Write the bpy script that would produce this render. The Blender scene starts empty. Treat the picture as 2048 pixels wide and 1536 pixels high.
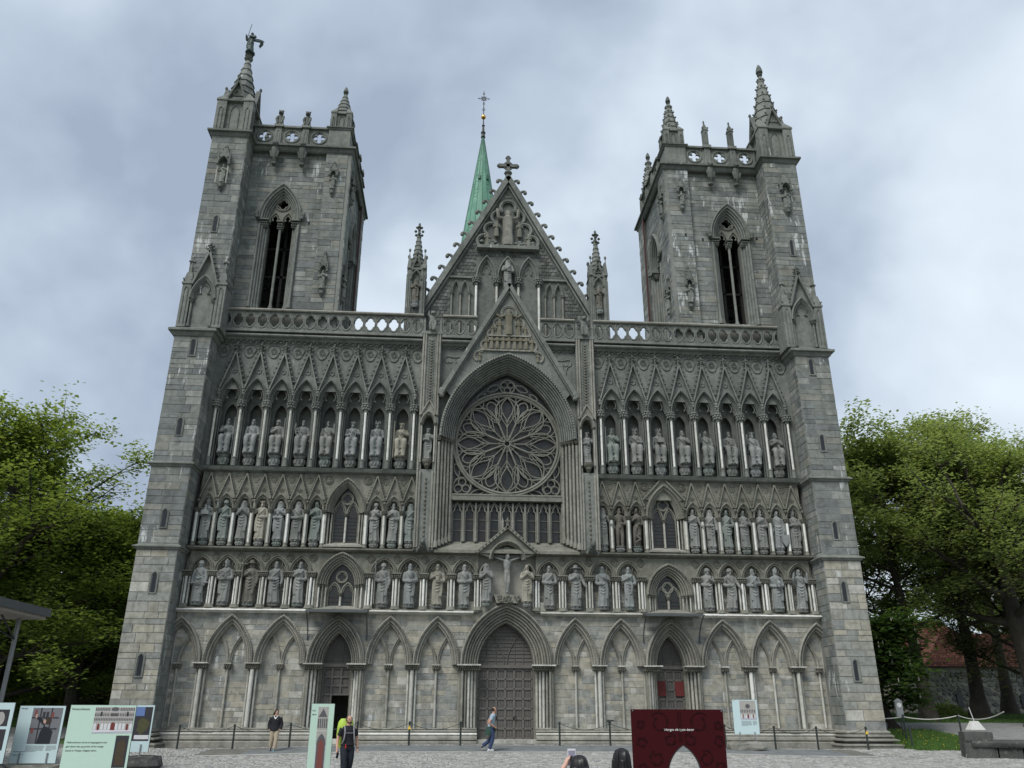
import bpy, bmesh, math, random
from mathutils import Vector, Matrix
random.seed(7)
PI = math.pi
rad = math.radians
sc = bpy.context.scene
COL = sc.collection

# ------------------------------------------------------------------ camera
cam_d = bpy.data.cameras.new('camera')
cam = bpy.data.objects.new('camera', cam_d)
COL.objects.link(cam)
cam_d.sensor_width = 36.0
cam_d.lens = 28.389
cam_d.clip_start = 0.1
cam_d.clip_end = 3000.0
ax_x = Vector((0.99749229, -0.070679, 0.00369025))
ax_y = Vector((-0.02990809, -0.37368896, 0.92707177))
ax_z = Vector((-0.0641455, -0.92485731, -0.37486572))
mw = Matrix((ax_x, ax_y, ax_z)).transposed().to_4x4()
mw.translation = Vector((-2.4718, -38.5, 1.3363))
cam.matrix_world = mw
sc.camera = cam
sc.render.resolution_x, sc.render.resolution_y = 1024, 768

# ------------------------------------------------------------------ view, world, sun
sc.view_settings.view_transform = 'Standard'
sc.view_settings.look = 'None'
sc.view_settings.gamma = 1.0
sc.view_settings.use_curve_mapping = False
sc.view_settings.exposure = 0.98
SUN_EL, SUN_AZ = rad(50), rad(-36)          # azimuth measured from the facade normal, towards the left
sun_dir = Vector((math.sin(SUN_AZ) * math.cos(SUN_EL), -math.cos(SUN_AZ) * math.cos(SUN_EL), math.sin(SUN_EL)))

def nn(nt, t, **kw):
    n = nt.nodes.new(t)
    for k, v in kw.items():
        setattr(n, k, v)
    return n

world = bpy.data.worlds.new('World')
sc.world = world
world.use_nodes = True
wt = world.node_tree
wt.nodes.clear()
wo = nn(wt, 'ShaderNodeOutputWorld')
bg = nn(wt, 'ShaderNodeBackground')
sky = nn(wt, 'ShaderNodeTexSky', sky_type='NISHITA', sun_disc=False, sun_elevation=SUN_EL,
         sun_rotation=math.atan2(sun_dir.x, sun_dir.y), air_density=1.2, dust_density=2.0)
tc = nn(wt, 'ShaderNodeTexCoord')
sep = nn(wt, 'ShaderNodeSeparateXYZ')
wt.links.new(tc.outputs['Generated'], sep.inputs[0])
zc = nn(wt, 'ShaderNodeMath', operation='MAXIMUM'); zc.inputs[1].default_value = 0.0
wt.links.new(sep.outputs['Z'], zc.inputs[0])
za = nn(wt, 'ShaderNodeMath', operation='ADD'); za.inputs[1].default_value = 0.95
wt.links.new(zc.outputs[0], za.inputs[0])
comb = nn(wt, 'ShaderNodeCombineXYZ')
for i, ax in enumerate('XY'):
    d = nn(wt, 'ShaderNodeMath', operation='DIVIDE')
    wt.links.new(sep.outputs[ax], d.inputs[0]); wt.links.new(za.outputs[0], d.inputs[1])
    wt.links.new(d.outputs[0], comb.inputs[i])
mp = nn(wt, 'ShaderNodeMapping')
mp.inputs['Location'].default_value = (7.84, 4.32, 1.94)
wt.links.new(comb.outputs[0], mp.inputs[0])
n1 = nn(wt, 'ShaderNodeTexNoise'); n1.inputs['Scale'].default_value = 2.6; n1.inputs['Detail'].default_value = 5.0
n1.inputs['Roughness'].default_value = 0.52; n1.inputs['Distortion'].default_value = 0.15
n2 = nn(wt, 'ShaderNodeTexNoise'); n2.inputs['Scale'].default_value = 8.0; n2.inputs['Detail'].default_value = 6.0
n2.inputs['Roughness'].default_value = 0.48; n2.inputs['Distortion'].default_value = 0.2
for n in (n1, n2):
    wt.links.new(mp.outputs[0], n.inputs['Vector'])
mx = nn(wt, 'ShaderNodeMix', data_type='FLOAT'); mx.inputs[0].default_value = 0.30
wt.links.new(n1.outputs['Fac'], mx.inputs[2]); wt.links.new(n2.outputs['Fac'], mx.inputs[3])
cr = nn(wt, 'ShaderNodeValToRGB')
wt.links.new(mx.outputs[0], cr.inputs[0])
el = cr.color_ramp.elements
el[0].position, el[0].color = 0.36, (0.200, 0.238, 0.303, 1)
el[1].position, el[1].color = 0.67, (0.454, 0.503, 0.542, 1)
e = el.new(0.46); e.color = (0.280, 0.329, 0.392, 1)
e = el.new(0.54); e.color = (0.365, 0.415, 0.471, 1)
skm = nn(wt, 'ShaderNodeVectorMath', operation='SCALE'); skm.inputs['Scale'].default_value = 0.05
wt.links.new(sky.outputs[0], skm.inputs[0])
cm = nn(wt, 'ShaderNodeMix', data_type='RGBA'); cm.inputs[0].default_value = 0.93
wt.links.new(skm.outputs[0], cm.inputs[6]); wt.links.new(cr.outputs[0], cm.inputs[7])
wt.links.new(cm.outputs[2], bg.inputs['Color'])
bg.inputs['Strength'].default_value = 1.0
wt.links.new(bg.outputs[0], wo.inputs[0])

sun_d = bpy.data.lights.new('sun', 'SUN')
sun_d.energy = 1.4
sun_d.angle = rad(26)
sun_d.color = (1.0, 0.985, 0.955)
sun = bpy.data.objects.new('sun', sun_d)
COL.objects.link(sun)
sun.rotation_euler = (-sun_dir).to_track_quat('-Z', 'Y').to_euler()

# ------------------------------------------------------------------ mesh builder
class MB:
    def __init__(s):
        s.v = []; s.f = []
    def add(s, vs, fs):
        o = len(s.v); s.v += vs; s.f += [tuple(i + o for i in f) for f in fs]; return s
    def box(s, x0, x1, y0, y1, z0, z1):
        return s.add([(x, y, z) for z in (z0, z1) for y in (y0, y1) for x in (x0, x1)],
                     [(0, 2, 3, 1), (4, 5, 7, 6), (0, 1, 5, 4), (2, 6, 7, 3), (0, 4, 6, 2), (1, 3, 7, 5)])
    def prism(s, poly, y0, y1):                     # polygon in x,z pushed along y
        n = len(poly)
        return s.add([(x, y0, z) for x, z in poly] + [(x, y1, z) for x, z in poly],
                     [tuple(range(n)), tuple(range(2 * n - 1, n - 1, -1))] + [(i, n + i, n + (i + 1) % n, (i + 1) % n) for i in range(n)])
    def prismz(s, poly, z0, z1, k=1.0, c=(0, 0)):   # polygon in x,y pushed along z (top scaled by k about c)
        n = len(poly)
        top = [(c[0] + (x - c[0]) * k, c[1] + (y - c[1]) * k) for x, y in poly]
        return s.add([(x, y, z0) for x, y in poly] + [(x, y, z1) for x, y in top],
                     [tuple(range(n))[::-1], tuple(range(n, 2 * n))] + [(i, (i + 1) % n, n + (i + 1) % n, n + i) for i in range(n)])
    def lathe(s, prof, n=8, c=(0, 0, 0), sx=1.0, sy=1.0, ph=0.0, caps=True):
        vs = []
        for r, z in prof:
            for i in range(n):
                a = 2 * PI * i / n + ph
                vs.append((c[0] + sx * r * math.cos(a), c[1] + sy * r * math.sin(a), c[2] + z))
        fs = []
        for k in range(len(prof) - 1):
            for i in range(n):
                j = (i + 1) % n
                fs.append((k * n + i, k * n + j, (k + 1) * n + j, (k + 1) * n + i))
        if caps:
            fs.append(tuple(range(n))[::-1]); fs.append(tuple(range((len(prof) - 1) * n, len(prof) * n)))
        return s.add(vs, fs)
    def tube(s, pts, r, n=6, closed=False, sq=1.0):
        pts = [Vector(p) for p in pts]; m = len(pts)
        rs = r if isinstance(r, (list, tuple)) else [r] * m
        vs = []; up = None
        for i, p in enumerate(pts):
            if closed: t = pts[(i + 1) % m] - pts[i - 1]
            else: t = pts[min(i + 1, m - 1)] - pts[max(i - 1, 0)]
            if t.length < 1e-9: t = Vector((0, 0, 1))
            t.normalize()
            if up is None:
                up = Vector((0, 1, 0)) if abs(t.y) < 0.9 else Vector((1, 0, 0))
            u = up - t * up.dot(t)
            if u.length < 1e-6: u = t.orthogonal()
            u.normalize(); w = t.cross(u); up = u
            for k in range(n):
                a = 2 * PI * k / n + PI / n
                q = p + u * (rs[i] * math.cos(a) * sq) + w * (rs[i] * math.sin(a))
                vs.append(tuple(q))
        fs = []
        for i in range(m if closed else m - 1):
            for k in range(n):
                l = (k + 1) % n; j = (i + 1) % m
                fs.append((i * n + k, i * n + l, j * n + l, j * n + k))
        if not closed:
            fs.append(tuple(range(n))[::-1]); fs.append(tuple(range((m - 1) * n, m * n)))
        return s.add(vs, fs)
    def ball(s, c, r, n=8, m=6):
        rx, ry, rz = (r, r, r) if not isinstance(r, (tuple, list)) else r
        prof = [(math.sin(PI * i / m), -math.cos(PI * i / m)) for i in range(1, m)]
        vs = [(c[0], c[1], c[2] - rz)]
        for a, z in prof:
            for i in range(n):
                t = 2 * PI * i / n
                vs.append((c[0] + rx * a * math.cos(t), c[1] + ry * a * math.sin(t), c[2] + rz * z))
        vs.append((c[0], c[1], c[2] + rz)); L = len(vs) - 1
        fs = [(0, 1 + (i + 1) % n, 1 + i) for i in range(n)]
        for k in range(m - 2):
            for i in range(n):
                j = (i + 1) % n
                fs.append((1 + k * n + i, 1 + k * n + j, 1 + (k + 1) * n + j, 1 + (k + 1) * n + i))
        fs += [(L, 1 + (m - 2) * n + i, 1 + (m - 2) * n + (i + 1) % n) for i in range(n)]
        return s.add(vs, fs)
    def bar(s, p0, p1, w, y0, y1, ext=0.0):         # straight bar in the x,z plane
        dx, dz = p1[0] - p0[0], p1[1] - p0[1]; L = math.hypot(dx, dz); dx /= L; dz /= L
        a = (p0[0] - dx * ext, p0[1] - dz * ext); b = (p1[0] + dx * ext, p1[1] + dz * ext)
        nx, nz = -dz * w / 2, dx * w / 2
        return s.prism([(a[0] + nx, a[1] + nz), (b[0] + nx, b[1] + nz), (b[0] - nx, b[1] - nz), (a[0] - nx, a[1] - nz)], y0, y1)
    def archsweep(s, cx, zs, w, h, prof, n=8, down=None, half=None):
        paths = []
        for d, y in prof:
            p = arch(cx, zs, w, h, d, n)
            if down is not None: p = [(cx - (w - d), down)] + p + [(cx + (w - d), down)]
            if half == 'L': p = p[:len(p) // 2 + 1]
            if half == 'R': p = p[len(p) // 2:]
            paths.append([(x, y, z) for x, z in p])
        m = len(paths[0]); vs = [q for p in paths for q in p]
        fs = [(k * m + i, k * m + i + 1, (k + 1) * m + i + 1, (k + 1) * m + i) for k in range(len(paths) - 1) for i in range(m - 1)]
        return s.add(vs, fs)
    def pierced(s, cx, cz, w, h, hole, y0, y1, n=32):      # rectangular plate w x h with a hole r(theta)
        vs = []
        for i in range(n):
            a = 2 * PI * i / n; c, q = math.cos(a), math.sin(a)
            k = min((w / 2) / abs(c) if abs(c) > 1e-6 else 1e9, (h / 2) / abs(q) if abs(q) > 1e-6 else 1e9)
            hx, hz = hole(a)
            for y in (y0, y1):
                vs += [(cx + k * c, y, cz + k * q), (cx + hx, y, cz + hz)]
        fs = []
        for i in range(n):
            a, b = 4 * i, 4 * ((i + 1) % n)
            fs += [(a, b, b + 1, a + 1), (a + 2, a + 3, b + 3, b + 2), (a + 1, b + 1, b + 3, a + 3), (a, a + 2, b + 2, b)]
        return s.add(vs, fs)
    def mesh(s, name, smooth=True, ang=38, recalc=False):
        me = bpy.data.meshes.new(name)
        me.from_pydata([tuple(v) for v in s.v], [], s.f)
        if recalc:
            b = bmesh.new(); b.from_mesh(me); bmesh.ops.recalc_face_normals(b, faces=b.faces); b.to_mesh(me); b.free()
        if smooth:
            me.polygons.foreach_set('use_smooth', [True] * len(me.polygons))
            me.set_sharp_from_angle(angle=rad(ang))
        me.update()
        return me

def arch(cx, zs, w, h, d=0.0, n=8):
    R = (w * w + h * h) / (2 * w); c = R - w; r = R - d
    A = math.acos(max(-1, min(1, c / r)))
    right = [(-c + r * math.cos(A * (1 - i / n)), r * math.sin(A * (1 - i / n))) for i in range(n + 1)]
    left = [(-x, z) for x, z in right[::-1]]
    return [(cx + x, zs + z) for x, z in left[:-1] + right]

def archx(w, h, z):           # half width of a pointed arch at height z above its spring
    if z <= 0: return w
    R = (w * w + h * h) / (2 * w)
    if z >= h: return 0.0
    return max(0.0, math.sqrt(R * R - z * z) - (R - w))

def foil(a, b, k, ph=0.0, sx=1.0, sz=1.0):      # multifoil outline: k lobes of radius a at distance b
    def fn(t):
        p = (t - ph) % (2 * PI / k)
        if p > PI / k: p -= 2 * PI / k
        r = b * math.cos(p) + math.sqrt(max(0.0, a * a - (b * math.sin(p)) ** 2))
        return r * math.cos(t) * sx, r * math.sin(t) * sz
    return fn

def obj(name, mb, mat, parent=None, loc=(0, 0, 0), rot=(0, 0, 0), scale=None, **kw):
    me = mb.mesh(name, **kw) if isinstance(mb, MB) else mb
    o = bpy.data.objects.new(name, me)
    if mat is not None and len(me.materials) == 0: me.materials.append(mat)
    COL.objects.link(o)
    o.location = loc; o.rotation_euler = rot
    if scale is not None: o.scale = scale
    if parent is not None: o.parent = parent
    return o

def obj_lr(name, mb, mat, parent):
    """left and right halves of a mirrored mesh as two objects"""
    out = []
    for s in (-1, 1):
        h = MB(); mp_ = {}
        for f in mb.f:
            if (sum(mb.v[i][0] for i in f) >= 0) == (s > 0):
                for i in f:
                    if i not in mp_: mp_[i] = len(h.v); h.v.append(mb.v[i])
                h.f.append(tuple(mp_[i] for i in f))
        if h.v: out.append(obj(name, h, mat, parent))
    return out

def tag(o, label=None, cat=None, group=None, kind=None):
    if label: o['label'] = label
    if cat: o['category'] = cat
    if group: o['group'] = group
    if kind: o['kind'] = kind
    return o

def empty(name, loc=(0, 0, 0), label=None, cat=None, group=None, rz=0.0, parent=None):
    o = bpy.data.objects.new(name, None); COL.objects.link(o)
    o.location = loc; o.rotation_euler = (0, 0, rz); o.empty_display_size = 0.3
    if parent is not None: o.parent = parent
    return tag(o, label, cat, group)

# ------------------------------------------------------------------ materials
MATS = {}
def base_mat(name, rough=0.8, spec=0.3):
    m = bpy.data.materials.new(name); m.use_nodes = True
    MATS[name] = m
    nt = m.node_tree; b = nt.nodes['Principled BSDF']
    b.inputs['Roughness'].default_value = rough
    b.inputs['Specular IOR Level'].default_value = spec
    return m, nt, b

def plain(name, col, rough=0.6, metal=0.0, spec=0.4, noise=0.12, nscale=8.0, bump=0.0):
    m, nt, b = base_mat(name, rough, spec)
    b.inputs['Metallic'].default_value = metal
    g = nn(nt, 'ShaderNodeNewGeometry')
    n = nn(nt, 'ShaderNodeTexNoise'); n.inputs['Scale'].default_value = nscale; n.inputs['Detail'].default_value = 5
    nt.links.new(g.outputs['Position'], n.inputs['Vector'])
    mx = nn(nt, 'ShaderNodeMix', data_type='RGBA')
    mx.inputs[6].default_value = tuple(c * (1 - noise * 1.6) for c in col) + (1,)
    mx.inputs[7].default_value = tuple(min(1, c * (1 + noise * 1.6)) for c in col) + (1,)
    nt.links.new(n.outputs['Fac'], mx.inputs[0]); nt.links.new(mx.outputs[2], b.inputs['Base Color'])
    if bump:
        bp = nn(nt, 'ShaderNodeBump'); bp.inputs['Strength'].default_value = bump; bp.inputs['Distance'].default_value = 0.02
        nt.links.new(n.outputs['Fac'], bp.inputs['Height']); nt.links.new(bp.outputs[0], b.inputs['Normal'])
    return m

def stone(name, cols, patch=0.35, streak=0.0, streak_min=0.58, island=False, obj_rand=False, bump=0.35, grain=22.0, lichen=0.0, streak_x=0.0):
    """weathered stone: cols = list of colours picked per block, or blended by a large soft noise"""
    m, nt, b = base_mat(name, 0.88, 0.25)
    L = nt.links.new
    g = nn(nt, 'ShaderNodeNewGeometry')
    big = nn(nt, 'ShaderNodeTexNoise'); big.inputs['Scale'].default_value = 0.55; big.inputs['Detail'].default_value = 6; big.inputs['Roughness'].default_value = 0.6
    fine = nn(nt, 'ShaderNodeTexNoise'); fine.inputs['Scale'].default_value = grain; fine.inputs['Detail'].default_value = 4
    mid = nn(nt, 'ShaderNodeTexNoise'); mid.inputs['Scale'].default_value = 3.4; mid.inputs['Detail'].default_value = 5; mid.inputs['Distortion'].default_value = 0.6
    for n in (big, fine, mid): L(g.outputs['Position'], n.inputs['Vector'])
    r = nn(nt, 'ShaderNodeValToRGB'); r.color_ramp.interpolation = 'CONSTANT' if (island or obj_rand) else 'LINEAR'
    while len(r.color_ramp.elements) < len(cols): r.color_ramp.elements.new(0.5)
    for i, c in enumerate(cols):
        r.color_ramp.elements[i].position = i / len(cols) if (island or obj_rand) else 0.3 + 0.4 * i / max(1, len(cols) - 1)
        r.color_ramp.elements[i].color = tuple(c) + (1,)
    if island: L(g.outputs['Random Per Island'], r.inputs[0])
    elif obj_rand:
        oi = nn(nt, 'ShaderNodeObjectInfo'); L(oi.outputs['Random'], r.inputs[0])
    else: L(big.outputs['Fac'], r.inputs[0])
    col = r.outputs[0]
    # blotches of darker weathering
    mr = nn(nt, 'ShaderNodeMapRange'); mr.inputs['From Min'].default_value = 0.42; mr.inputs['From Max'].default_value = 0.68
    mr.inputs['To Max'].default_value = patch
    L(mid.outputs['Fac'], mr.inputs['Value'])
    mx = nn(nt, 'ShaderNodeMix', data_type='RGBA', blend_type='MULTIPLY')
    L(mr.outputs[0], mx.inputs[0]); L(col, mx.inputs[6]); mx.inputs[7].default_value = (0.50, 0.50, 0.47, 1)
    col = mx.outputs[2]
    # long rain stains
    mps = nn(nt, 'ShaderNodeMapping'); mps.inputs['Scale'].default_value = (1.7, 1.7, 0.16); L(g.outputs['Position'], mps.inputs[0])
    rs_ = nn(nt, 'ShaderNodeTexNoise'); rs_.inputs['Scale'].default_value = 1.0; rs_.inputs['Detail'].default_value = 6; rs_.inputs['Roughness'].default_value = 0.62; L(mps.outputs[0], rs_.inputs['Vector'])
    rr_ = nn(nt, 'ShaderNodeMapRange'); rr_.inputs['From Min'].default_value = 0.46; rr_.inputs['From Max'].default_value = 0.68; rr_.inputs['To Max'].default_value = 0.55; L(rs_.outputs['Fac'], rr_.inputs['Value'])
    mq = nn(nt, 'ShaderNodeMix', data_type='RGBA', blend_type='MULTIPLY'); L(rr_.outputs[0], mq.inputs[0]); L(col, mq.inputs[6]); mq.inputs[7].default_value = (0.56, 0.57, 0.54, 1)
    col = mq.outputs[2]
    # fine grain
    mg = nn(nt, 'ShaderNodeMapRange'); mg.inputs['To Min'].default_value = 0.72; mg.inputs['To Max'].default_value = 1.28
    L(fine.outputs['Fac'], mg.inputs['Value'])
    sm = nn(nt, 'ShaderNodeVectorMath', operation='SCALE'); L(col, sm.inputs[0]); L(mg.outputs[0], sm.inputs['Scale'])
    col = sm.outputs[0]
    if streak > 0:     # pale lime runs
        mpp = nn(nt, 'ShaderNodeMapping'); mpp.inputs['Scale'].default_value = (4.6, 4.6, 0.85)
        L(g.outputs['Position'], mpp.inputs[0])
        sn = nn(nt, 'ShaderNodeTexNoise'); sn.inputs['Scale'].default_value = 1.0; sn.inputs['Detail'].default_value = 7; sn.inputs['Roughness'].default_value = 0.68
        L(mpp.outputs[0], sn.inputs['Vector'])
        ar = nn(nt, 'ShaderNodeTexNoise'); ar.inputs['Scale'].default_value = 0.42; ar.inputs['Detail'].default_value = 3
        L(g.outputs['Position'], ar.inputs['Vector'])
        a1 = nn(nt, 'ShaderNodeMapRange'); a1.inputs['From Min'].default_value = 0.42; a1.inputs['From Max'].default_value = 0.62; a1.inputs['To Min'].default_value = -0.07; a1.inputs['To Max'].default_value = 0.05
        L(ar.outputs['Fac'], a1.inputs['Value'])
        ad = nn(nt, 'ShaderNodeMath', operation='ADD'); L(sn.outputs['Fac'], ad.inputs[0]); L(a1.outputs[0], ad.inputs[1])
        if streak_x:       # the right tower carries more lime runs
            sx_ = nn(nt, 'ShaderNodeSeparateXYZ'); L(g.outputs['Position'], sx_.inputs[0])
            xr = nn(nt, 'ShaderNodeMapRange'); xr.inputs['From Min'].default_value = 4.0; xr.inputs['From Max'].default_value = 11.0; xr.inputs['To Max'].default_value = streak_x
            L(sx_.outputs['X'], xr.inputs['Value'])
            a3 = nn(nt, 'ShaderNodeMath', operation='ADD'); L(ad.outputs[0], a3.inputs[0]); L(xr.outputs[0], a3.inputs[1]); ad = a3
        s2 = nn(nt, 'ShaderNodeMapRange'); s2.inputs['From Min'].default_value = streak_min; s2.inputs['From Max'].default_value = streak_min + 0.07; s2.inputs['To Max'].default_value = streak
        L(ad.outputs[0], s2.inputs['Value'])
        m2 = nn(nt, 'ShaderNodeMix', data_type='RGBA'); L(s2.outputs[0], m2.inputs[0]); L(col, m2.inputs[6]); m2.inputs[7].default_value = (0.56, 0.58, 0.56, 1)
        col = m2.outputs[2]
    if lichen > 0:
        ln = nn(nt, 'ShaderNodeTexNoise'); ln.inputs['Scale'].default_value = 7.0; ln.inputs['Detail'].default_value = 6; ln.inputs['Roughness'].default_value = 0.7
        L(g.outputs['Position'], ln.inputs['Vector'])
        l2 = nn(nt, 'ShaderNodeMapRange'); l2.inputs['From Min'].default_value = 0.56; l2.inputs['From Max'].default_value = 0.66; l2.inputs['To Max'].default_value = lichen
        L(ln.outputs['Fac'], l2.inputs['Value'])
        m3 = nn(nt, 'ShaderNodeMix', data_type='RGBA'); L(l2.outputs[0], m3.inputs[0]); L(col, m3.inputs[6]); m3.inputs[7].default_value = (0.40, 0.41, 0.36, 1)
        col = m3.outputs[2]
    L(col, b.inputs['Base Color'])
    bp = nn(nt, 'ShaderNodeBump'); bp.inputs['Strength'].default_value = bump; bp.inputs['Distance'].default_value = 0.03
    L(fine.outputs['Fac'], bp.inputs['Height']); L(bp.outputs[0], b.inputs['Normal'])
    return m

# soapstone and greenschist tones
ST_UP = [(0.204, 0.218, 0.204), (0.226, 0.238, 0.218), (0.182, 0.196, 0.185), (0.244, 0.253, 0.231), (0.211, 0.227, 0.216), (0.194, 0.207, 0.200), (0.262, 0.260, 0.226), (0.220, 0.229, 0.207), (0.297, 0.303, 0.281), (0.165, 0.178, 0.171)]
ST_LO = [(0.318, 0.314, 0.271), (0.360, 0.350, 0.294), (0.282, 0.288, 0.264), (0.390, 0.372, 0.310), (0.330, 0.326, 0.290), (0.300, 0.302, 0.274), (0.420, 0.390, 0.314), (0.342, 0.326, 0.271), (0.480, 0.468, 0.414), (0.258, 0.266, 0.250)]
M_BLK_UP = stone('tower_ashlar', ST_UP, patch=0.6, streak=0.85, streak_min=0.61, island=True, streak_x=.05)
M_BLK_LO = stone('arcade_ashlar', ST_LO, patch=0.65, streak=0.8, streak_min=0.615, island=True)
M_BLK_UP1 = stone('tower_ashlar_block', ST_UP, patch=0.6, streak=0.85, streak_min=0.635, obj_rand=True)
M_BLK_LO1 = stone('arcade_ashlar_block', ST_LO, patch=0.65, streak=0.75, streak_min=0.645, obj_rand=True)
M_CORE = stone('mortar', [(.20, .205, .19), (.26, .26, .235)], patch=0.3, bump=0.2)
M_MORTAR = stone('pale_mortar', [(.34, .33, .285), (.46, .445, .39)], patch=0.4, bump=0.2)
M_DARK = stone('sooty_and_shadow_soapstone', [(.105, .114, .104), (.145, .154, .140), (.182, .190, .170)], patch=0.5, streak=0.55, streak_min=0.68, lichen=0.15)  # sooty stone; its dark tone also paints shadow into the top-row crockets
M_DARK2 = stone('grey_soapstone', [(0.153, 0.164, 0.150), (0.197, 0.206, 0.187), (0.240, 0.246, 0.220)], patch=0.5, lichen=0.2, streak=0.8, streak_min=0.66)
M_BROWN = stone('brown_soapstone', [(0.174, 0.172, 0.141), (0.218, 0.215, 0.178), (0.264, 0.259, 0.216)], patch=0.5, lichen=0.2)
M_BROWN2 = stone('carved_brown_soapstone', [(.115, .111, .092), (.15, .145, .12), (.195, .187, .155)], patch=0.55, lichen=0.3)
M_TRIM = stone('worn_trim', [(0.213, 0.207, 0.179), (0.276, 0.267, 0.230), (0.339, 0.327, 0.279)], patch=0.5, lichen=0.4)
M_RELIEF = stone('tan_relief_stone', [(.17, .155, .115), (.215, .197, .15), (.26, .24, .185)], patch=.5)
M_WHITE = stone('white_marble', [(.52, .51, .455), (.74, .73, .67), (.63, .62, .56), (.80, .79, .74), (.58, .57, .50), (.70, .69, .64)], patch=0.45, bump=0.12, obj_rand=True)
M_WHITE2 = stone('aged_marble', [(.36, .35, .305), (.52, .51, .455), (.44, .43, .38), (.62, .61, .55), (.40, .385, .33)], patch=0.6, bump=0.15, obj_rand=True)
M_TRACERY = stone('tracery_stone', [(.165, .165, .14), (.205, .203, .172), (.245, .242, .208)], patch=0.4)
# ------------------------------------------------------------------ cathedral
CATH = empty('cathedral', (0, 0, 0), 'grey stone gothic cathedral with two square towers and rows of statues', 'cathedral')
CACHE = {}
def inst(key, fn, name, mat, parent, loc, rot=(0, 0, 0), scale=None, **kw):
    """one mesh per key, shared by every piece placed with it"""
    k = (key, mat.name)
    if k not in CACHE: CACHE[k] = fn().mesh(name, **kw)
    return obj(name, CACHE[k], mat, parent, loc, rot, scale)

BL = []
def fill(z0, z1, ivals, y, hh=0.36, ln=(0.5, 1.05), low=False, plane='F', sgn=-1, keep=1.0):
    z = z0
    while z < z1 - 0.05:
        h = min(hh * random.choice((.66, .8, .95, 1.0, 1.1, 1.3)) * random.uniform(0.93, 1.07), z1 - z)
        if z1 - (z + h) < 0.14: h = z1 - z
        for a, b in ivals(z + h / 2):
            x = a
            if b - a < 0.06: continue
            while x < b - 0.02:
                l = random.uniform(*ln) * random.choice((.7, 1, 1, 1.35))
                if b - (x + l) < 0.3: l = b - x
                if random.random() < keep:
                    BL.append((plane, x, min(b, x + l), z, z + h, y + random.uniform(-0.010, 0.008), sgn, low))
                x += l
        z += h

def arch_out(w, h, zs, cx):
    return lambda z: (cx - archx(w, h, z - zs), cx + archx(w, h, z - zs))

# --- solid core behind everything (left portal and belfries stay open)
mb = MB()
for x0, x1, z0, z1 in ((-16.55, -8.32, -1.2, 19.0), (-8.32, -6.98, 4.7, 19.0), (-6.98, 16.55, -1.2, 19.0)):
    mb.box(x0, x1, 0.98, 6.4, z0, z1)
mb.box(-8.32, -6.98, 4.2, 6.4, -1.2, 4.7)
obj('wall', mb, M_CORE, CATH)
mb = MB().box(-8.32, -6.98, 0.97, 4.2, -1.2, 0.10)
obj('passage_floor', mb, M_CORE, CATH)

S1, APX = 3.24, 5.34
BAYS1 = [(12.37, 1.09, 2.10), (10.10, 1.14, 2.10), (5.30, 1.06, 2.10), (3.165, 1.06, 2.10)]
PORT = (7.65, 1.29, 2.14)
# --- tier one: bay wall and spandrel wall
mb = MB()
for s in (-1, 1):
    for c, w, h in BAYS1 + [(14.6, 1.08, 2.0)]:
        cx = s * c
        mb.box(cx - w - 0.03, cx + w + 0.03, 0.287, 0.99, -1.0, 5.5)
obj_lr('bay_wall', mb, M_MORTAR, CATH)
def plate_arch(mb, xa, xb, cx, zs, w, h, zt, y0, y1, n=8, z0=None):
    p = arch(cx, zs, w, h, 0, n); k = len(p) // 2
    zb = zs if z0 is None else z0
    mb.prism([(xa, zb)] + ([(cx - w, zb)] if zb < zs else []) + p[:k + 1] + [(cx, zt), (xa, zt)], y0, y1)
    mb.prism(([(xb, zb)] + ([(cx + w, zb)] if zb < zs else []) + p[:k - 1:-1] + [(cx, zt), (xb, zt)])[::-1], y0, y1)
edges1 = [13.49, 11.25, 8.95, 6.36, 4.235, 2.1]
mb = MB()
def bay_edges(c):
    return {12.37: (11.25, 13.49), 10.10: (8.95, 11.25), 5.30: (4.235, 6.36), 3.165: (2.1, 4.235), 14.6: (13.49, 15.71), 7.65: (6.36, 8.95)}[c]
for s in (-1, 1):
    for c, w, h in BAYS1 + [(14.6, 1.08, 2.0), PORT]:
        a, b = bay_edges(c)
        if s < 0: a, b = -b, -a
        plate_arch(mb, a, b, s * c, S1, w, h, 5.5, 0.063, 0.99)
plate_arch(mb, -2.1, 2.1, 0, S1, 2.09, 2.74, 6.02, 0.063, 0.99, n=12)
obj('spandrel_wall', mb, M_MORTAR, CATH)
# stones of the bays and the spandrels
for s in (-1, 1):
    for c, w, h in BAYS1 + [(14.6, 1.08, 2.0)]:
        f = arch_out(w - 0.05, h, S1, s * c)
        def iv(z, f=f, s=s):
            a, b = f(z)
            return [(max(a, -14.84), min(b, 14.84))]
        fill(0.55, S1 + h - 0.12, iv, 0.275, hh=0.26, ln=(0.35, 0.85), low=True)
    allb = sorted([(c, w, h) for c, w, h in BAYS1 + [(14.6, 1.08, 2.0), PORT]] + [(0.0, 2.09, 2.74)])
    for i in range(len(allb) - 1):
        (c0, w0, h0), (c1, w1, h1) = allb[i], allb[i + 1]
        def iv(z, a=(c0, w0, h0), b=(c1, w1, h1), s=s):
            x0 = a[0] + archx(a[1], a[2], z - S1); x1 = b[0] - archx(b[1], b[2], z - S1)
            if x1 - x0 < 0.05: return []
            return [(x0, x1)] if s > 0 else [(-x1, -x0)]
        fill(4.0, 5.44, iv, 0.05, hh=0.24, ln=(0.35, 0.8), low=True)

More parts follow.
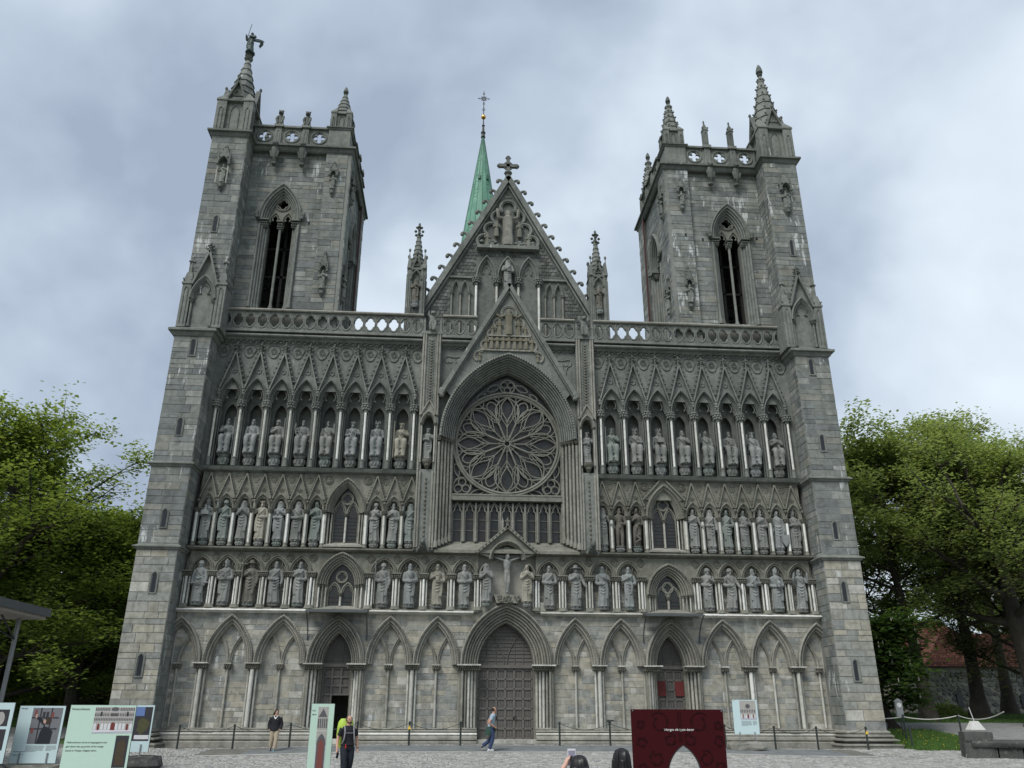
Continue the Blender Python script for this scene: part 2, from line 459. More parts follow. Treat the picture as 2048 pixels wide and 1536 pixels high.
# --- arch mouldings
HOOD = [(0.0, 0.09), (0.0, -0.13), (0.05, -0.17), (0.10, -0.13), (0.12, -0.04), (0.145, -0.02), (0.17, -0.06), (0.21, -0.06), (0.235, 0.0), (0.25, 0.06), (0.28, 0.03), (0.315, 0.05), (0.335, 0.11), (0.35, 0.30)]
def hood_knobs(mb, cx, zs, w, h, d, y, n, r, lo=0.0):
    p = arch(cx, zs, w, h, d, 24)
    L = [0]
    for a, b in zip(p, p[1:]): L.append(L[-1] + math.hypot(b[0] - a[0], b[1] - a[1]))
    for i in range(n):
        t = L[-1] * (i + 0.5) / n
        k = max(j for j in range(len(L)) if L[j] <= t)
        if k >= len(p) - 1: k = len(p) - 2
        u = (t - L[k]) / max(1e-6, L[k + 1] - L[k])
        x = p[k][0] + (p[k + 1][0] - p[k][0]) * u; z = p[k][1] + (p[k + 1][1] - p[k][1]) * u
        mb.ball((x, y, z), r, 5, 4)
for s in (-1, 1):
    for c, w, h in BAYS1 + [(14.6, 1.08, 2.0)]:
        key = 'bayarch%.2f_%.2f_%d' % (w, h, 0)
        A = inst(key, lambda: MB().archsweep(0, 0, w, h, HOOD, 12), 'arch', M_TRIM, CATH, (s * c, 0, S1))
        if c != 14.6:
            def kn():
                m = MB(); hood_knobs(m, 0, 0, w, h, 0.06, -0.16, 40, 0.035); return m
            tag(inst(key + 'k', kn, 'leaf_moulding', M_BROWN2, A, (0, 0, 0)), kind='stuff')
        for q in (-1, 1):        # two blind lancets in each bay
            if c == 14.6 and q == s: continue
            inst('lancet%.2f' % w, lambda: MB().archsweep(0, 0, (w - 0.13) / 2, 1.27, [(0.0, 0.30), (0.0, 0.16), (0.03, 0.13), (0.07, 0.16), (0.09, 0.20), (0.12, 0.18), (0.14, 0.30)], 8, down=-0.02),
                 'blind_lancet', M_TRIM, CATH, (s * c + q * (w - 0.13) / 2, 0, S1 + 0.02))

# --- portals: arches of many rolls
def rolls(d0, d1, y0, y1, n, r):
    out = [(d0 - 0.02, y0 + 0.09), (d0, y0 - 0.05), (d0 + 0.06, y0 - 0.09), (d0 + 0.11, y0 - 0.04), (d0 + 0.13, y0 + 0.05)]
    a = d0 + 0.13
    for i in range(n):
        t0 = a + (d1 - a) * i / n; t1 = a + (d1 - a) * (i + 1) / n; m = (t0 + t1) / 2
        ya = y0 + (y1 - y0) * (i + 0.3) / n; yb = y0 + (y1 - y0) * (i + 1.0) / n
        out += [(t0 + 0.008, ya + 0.035), (m - r * 0.75, ya - r * 0.6), (m, ya - r), (m + r * 0.75, ya - r * 0.6), (t1 - 0.008, yb)]
    out.append((d1, y1 + 0.35))
    return out
def portal(cx, w, h, hw, n, name):
    A = obj('portal_arch', MB().archsweep(cx, S1, w, h, rolls(0.0, w - hw, -0.14, 0.52, n, 0.05), 14), M_TRIM, CATH)
    m = MB()
    hood_knobs(m, cx, S1, w, h, 0.07, -0.25, int(w * 40), 0.036)
    for k in range(1, n, 2):
        t = 0.13 + (w - hw - 0.13) * (k + 0.5) / n
        hood_knobs(m, cx, S1, w, h, t, -0.14 + 0.66 * (k + 0.2) / n - 0.02, int((w - t) * 44), 0.032)
    tag(obj('leaf_moulding', m, M_BROWN2, A), kind='stuff')
portal(0, 2.09, 2.74, 1.27, 6, 'c')
for s in (-1, 1): portal(s * 7.65, 1.29, 2.14, 0.64, 5, 's')

# --- capitals and shafts
def capital_mb(r, h, fat, n=9):
    m = MB().lathe([(r * 1.2, 0), (r * 1.3, 0.05 * h), (r * 1.05, 0.1 * h), (r * 1.25, 0.4 * h), (r * fat * 0.86, 0.78 * h), (r * fat * 0.9, 0.84 * h)], 10)
    for k, (zz, q) in enumerate(((0.42, 0.62), (0.70, 0.92))):
        for i in range(n):
            a = 2 * PI * (i + 0.5 * k) / n
            R = r * (1.25 + (fat - 1.25) * q * 0.85)
            m.ball((R * math.cos(a), R * math.sin(a), zz * h), (0.13 * h, 0.13 * h, 0.15 * h), 5, 4)
    m.lathe([(r * fat, 0.85 * h), (r * fat * 1.12, 0.89 * h), (r * fat * 1.12, 0.97 * h), (r * fat * 1.02, h)], 10)
    return m
def base_mb(r, h):
    return MB().lathe([(r * 1.75, 0), (r * 1.75, 0.25 * h), (r * 1.95, 0.32 * h), (r * 1.9, 0.45 * h), (r * 1.3, 0.6 * h), (r * 1.5, 0.78 * h), (r * 1.4, 0.9 * h), (r * 1.02, h)], 10)
def capital_wide(w, d, h):
    m = MB()
    m.prismz([(-w / 2 * 0.82, 0), (-w / 2 * 0.82, -d * 0.72), (w / 2 * 0.82, -d * 0.72), (w / 2 * 0.82, 0)], 0, h * 0.8, 1.15, (0, 0))
    nb = max(3, int(w / 0.085))
    for k in range(2):
        for i in range(nb):
            m.ball((-w / 2 + w * (i + 0.5 + 0.25 * (k - 0.5)) / nb, -d * (0.80 + 0.10 * k), h * (0.3 + 0.32 * k)), (0.05, 0.06, 0.055), 6, 4)
        for s in (-1, 1): m.ball((s * w / 2 * 0.95, -d * 0.4, h * (0.3 + 0.32 * k)), (0.05, 0.06, 0.055), 6, 4)
    return m
def abacus_mb(w, d, h):
    return MB().prismz([(-w / 2, 0.05), (-w / 2, -d), (w / 2, -d), (w / 2, 0.05)], 0, h * 0.5, 1.03).box(-w / 2 * 1.03, w / 2 * 1.03, -d * 1.03, 0.05, h * 0.5, h)
def shaft_mb(r, h, n=10):
    return MB().lathe([(r, 0), (r * 1.01, h * 0.33), (r * 1.12, h * 0.5 - 0.03), (r * 1.12, h * 0.5 + 0.03), (r * 1.0, h * 0.66), (r, h)], n) if False else MB().lathe([(r, 0), (r, h)], n)
SH0, SH1 = 0.60, 3.0
for s in (-1, 1):
    for c in (14.57, 12.37, 10.10, 5.30, 3.165):           # single shafts between the lancets
        o = inst('s1', lambda: shaft_mb(0.052, SH1 - SH0), 'column', M_WHITE2, CATH, (s * c, 0.19, SH0))
        inst('c1', lambda: capital_wide(0.30, 0.26, 0.22), 'capital', M_BROWN2, o, (0, 0.10, SH1 - SH0))
        inst('ab1', lambda: abacus_mb(0.34, 0.30, 0.06), 'abacus', M_WHITE2, o, (0, 0.10, SH1 - SH0 + 0.19))
        inst('b1', lambda: base_mb(0.052, 0.12), 'base', M_TRIM, o, (0, 0, -0.06))
    for c in (13.49, 11.25, 4.235):                        # clusters of three
        o = inst('s2', lambda: shaft_mb(0.088, SH1 - SH0), 'column', M_WHITE, CATH, (s * c, 0.02, SH0))
        for q in (-1, 1):
            inst('s2b', lambda: shaft_mb(0.046, SH1 - SH0), 'side_shaft', M_WHITE2, o, (q * 0.17, 0.12, 0))
            inst('s2c', lambda: shaft_mb(0.034, SH1 - SH0), 'dark_shaft', M_DARK2, o, (q * 0.105, 0.12, 0))
        inst('c2', lambda: capital_wide(0.60, 0.36, 0.24), 'capital', M_BROWN2, o, (0, 0.18, SH1 - SH0))
        inst('ab2', lambda: abacus_mb(0.66, 0.42, 0.06), 'abacus', M_WHITE2, o, (0, 0.18, SH1 - SH0 + 0.20))
        inst('b2', lambda: base_mb(0.088, 0.16), 'base', M_TRIM, o, (0, 0, -0.12))
def jamb(x_in, x_out, n, sg, white):
    """stepped jamb with n shafts from the opening (x_in) out to x_out"""
    w = abs(x_out - x_in); m = MB()
    for i in range(n + 1):
        a = x_in + (x_out - x_in) * i / (n + 1); b = x_in + (x_out - x_in) * (i + 1) / (n + 1)
        y = 0.60 - 0.72 * i / (n + 1)
        m.box(min(a, b), max(a, b), y, 0.99, -0.6, 3.22)
    J = obj('jamb', m, M_BROWN, CATH)
    for i in range(n):
        x = x_in + (x_out - x_in) * (i + 1.0) / (n + 1); y = 0.60 - 0.72 * (i + 0.75) / (n + 1)
        inst('jsh%d' % white[i], lambda: shaft_mb((0.05, 0.065)[white[i]], SH1 - SH0), 'shaft', M_WHITE2 if white[i] else M_TRIM, J, (x, y - 0.07, SH0))
        inst('jb', lambda: base_mb(0.065, 0.2), 'base', M_TRIM, J, (x, y - 0.07, SH0 - 0.16))
    cw = w + 0.16; xm = (x_in + x_out) / 2
    inst('jc%.2f' % w, lambda: capital_wide(cw, 0.50, 0.26), 'capital', M_BROWN2, J, (xm, 0.30, SH1 - 0.02))
    m = MB().prismz([(-cw / 2 - .03, 0.4), (-cw / 2 - .03, -0.26), (cw / 2 + .03, -0.26), (cw / 2 + .03, 0.4)], 0, 0.06)
    obj('abacus', m, M_WHITE2, J, (xm, 0.0, 3.20))
for s in (-1, 1):
    jamb(s * 1.27, s * 2.12, 5, s, (1, 1, 1, 0, 0))
    jamb(s * 7.65 - 0.64, s * 7.65 - 1.27, 4, -1, (0, 1, 1, 0))
    jamb(s * 7.65 + 0.64, s * 7.65 + 1.27, 4, 1, (0, 1, 1, 0))

# --- plinth with its white roll
def plinth(x0, x1, off=0.0, whole=False):
    m = MB()
    prof = [(0.30, 0.60), (-0.10, 0.60), (-0.14, 0.57), (-0.10, 0.54), (-0.20, 0.52), (-0.24, 0.48), (-0.20, 0.44), (-0.26, 0.33), (-0.34, 0.30), (-0.42, 0.24), (-0.44, 0.16), (-0.38, 0.12), (-0.46, 0.06), (-0.46, -1.2)]
    n = len(prof)
    m.add([(x0, y + off, z) for y, z in prof] + [(x1, y + off, z) for y, z in prof], [(i, i + 1, n + i + 1, n + i) for i in range(n - 1)])
    m.add([(x, y + off, z) for x in (x0, x1) for y, z in prof + [(0.9 - off, -1.2), (0.9 - off, 0.6)]][:], [tuple(range(n + 2)), tuple(range(2 * n + 3, n + 1, -1))])
    o = obj('plinth', m, M_TRIM, CATH)
    r = MB().tube([(x0, -0.285 + off, 0.375), (x1, -0.285 + off, 0.375)], 0.052, 8)
    obj('white_roll', r, M_WHITE, o)
for s in (-1, 1):
    for a, b in ((1.30, 6.98), (8.30, 14.86)):
        plinth(min(s * a, s * b), max(s * a, s * b))

# --- doors
M_DOOR = plain('weathered_oak', (.105, .098, .088), 0.75, noise=0.22, nscale=9, bump=0.3)
M_DOOR2 = plain('oak_rail', (.125, .117, .105), 0.75, noise=0.2, nscale=9, bump=0.3)
M_IRON = plain('black_iron', (.02, .02, .021), 0.5, 0.6)
def door(cx, hw, zs_top, cols, rows, apex, w, h, name):
    D = obj('door', MB().box(cx - hw - 0.04, cx + hw + 0.04, 0.86, 0.92, 0.12, 3.30), M_DOOR, CATH)
    z0, z1 = 0.17, 3.08
    for i in range(rows + 1):
        z = z0 + (z1 - z0) * i / rows
        obj('rail', MB().box(cx - hw, cx + hw, 0.80, 0.858, z - 0.045, z + 0.045), M_DOOR2, D)
    for i in range(cols + 1):
        x = cx - hw + 0.05 + (2 * hw - 0.1) * i / cols
        obj('stile', MB().box(x - 0.042, x + 0.042, 0.79, 0.858, z0 - .04, z1 + .04), M_DOOR2, D)
    m = MB(); nb = int(2 * hw / 0.105)
    for i in range(nb):
        x = cx - hw + 2 * hw * i / nb
        m.box(x + 0.006, x + 2 * hw / nb - 0.006, 0.84, 0.863, z0, z1)
    tag(obj('board', m, M_DOOR, D), kind='stuff')
    m = MB()
    for i in range(rows + 1):
        for k in range(cols + 1):
            m.ball((cx - hw + 0.05 + (2 * hw - 0.1) * k / cols, 0.785, z0 + (z1 - z0) * i / rows), 0.026, 6, 4)
    tag(obj('nail_head', m, M_IRON, D), kind='stuff')
    # tympanum of louvred boards
    obj('transom', MB().box(cx - hw - .03, cx + hw + .03, 0.72, 0.9, 3.14, 3.28), M_DOOR2, D)
    nb = 11
    for i in range(nb):
        za = 3.28 + (apex - 3.28) * i / nb; zb = 3.28 + (apex - 3.28) * (i + 1) / nb
        a = min(hw, archx(w, h, za - S1)); b = min(hw, archx(w, h, zb - S1)) + 0.04
        if a < 0.1: continue
        m = MB().add([(cx - a - .05, 0.86, za), (cx + a + .05, 0.86, za), (cx + b, 0.90, zb), (cx - b, 0.90, zb), (cx - a - .05, 0.89, za), (cx + a + .05, 0.89, za), (cx + b, 0.93, zb), (cx - b, 0.93, zb)],
                     [(0, 1, 2, 3), (0, 4, 5, 1), (4, 7, 6, 5), (0, 3, 7, 4), (1, 5, 6, 2), (3, 2, 6, 7)])
        obj('tympanum_board', m, M_DOOR, D)
    return D
R0 = (2.09 ** 2 + 2.74 ** 2) / (2 * 2.09)
D0 = door(0, 1.27, 0, 6, 7, 5.05, 1.29, 1.86, 'c')
for s in (-1, 1):          # curved ribs of the middle tympanum
    pts = [(s * 1.27 - s * (1.20 * math.sin(a)), 0.84, 3.26 + 1.45 * (1 - math.cos(a)) / (1 - math.cos(rad(88)))) for a in [rad(88 * i / 10) for i in range(11)]]
    pts = [(s * (0.06 + 0.58 * (i / 10) ** 2), 0.845, 3.28 + 1.35 * (i / 10)) for i in range(11)]
    obj('rib', MB().tube(pts, 0.03, 5), M_DOOR2, D0)
    for x in (0.43, 0.83): obj('rib', MB().tube([(s * x, 0.85, 3.26), (s * x, 0.86, 4.55 if x < .6 else 4.35)], 0.022, 5), M_DOOR2, D0)
    obj('ring_handle', MB().tube([(s * 0.43 + 0.07 * math.cos(a), 0.765, 1.02 + 0.07 * math.sin(a)) for a in [2 * PI * i / 14 for i in range(14)]], 0.014, 5, closed=True), M_IRON, D0)
DR = door(7.65, 0.64, 0, 3, 7, 4.60, 0.66, 1.36, 'r')
for dx in (-0.42, 0.42): tag(obj('red_panel', MB().box(7.65 + dx - 0.20, 7.65 + dx + 0.20, 0.74, 0.785, 1.98, 2.62), plain('red_board%d' % (dx > 0), (.125, .02, .017), 0.7, noise=0.06), DR), 'small plain red board on the grey door')
# left door: upper part closed, right leaf open onto a dark passage
DL = obj('door', MB().box(-8.33, -6.97, 0.86, 0.92, 1.96, 3.30), M_DOOR, CATH)
obj('fixed_leaf', MB().box(-8.33, -7.80, 0.86, 0.92, 0.12, 1.96), M_DOOR, DL)
for i in range(4): obj('rail', MB().box(-8.30, -7.0, 0.80, 0.858, 1.94 + 0.37 * i, 2.02 + 0.37 * i), M_DOOR2, DL)
for i in range(4): obj('rail', MB().box(-8.30, -7.82, 0.80, 0.858, 0.17 + 0.42 * i, 0.25 + 0.42 * i), M_DOOR2, DL)
for i in range(4):
    x = -8.24 + 0.40 * i
    obj('stile', MB().box(x - 0.04, x + 0.04, 0.79, 0.858, 0.13 if i < 2 else 2.0, 3.14), M_DOOR2, DL)
obj('transom', MB().box(-8.32, -6.98, 0.72, 0.9, 3.14, 3.28), M_DOOR2, DL)
for i in range(10):
    za = 3.28 + 1.32 * i / 10; zb = za + 0.132
    a = min(0.64, archx(0.66, 1.36, za - S1)) + .04; b = min(0.64, archx(0.66, 1.36, zb - S1)) + .02
    m = MB().add([(-7.65 - a, 0.86, za), (-7.65 + a, 0.86, za), (-7.65 + b, 0.90, zb), (-7.65 - b, 0.90, zb), (-7.65 - a, 0.89, za), (-7.65 + a, 0.89, za), (-7.65 + b, 0.93, zb), (-7.65 - b, 0.93, zb)],
                 [(0, 1, 2, 3), (0, 4, 5, 1), (4, 7, 6, 5), (0, 3, 7, 4), (1, 5, 6, 2), (3, 2, 6, 7)])
    obj('tympanum_board', m, M_DOOR, DL)
for cx in (-7.65, 7.65):
    for dx in (-0.22, 0.22): obj('rib', MB().tube([(cx + dx, 0.845, 3.26), (cx + dx, 0.87, 4.25)], 0.02, 5), M_DOOR2, DL if cx < 0 else DR)
obj('open_leaf', MB().box(-7.03, -6.98, 0.95, 1.70, 0.12, 1.94), M_DOOR, DL)
for cx, hw in ((0, 1.3), (-7.65, 0.68), (7.65, 0.68)):
    obj('door_sill', MB().box(cx - hw, cx + hw, -0.30, 0.97, -0.6, 0.15), M_WHITE2, CATH)

# --- string courses
def string(x0, x1, z, p, h, mat, name='string_course', y=0.05):
    prof = [(y, -h * 0.9), (y - p * 0.35, -h * 0.8), (y - p * 0.55, -h * 0.35), (y - p * 0.9, -h * 0.25), (y - p, 0.0), (y - p * 0.95, h * 0.35), (y - p * 0.5, h * 0.7), (y + 0.1, h * 0.95)]
    n = len(prof)
    m = MB().add([(x, a, z + b) for x in (x0, x1) for a, b in prof], [(i, n + i, n + i + 1, i + 1) for i in range(n - 1)])
    m.f += [tuple(range(n)), tuple(range(2 * n - 1, n - 1, -1))]
    return obj(name, m, mat, CATH)
for a, b in ((-14.86, -9.02), (-6.32, -1.55), (1.55, 6.32), (9.02, 14.86)):
    string(a, b, 5.49, 0.32, 0.11, M_WHITE, 'white_string_course')
string(-14.86, -1.36, 8.26, 0.34, 0.14, M_BROWN2); string(1.36, 14.86, 8.26, 0.34, 0.14, M_BROWN2)
string(-14.86, -4.50, 12.08, 0.30, 0.15, M_DARK2); string(4.50, 14.86, 12.08, 0.30, 0.15, M_DARK2)
# porches: lead covered hoods over the side portals
M_LEAD = plain('lead_sheet', (.085, .092, .092), 0.55, 0.2, noise=0.12)
for s in (-1, 1):
    x0, x1 = (-9.02, -6.30) if s < 0 else (6.30, 9.02)
    m = MB().add([(x0, 0.06, 5.62), (x1, 0.06, 5.62), (x1, -1.0, 5.44), (x0, -1.0, 5.44), (x0, 0.06, 5.50), (x1, 0.06, 5.50), (x1, -1.0, 5.36), (x0, -1.0, 5.36)],
                 [(0, 1, 2, 3), (7, 6, 5, 4), (3, 2, 6, 7), (0, 3, 7, 4), (1, 5, 6, 2), (0, 4, 5, 1)])
    H = obj('door_hood', m, M_LEAD, CATH)
    for x in (x0 + 0.04, x1 - 0.04):
        pts = [(x, 0.02, 4.25 + 0.02)] + [(x, 0.0 - 0.88 * (i / 8) ** 2, 4.3 + 1.08 * (i / 8)) for i in range(9)]
        obj('bracket', MB().tube(pts, 0.03, 6), M_LEAD, H)

# --- tier two
P2 = [14.66, 13.50, 12.36, 11.23, 10.10, 9.05]
P2b = [6.38, 5.15, 3.88, 2.61, 1.36]
mb = MB().box(-14.86, 14.86, 0.30, 0.99, 5.5, 8.3)
obj('gallery_wall', mb, M_MORTAR, CATH)
S2 = 7.22
sp = MB()
for s in (-1, 1):
    for L in (P2, P2b):
        for a, b in zip(L, L[1:]):
            cx = s * (a + b) / 2; w = (a - b) / 2 - 0.10
            e0, e1 = sorted((s * a, s * b))
            plate_arch(sp, e0, e1, cx, S2, w, 0.70, 8.24, 0.02, 0.31, 8)
            A = inst('t2arch%.2f' % w, lambda: MB().archsweep(0, 0, w + 0.10, 0.80, [(0, 0.05), (0, -0.06), (0.03, -0.10), (0.06, -0.06), (0.08, -0.02), (0.10, -0.05), (0.13, -0.04), (0.15, 0.03), (0.155, 0.31)], 10), 'arch', M_BROWN, CATH, (cx, 0, S2))
            def tre(w=w):
                m = MB()
                for q in (-1, 1):
                    m.tube([(q * (w - 0.02), 0.10, 0.02), (q * (w * 0.72), 0.10, 0.20), (q * (w * 0.62), 0.10, 0.30), (q * w * 0.40, 0.10, 0.27), (q * w * 0.50, 0.10, 0.42), (q * w * 0.30, 0.10, 0.56), (0, 0.10, 0.62)], 0.028, 5)
                return m
            inst('t2tre%.2f' % w, tre, 'trefoil_cusp', M_BROWN, A, (0, 0, 0))
    for x in P2 + P2b:      # quatrefoils between the arches
        if x in (14.66, 1.36): continue
        def q4():
            m = MB(); f = foil(0.095, 0.085, 4)
            m.tube([(f(t)[0], 0, f(t)[1]) for t in [2 * PI * i / 32 for i in range(32)]], 0.022, 5, closed=True)
            g = foil(0.055, 0.05, 4)
            m2 = m.tube([(g(t)[0], 0.0, g(t)[1]) for t in [2 * PI * i / 24 for i in range(24)]], 0.014, 4, closed=True)
            m.ball((0, 0.0, 0), (0.03, 0.03, 0.03), 6, 4)
            return m
        inst('t2q4', q4, 'quatrefoil', M_BROWN2, CATH, (s * x, -0.0, 7.90))
    for L, first, last in ((P2, 1, 0), (P2b, 1, 1)):
        for x in L:
            sides = (-1, 1)
            o = inst('t2sh', lambda: shaft_mb(0.055, 1.22), 'column', M_WHITE, CATH, (s * x, -0.08, 5.76))
            for q in sides:
                if (s * x + q * 0.13) * s > 14.85: continue
                inst('t2shs', lambda: shaft_mb(0.038, 1.22), 'side_shaft', M_WHITE, o, (q * 0.135, 0.08, 0))
                inst('t2shd', lambda: shaft_mb(0.026, 1.22), 'dark_shaft', M_DARK2, o, (q * 0.075, 0.10, 0))
            inst('t2cap', lambda: capital_wide(0.44, 0.30, 0.22), 'capital', M_BROWN2, o, (0, 0.20, 1.22))
            inst('t2ab', lambda: abacus_mb(0.46, 0.34, 0.06), 'abacus', M_BROWN, o, (0, 0.20, 1.42))
            inst('t2ba', lambda: MB().prismz([(-0.21, 0.1), (-0.21, -0.1), (-0.1, -0.19), (0.1, -0.19), (0.21, -0.1), (0.21, 0.1)], -0.16, 0.0, 0.86), 'base', M_BROWN, o, (0, 0.04, 0))
            sp.box(s * x - 0.17, s * x + 0.17, 0.10, 0.31, 5.6, S2)
for s in (-1, 1):
    plate_arch(sp, *sorted((s * 6.38, s * 9.05)), s * 7.69, 6.75 if s > 0 else 7.05, 0.98, 1.05, 8.24, 0.02, 0.31, 10, z0=5.6)
obj_lr('gallery_spandrel', sp, M_BROWN, CATH)
for s in (-1, 1):
    for L in (P2, P2b):
        for a, b in zip(L, L[1:]):
            e0, e1 = sorted((s * a, s * b))
            fill(5.62, 7.85, lambda z, e0=e0, e1=e1: [(e0 + 0.16, e1 - 0.16)], 0.285, hh=0.15, ln=(0.2, 0.5), low=True)
sill = MB()
for a, b in ((-14.86, -1.30), (1.30, 14.86)):
    sill.add([(x, y, z) for x in (a, b) for y, z in ((-0.17, 5.60), (0.32, 5.68), (0.32, 5.52), (-0.15, 5.52))], [(0, 1, 5, 4), (0, 4, 7, 3), (0, 3, 2, 1), (4, 5, 6, 7)])
obj_lr('sill', sill, M_TRIM, CATH)

# --- windows with tracery
M_GLASS, _nt, _b = base_mat('leaded_glass', 0.26, 0.4)
def glassnodes():
    nt, b = _nt, _b
    g = nn(nt, 'ShaderNodeNewGeometry')
    mpp = nn(nt, 'ShaderNodeMapping'); mpp.inputs['Rotation'].default_value = (0, rad(45), 0)
    nt.links.new(g.outputs['Position'], mpp.inputs[0])
    v = nn(nt, 'ShaderNodeTexVoronoi', feature='DISTANCE_TO_EDGE'); v.inputs['Scale'].default_value = 9.0
    nt.links.new(mpp.outputs[0], v.inputs['Vector'])
    vc = nn(nt, 'ShaderNodeTexVoronoi'); vc.inputs['Scale'].default_value = 9.0
    nt.links.new(mpp.outputs[0], vc.inputs['Vector'])
    r = nn(nt, 'ShaderNodeValToRGB'); cs = [(.016, .018, .017), (.025, .026, .024), (.033, .032, .030), (.020, .025, .022), (.034, .024, .020)]
    while len(r.color_ramp.elements) < 5: r.color_ramp.elements.new(.5)
    for i, c in enumerate(cs): r.color_ramp.elements[i].position = i / 5; r.color_ramp.elements[i].color = c + (1,)
    sp_ = nn(nt, 'ShaderNodeSeparateColor'); nt.links.new(vc.outputs['Color'], sp_.inputs[0]); nt.links.new(sp_.outputs[0], r.inputs[0])
    mr = nn(nt, 'ShaderNodeMapRange'); mr.inputs['From Min'].default_value = 0.0; mr.inputs['From Max'].default_value = 0.05; mr.inputs['To Min'].default_value = 0.0
    nt.links.new(v.outputs['Distance'], mr.inputs['Value'])
    mx = nn(nt, 'ShaderNodeMix', data_type='RGBA'); nt.links.new(mr.outputs[0], mx.inputs[0]); mx.inputs[6].default_value = (.045, .046, .046, 1); nt.links.new(r.outputs[0], mx.inputs[7])
    nt.links.new(mx.outputs[2], b.inputs['Base Color'])
glassnodes()
def window(cx, zb, zs, w, h, hw, zls, lh, zc, rc, hood_n, mat, jambz):
    """two light window: hood arch w x h from zs; lights of half width hw/2 from zb, springing zls"""
    W = obj('window', MB().archsweep(cx, zs, w, h, rolls(0.0, w - hw, -0.16, 0.16, hood_n, 0.045), 12), mat, CATH)
    m = MB(); hood_knobs(m, cx, zs, w, h, 0.06, -0.27, int(w * 30), 0.04); tag(obj('leaf_moulding', m, M_BROWN2, W), kind='stuff')
    obj('pane', MB().box(cx - hw, cx + hw, 0.285, 0.298, zb, zs + h), M_GLASS, W)
    t = MB()
    g = hw / 2
    for q in (-1, 1):
        p = arch(cx + q * g, zls, g - 0.02, lh, 0, 8)
        t.tube([(p[0][0], 0.24, zb)] + [(x, 0.24, z) for x, z in p] + [(p[-1][0], 0.24, zb)], 0.04, 6)
        f = arch(cx + q * g, zls + lh * 0.28, (g - 0.02) * 0.6, lh * 0.5, 0, 5)
        t.tube([(p[0][0], 0.25, zls)] + [(x, 0.25, z) for x, z in f] + [(p[-1][0], 0.25, zls)], 0.02, 5)
    t.tube([(cx + rc * math.cos(a), 0.24, zc + rc * math.sin(a)) for a in [2 * PI * i / 24 for i in range(24)]], 0.045, 6, closed=True)
    f = foil(rc * 0.45, rc * 0.42, 4)
    t.tube([(cx + f(a)[0], 0.24, zc + f(a)[1]) for a in [2 * PI * i / 32 for i in range(32)]], 0.025, 5, closed=True)
    obj('tracery', t, M_BROWN, W)
    # spandrel plate behind the tracery
    pl = MB()
    n = 24
    obj('mullion', shaft_mb(0.05, zls - zb), M_WHITE2 if jambz else M_TRIM, W, (cx, 0.20, zb))
    inst('mcap', lambda: capital_mb(0.05, 0.16, 2.1, 7), 'capital', M_BROWN2, W, (cx, 0.20, zls - 0.14))
    obj('window_sill', MB().add([(cx - w * .95, -0.20, zb - 0.18), (cx + w * .95, -0.20, zb - 0.18), (cx + hw, 0.29, zb + 0.02), (cx - hw, 0.29, zb + 0.02), (cx - w * .95, -0.20, zb - 0.26), (cx + w * .95, -0.20, zb - 0.26), (cx + hw, 0.29, zb - 0.2), (cx - hw, 0.29, zb - 0.2)],
                                [(0, 1, 2, 3), (0, 4, 5, 1), (4, 7, 6, 5), (0, 3, 7, 4), (1, 5, 6, 2)]), M_TRIM, W)
    m = MB()
    nr = max(3, int((zls - zb) / 0.16))
    for q in (-1, 1):
        for i in range(1, nr): m.box(cx + q * g - g + 0.03, cx + q * g + g - 0.03, 0.270, 0.284, zb + (zls - zb) * i / nr - 0.006, zb + (zls - zb) * i / nr + 0.006)
    tag(obj('glazing_bar', m, M_IRON, W), kind='stuff')
    return W
for s in (-1, 1):
    zs = 6.75 if s > 0 else 7.05
    W = window(s * 7.69, 5.76, zs - 0.35, 1.10, 1.47, 0.60, 6.32, 0.50, zs + 0.02, 0.25, 4, M_BROWN, True)
    for q in (-1, 1):
        for k, x in enumerate((0.68, 0.82, 0.97)):
            o = inst('wsh%d' % s, lambda: shaft_mb(0.036, zs - 0.40 - 5.72), 'side_shaft', M_WHITE2 if k != 1 else M_TRIM, W, (s * 7.69 + q * x, 0.10 - 0.10 * k, 5.66))
            inst('wshc', lambda: capital_mb(0.036, 0.10, 1.8, 6), 'capital', M_BROWN, W, (s * 7.69 + q * x, 0.10 - 0.10 * k, zs - 0.48))

# --- tier three
P3 = [14.63, 13.79, 12.95, 12.11, 11.25, 10.41, 9.56, 8.72]
P3b = [6.74, 5.90, 5.06, 4.27]
S3 = 10.14
GALL3 = []
for s in (-1, 1): obj('niche_wall', MB().box(*sorted((s * 4.2, s * 14.86)), 0.62, 0.99, 8.2, 12.1), M_BROWN, CATH)
sp = MB()
def gablet_mb(w, h, t, y0, y1):
    m = MB()
    for q in (-1, 1): m.bar((q * w, 0), (0, h), t, y0, y1, ext=t * 0.2)
    m.prism([(-w, 0), (w, 0), (0, h)], y1 - 0.035, y1)
    return m
def crockets_mb(w, h, n, r, y, fin):
    m = MB()
    for q in (-1, 1):
        for i in range(n):
            u = (i + 0.6) / n
            x = q * (w * (1 - u) + 0.085 * (w / 0.42) ** 0.5); z = h * u + 0.02
            m.ball((x, y, z), (r, r * 0.9, r * 0.8), 6, 4)
            m.tube([(q * w * (1 - u), y, z - r * 0.9), (x, y, z)], r * 0.45, 4)
    return m
def finial_mb(r, h):
    m = MB().tube([(0, 0, 0), (0, 0, h * 0.8)], r * 0.35, 5)
    for zz, k in ((0.35, 1.0), (0.65, 0.75)):
        for i in range(4):
            a = PI / 2 * i
            m.ball((r * k * math.cos(a), r * k * math.sin(a), h * zz), (r * 0.42, r * 0.42, r * 0.38), 6, 4)
    m.ball((0, 0, h * 0.86), (r * 0.42, r * 0.42, h * 0.16), 6, 5)
    return m
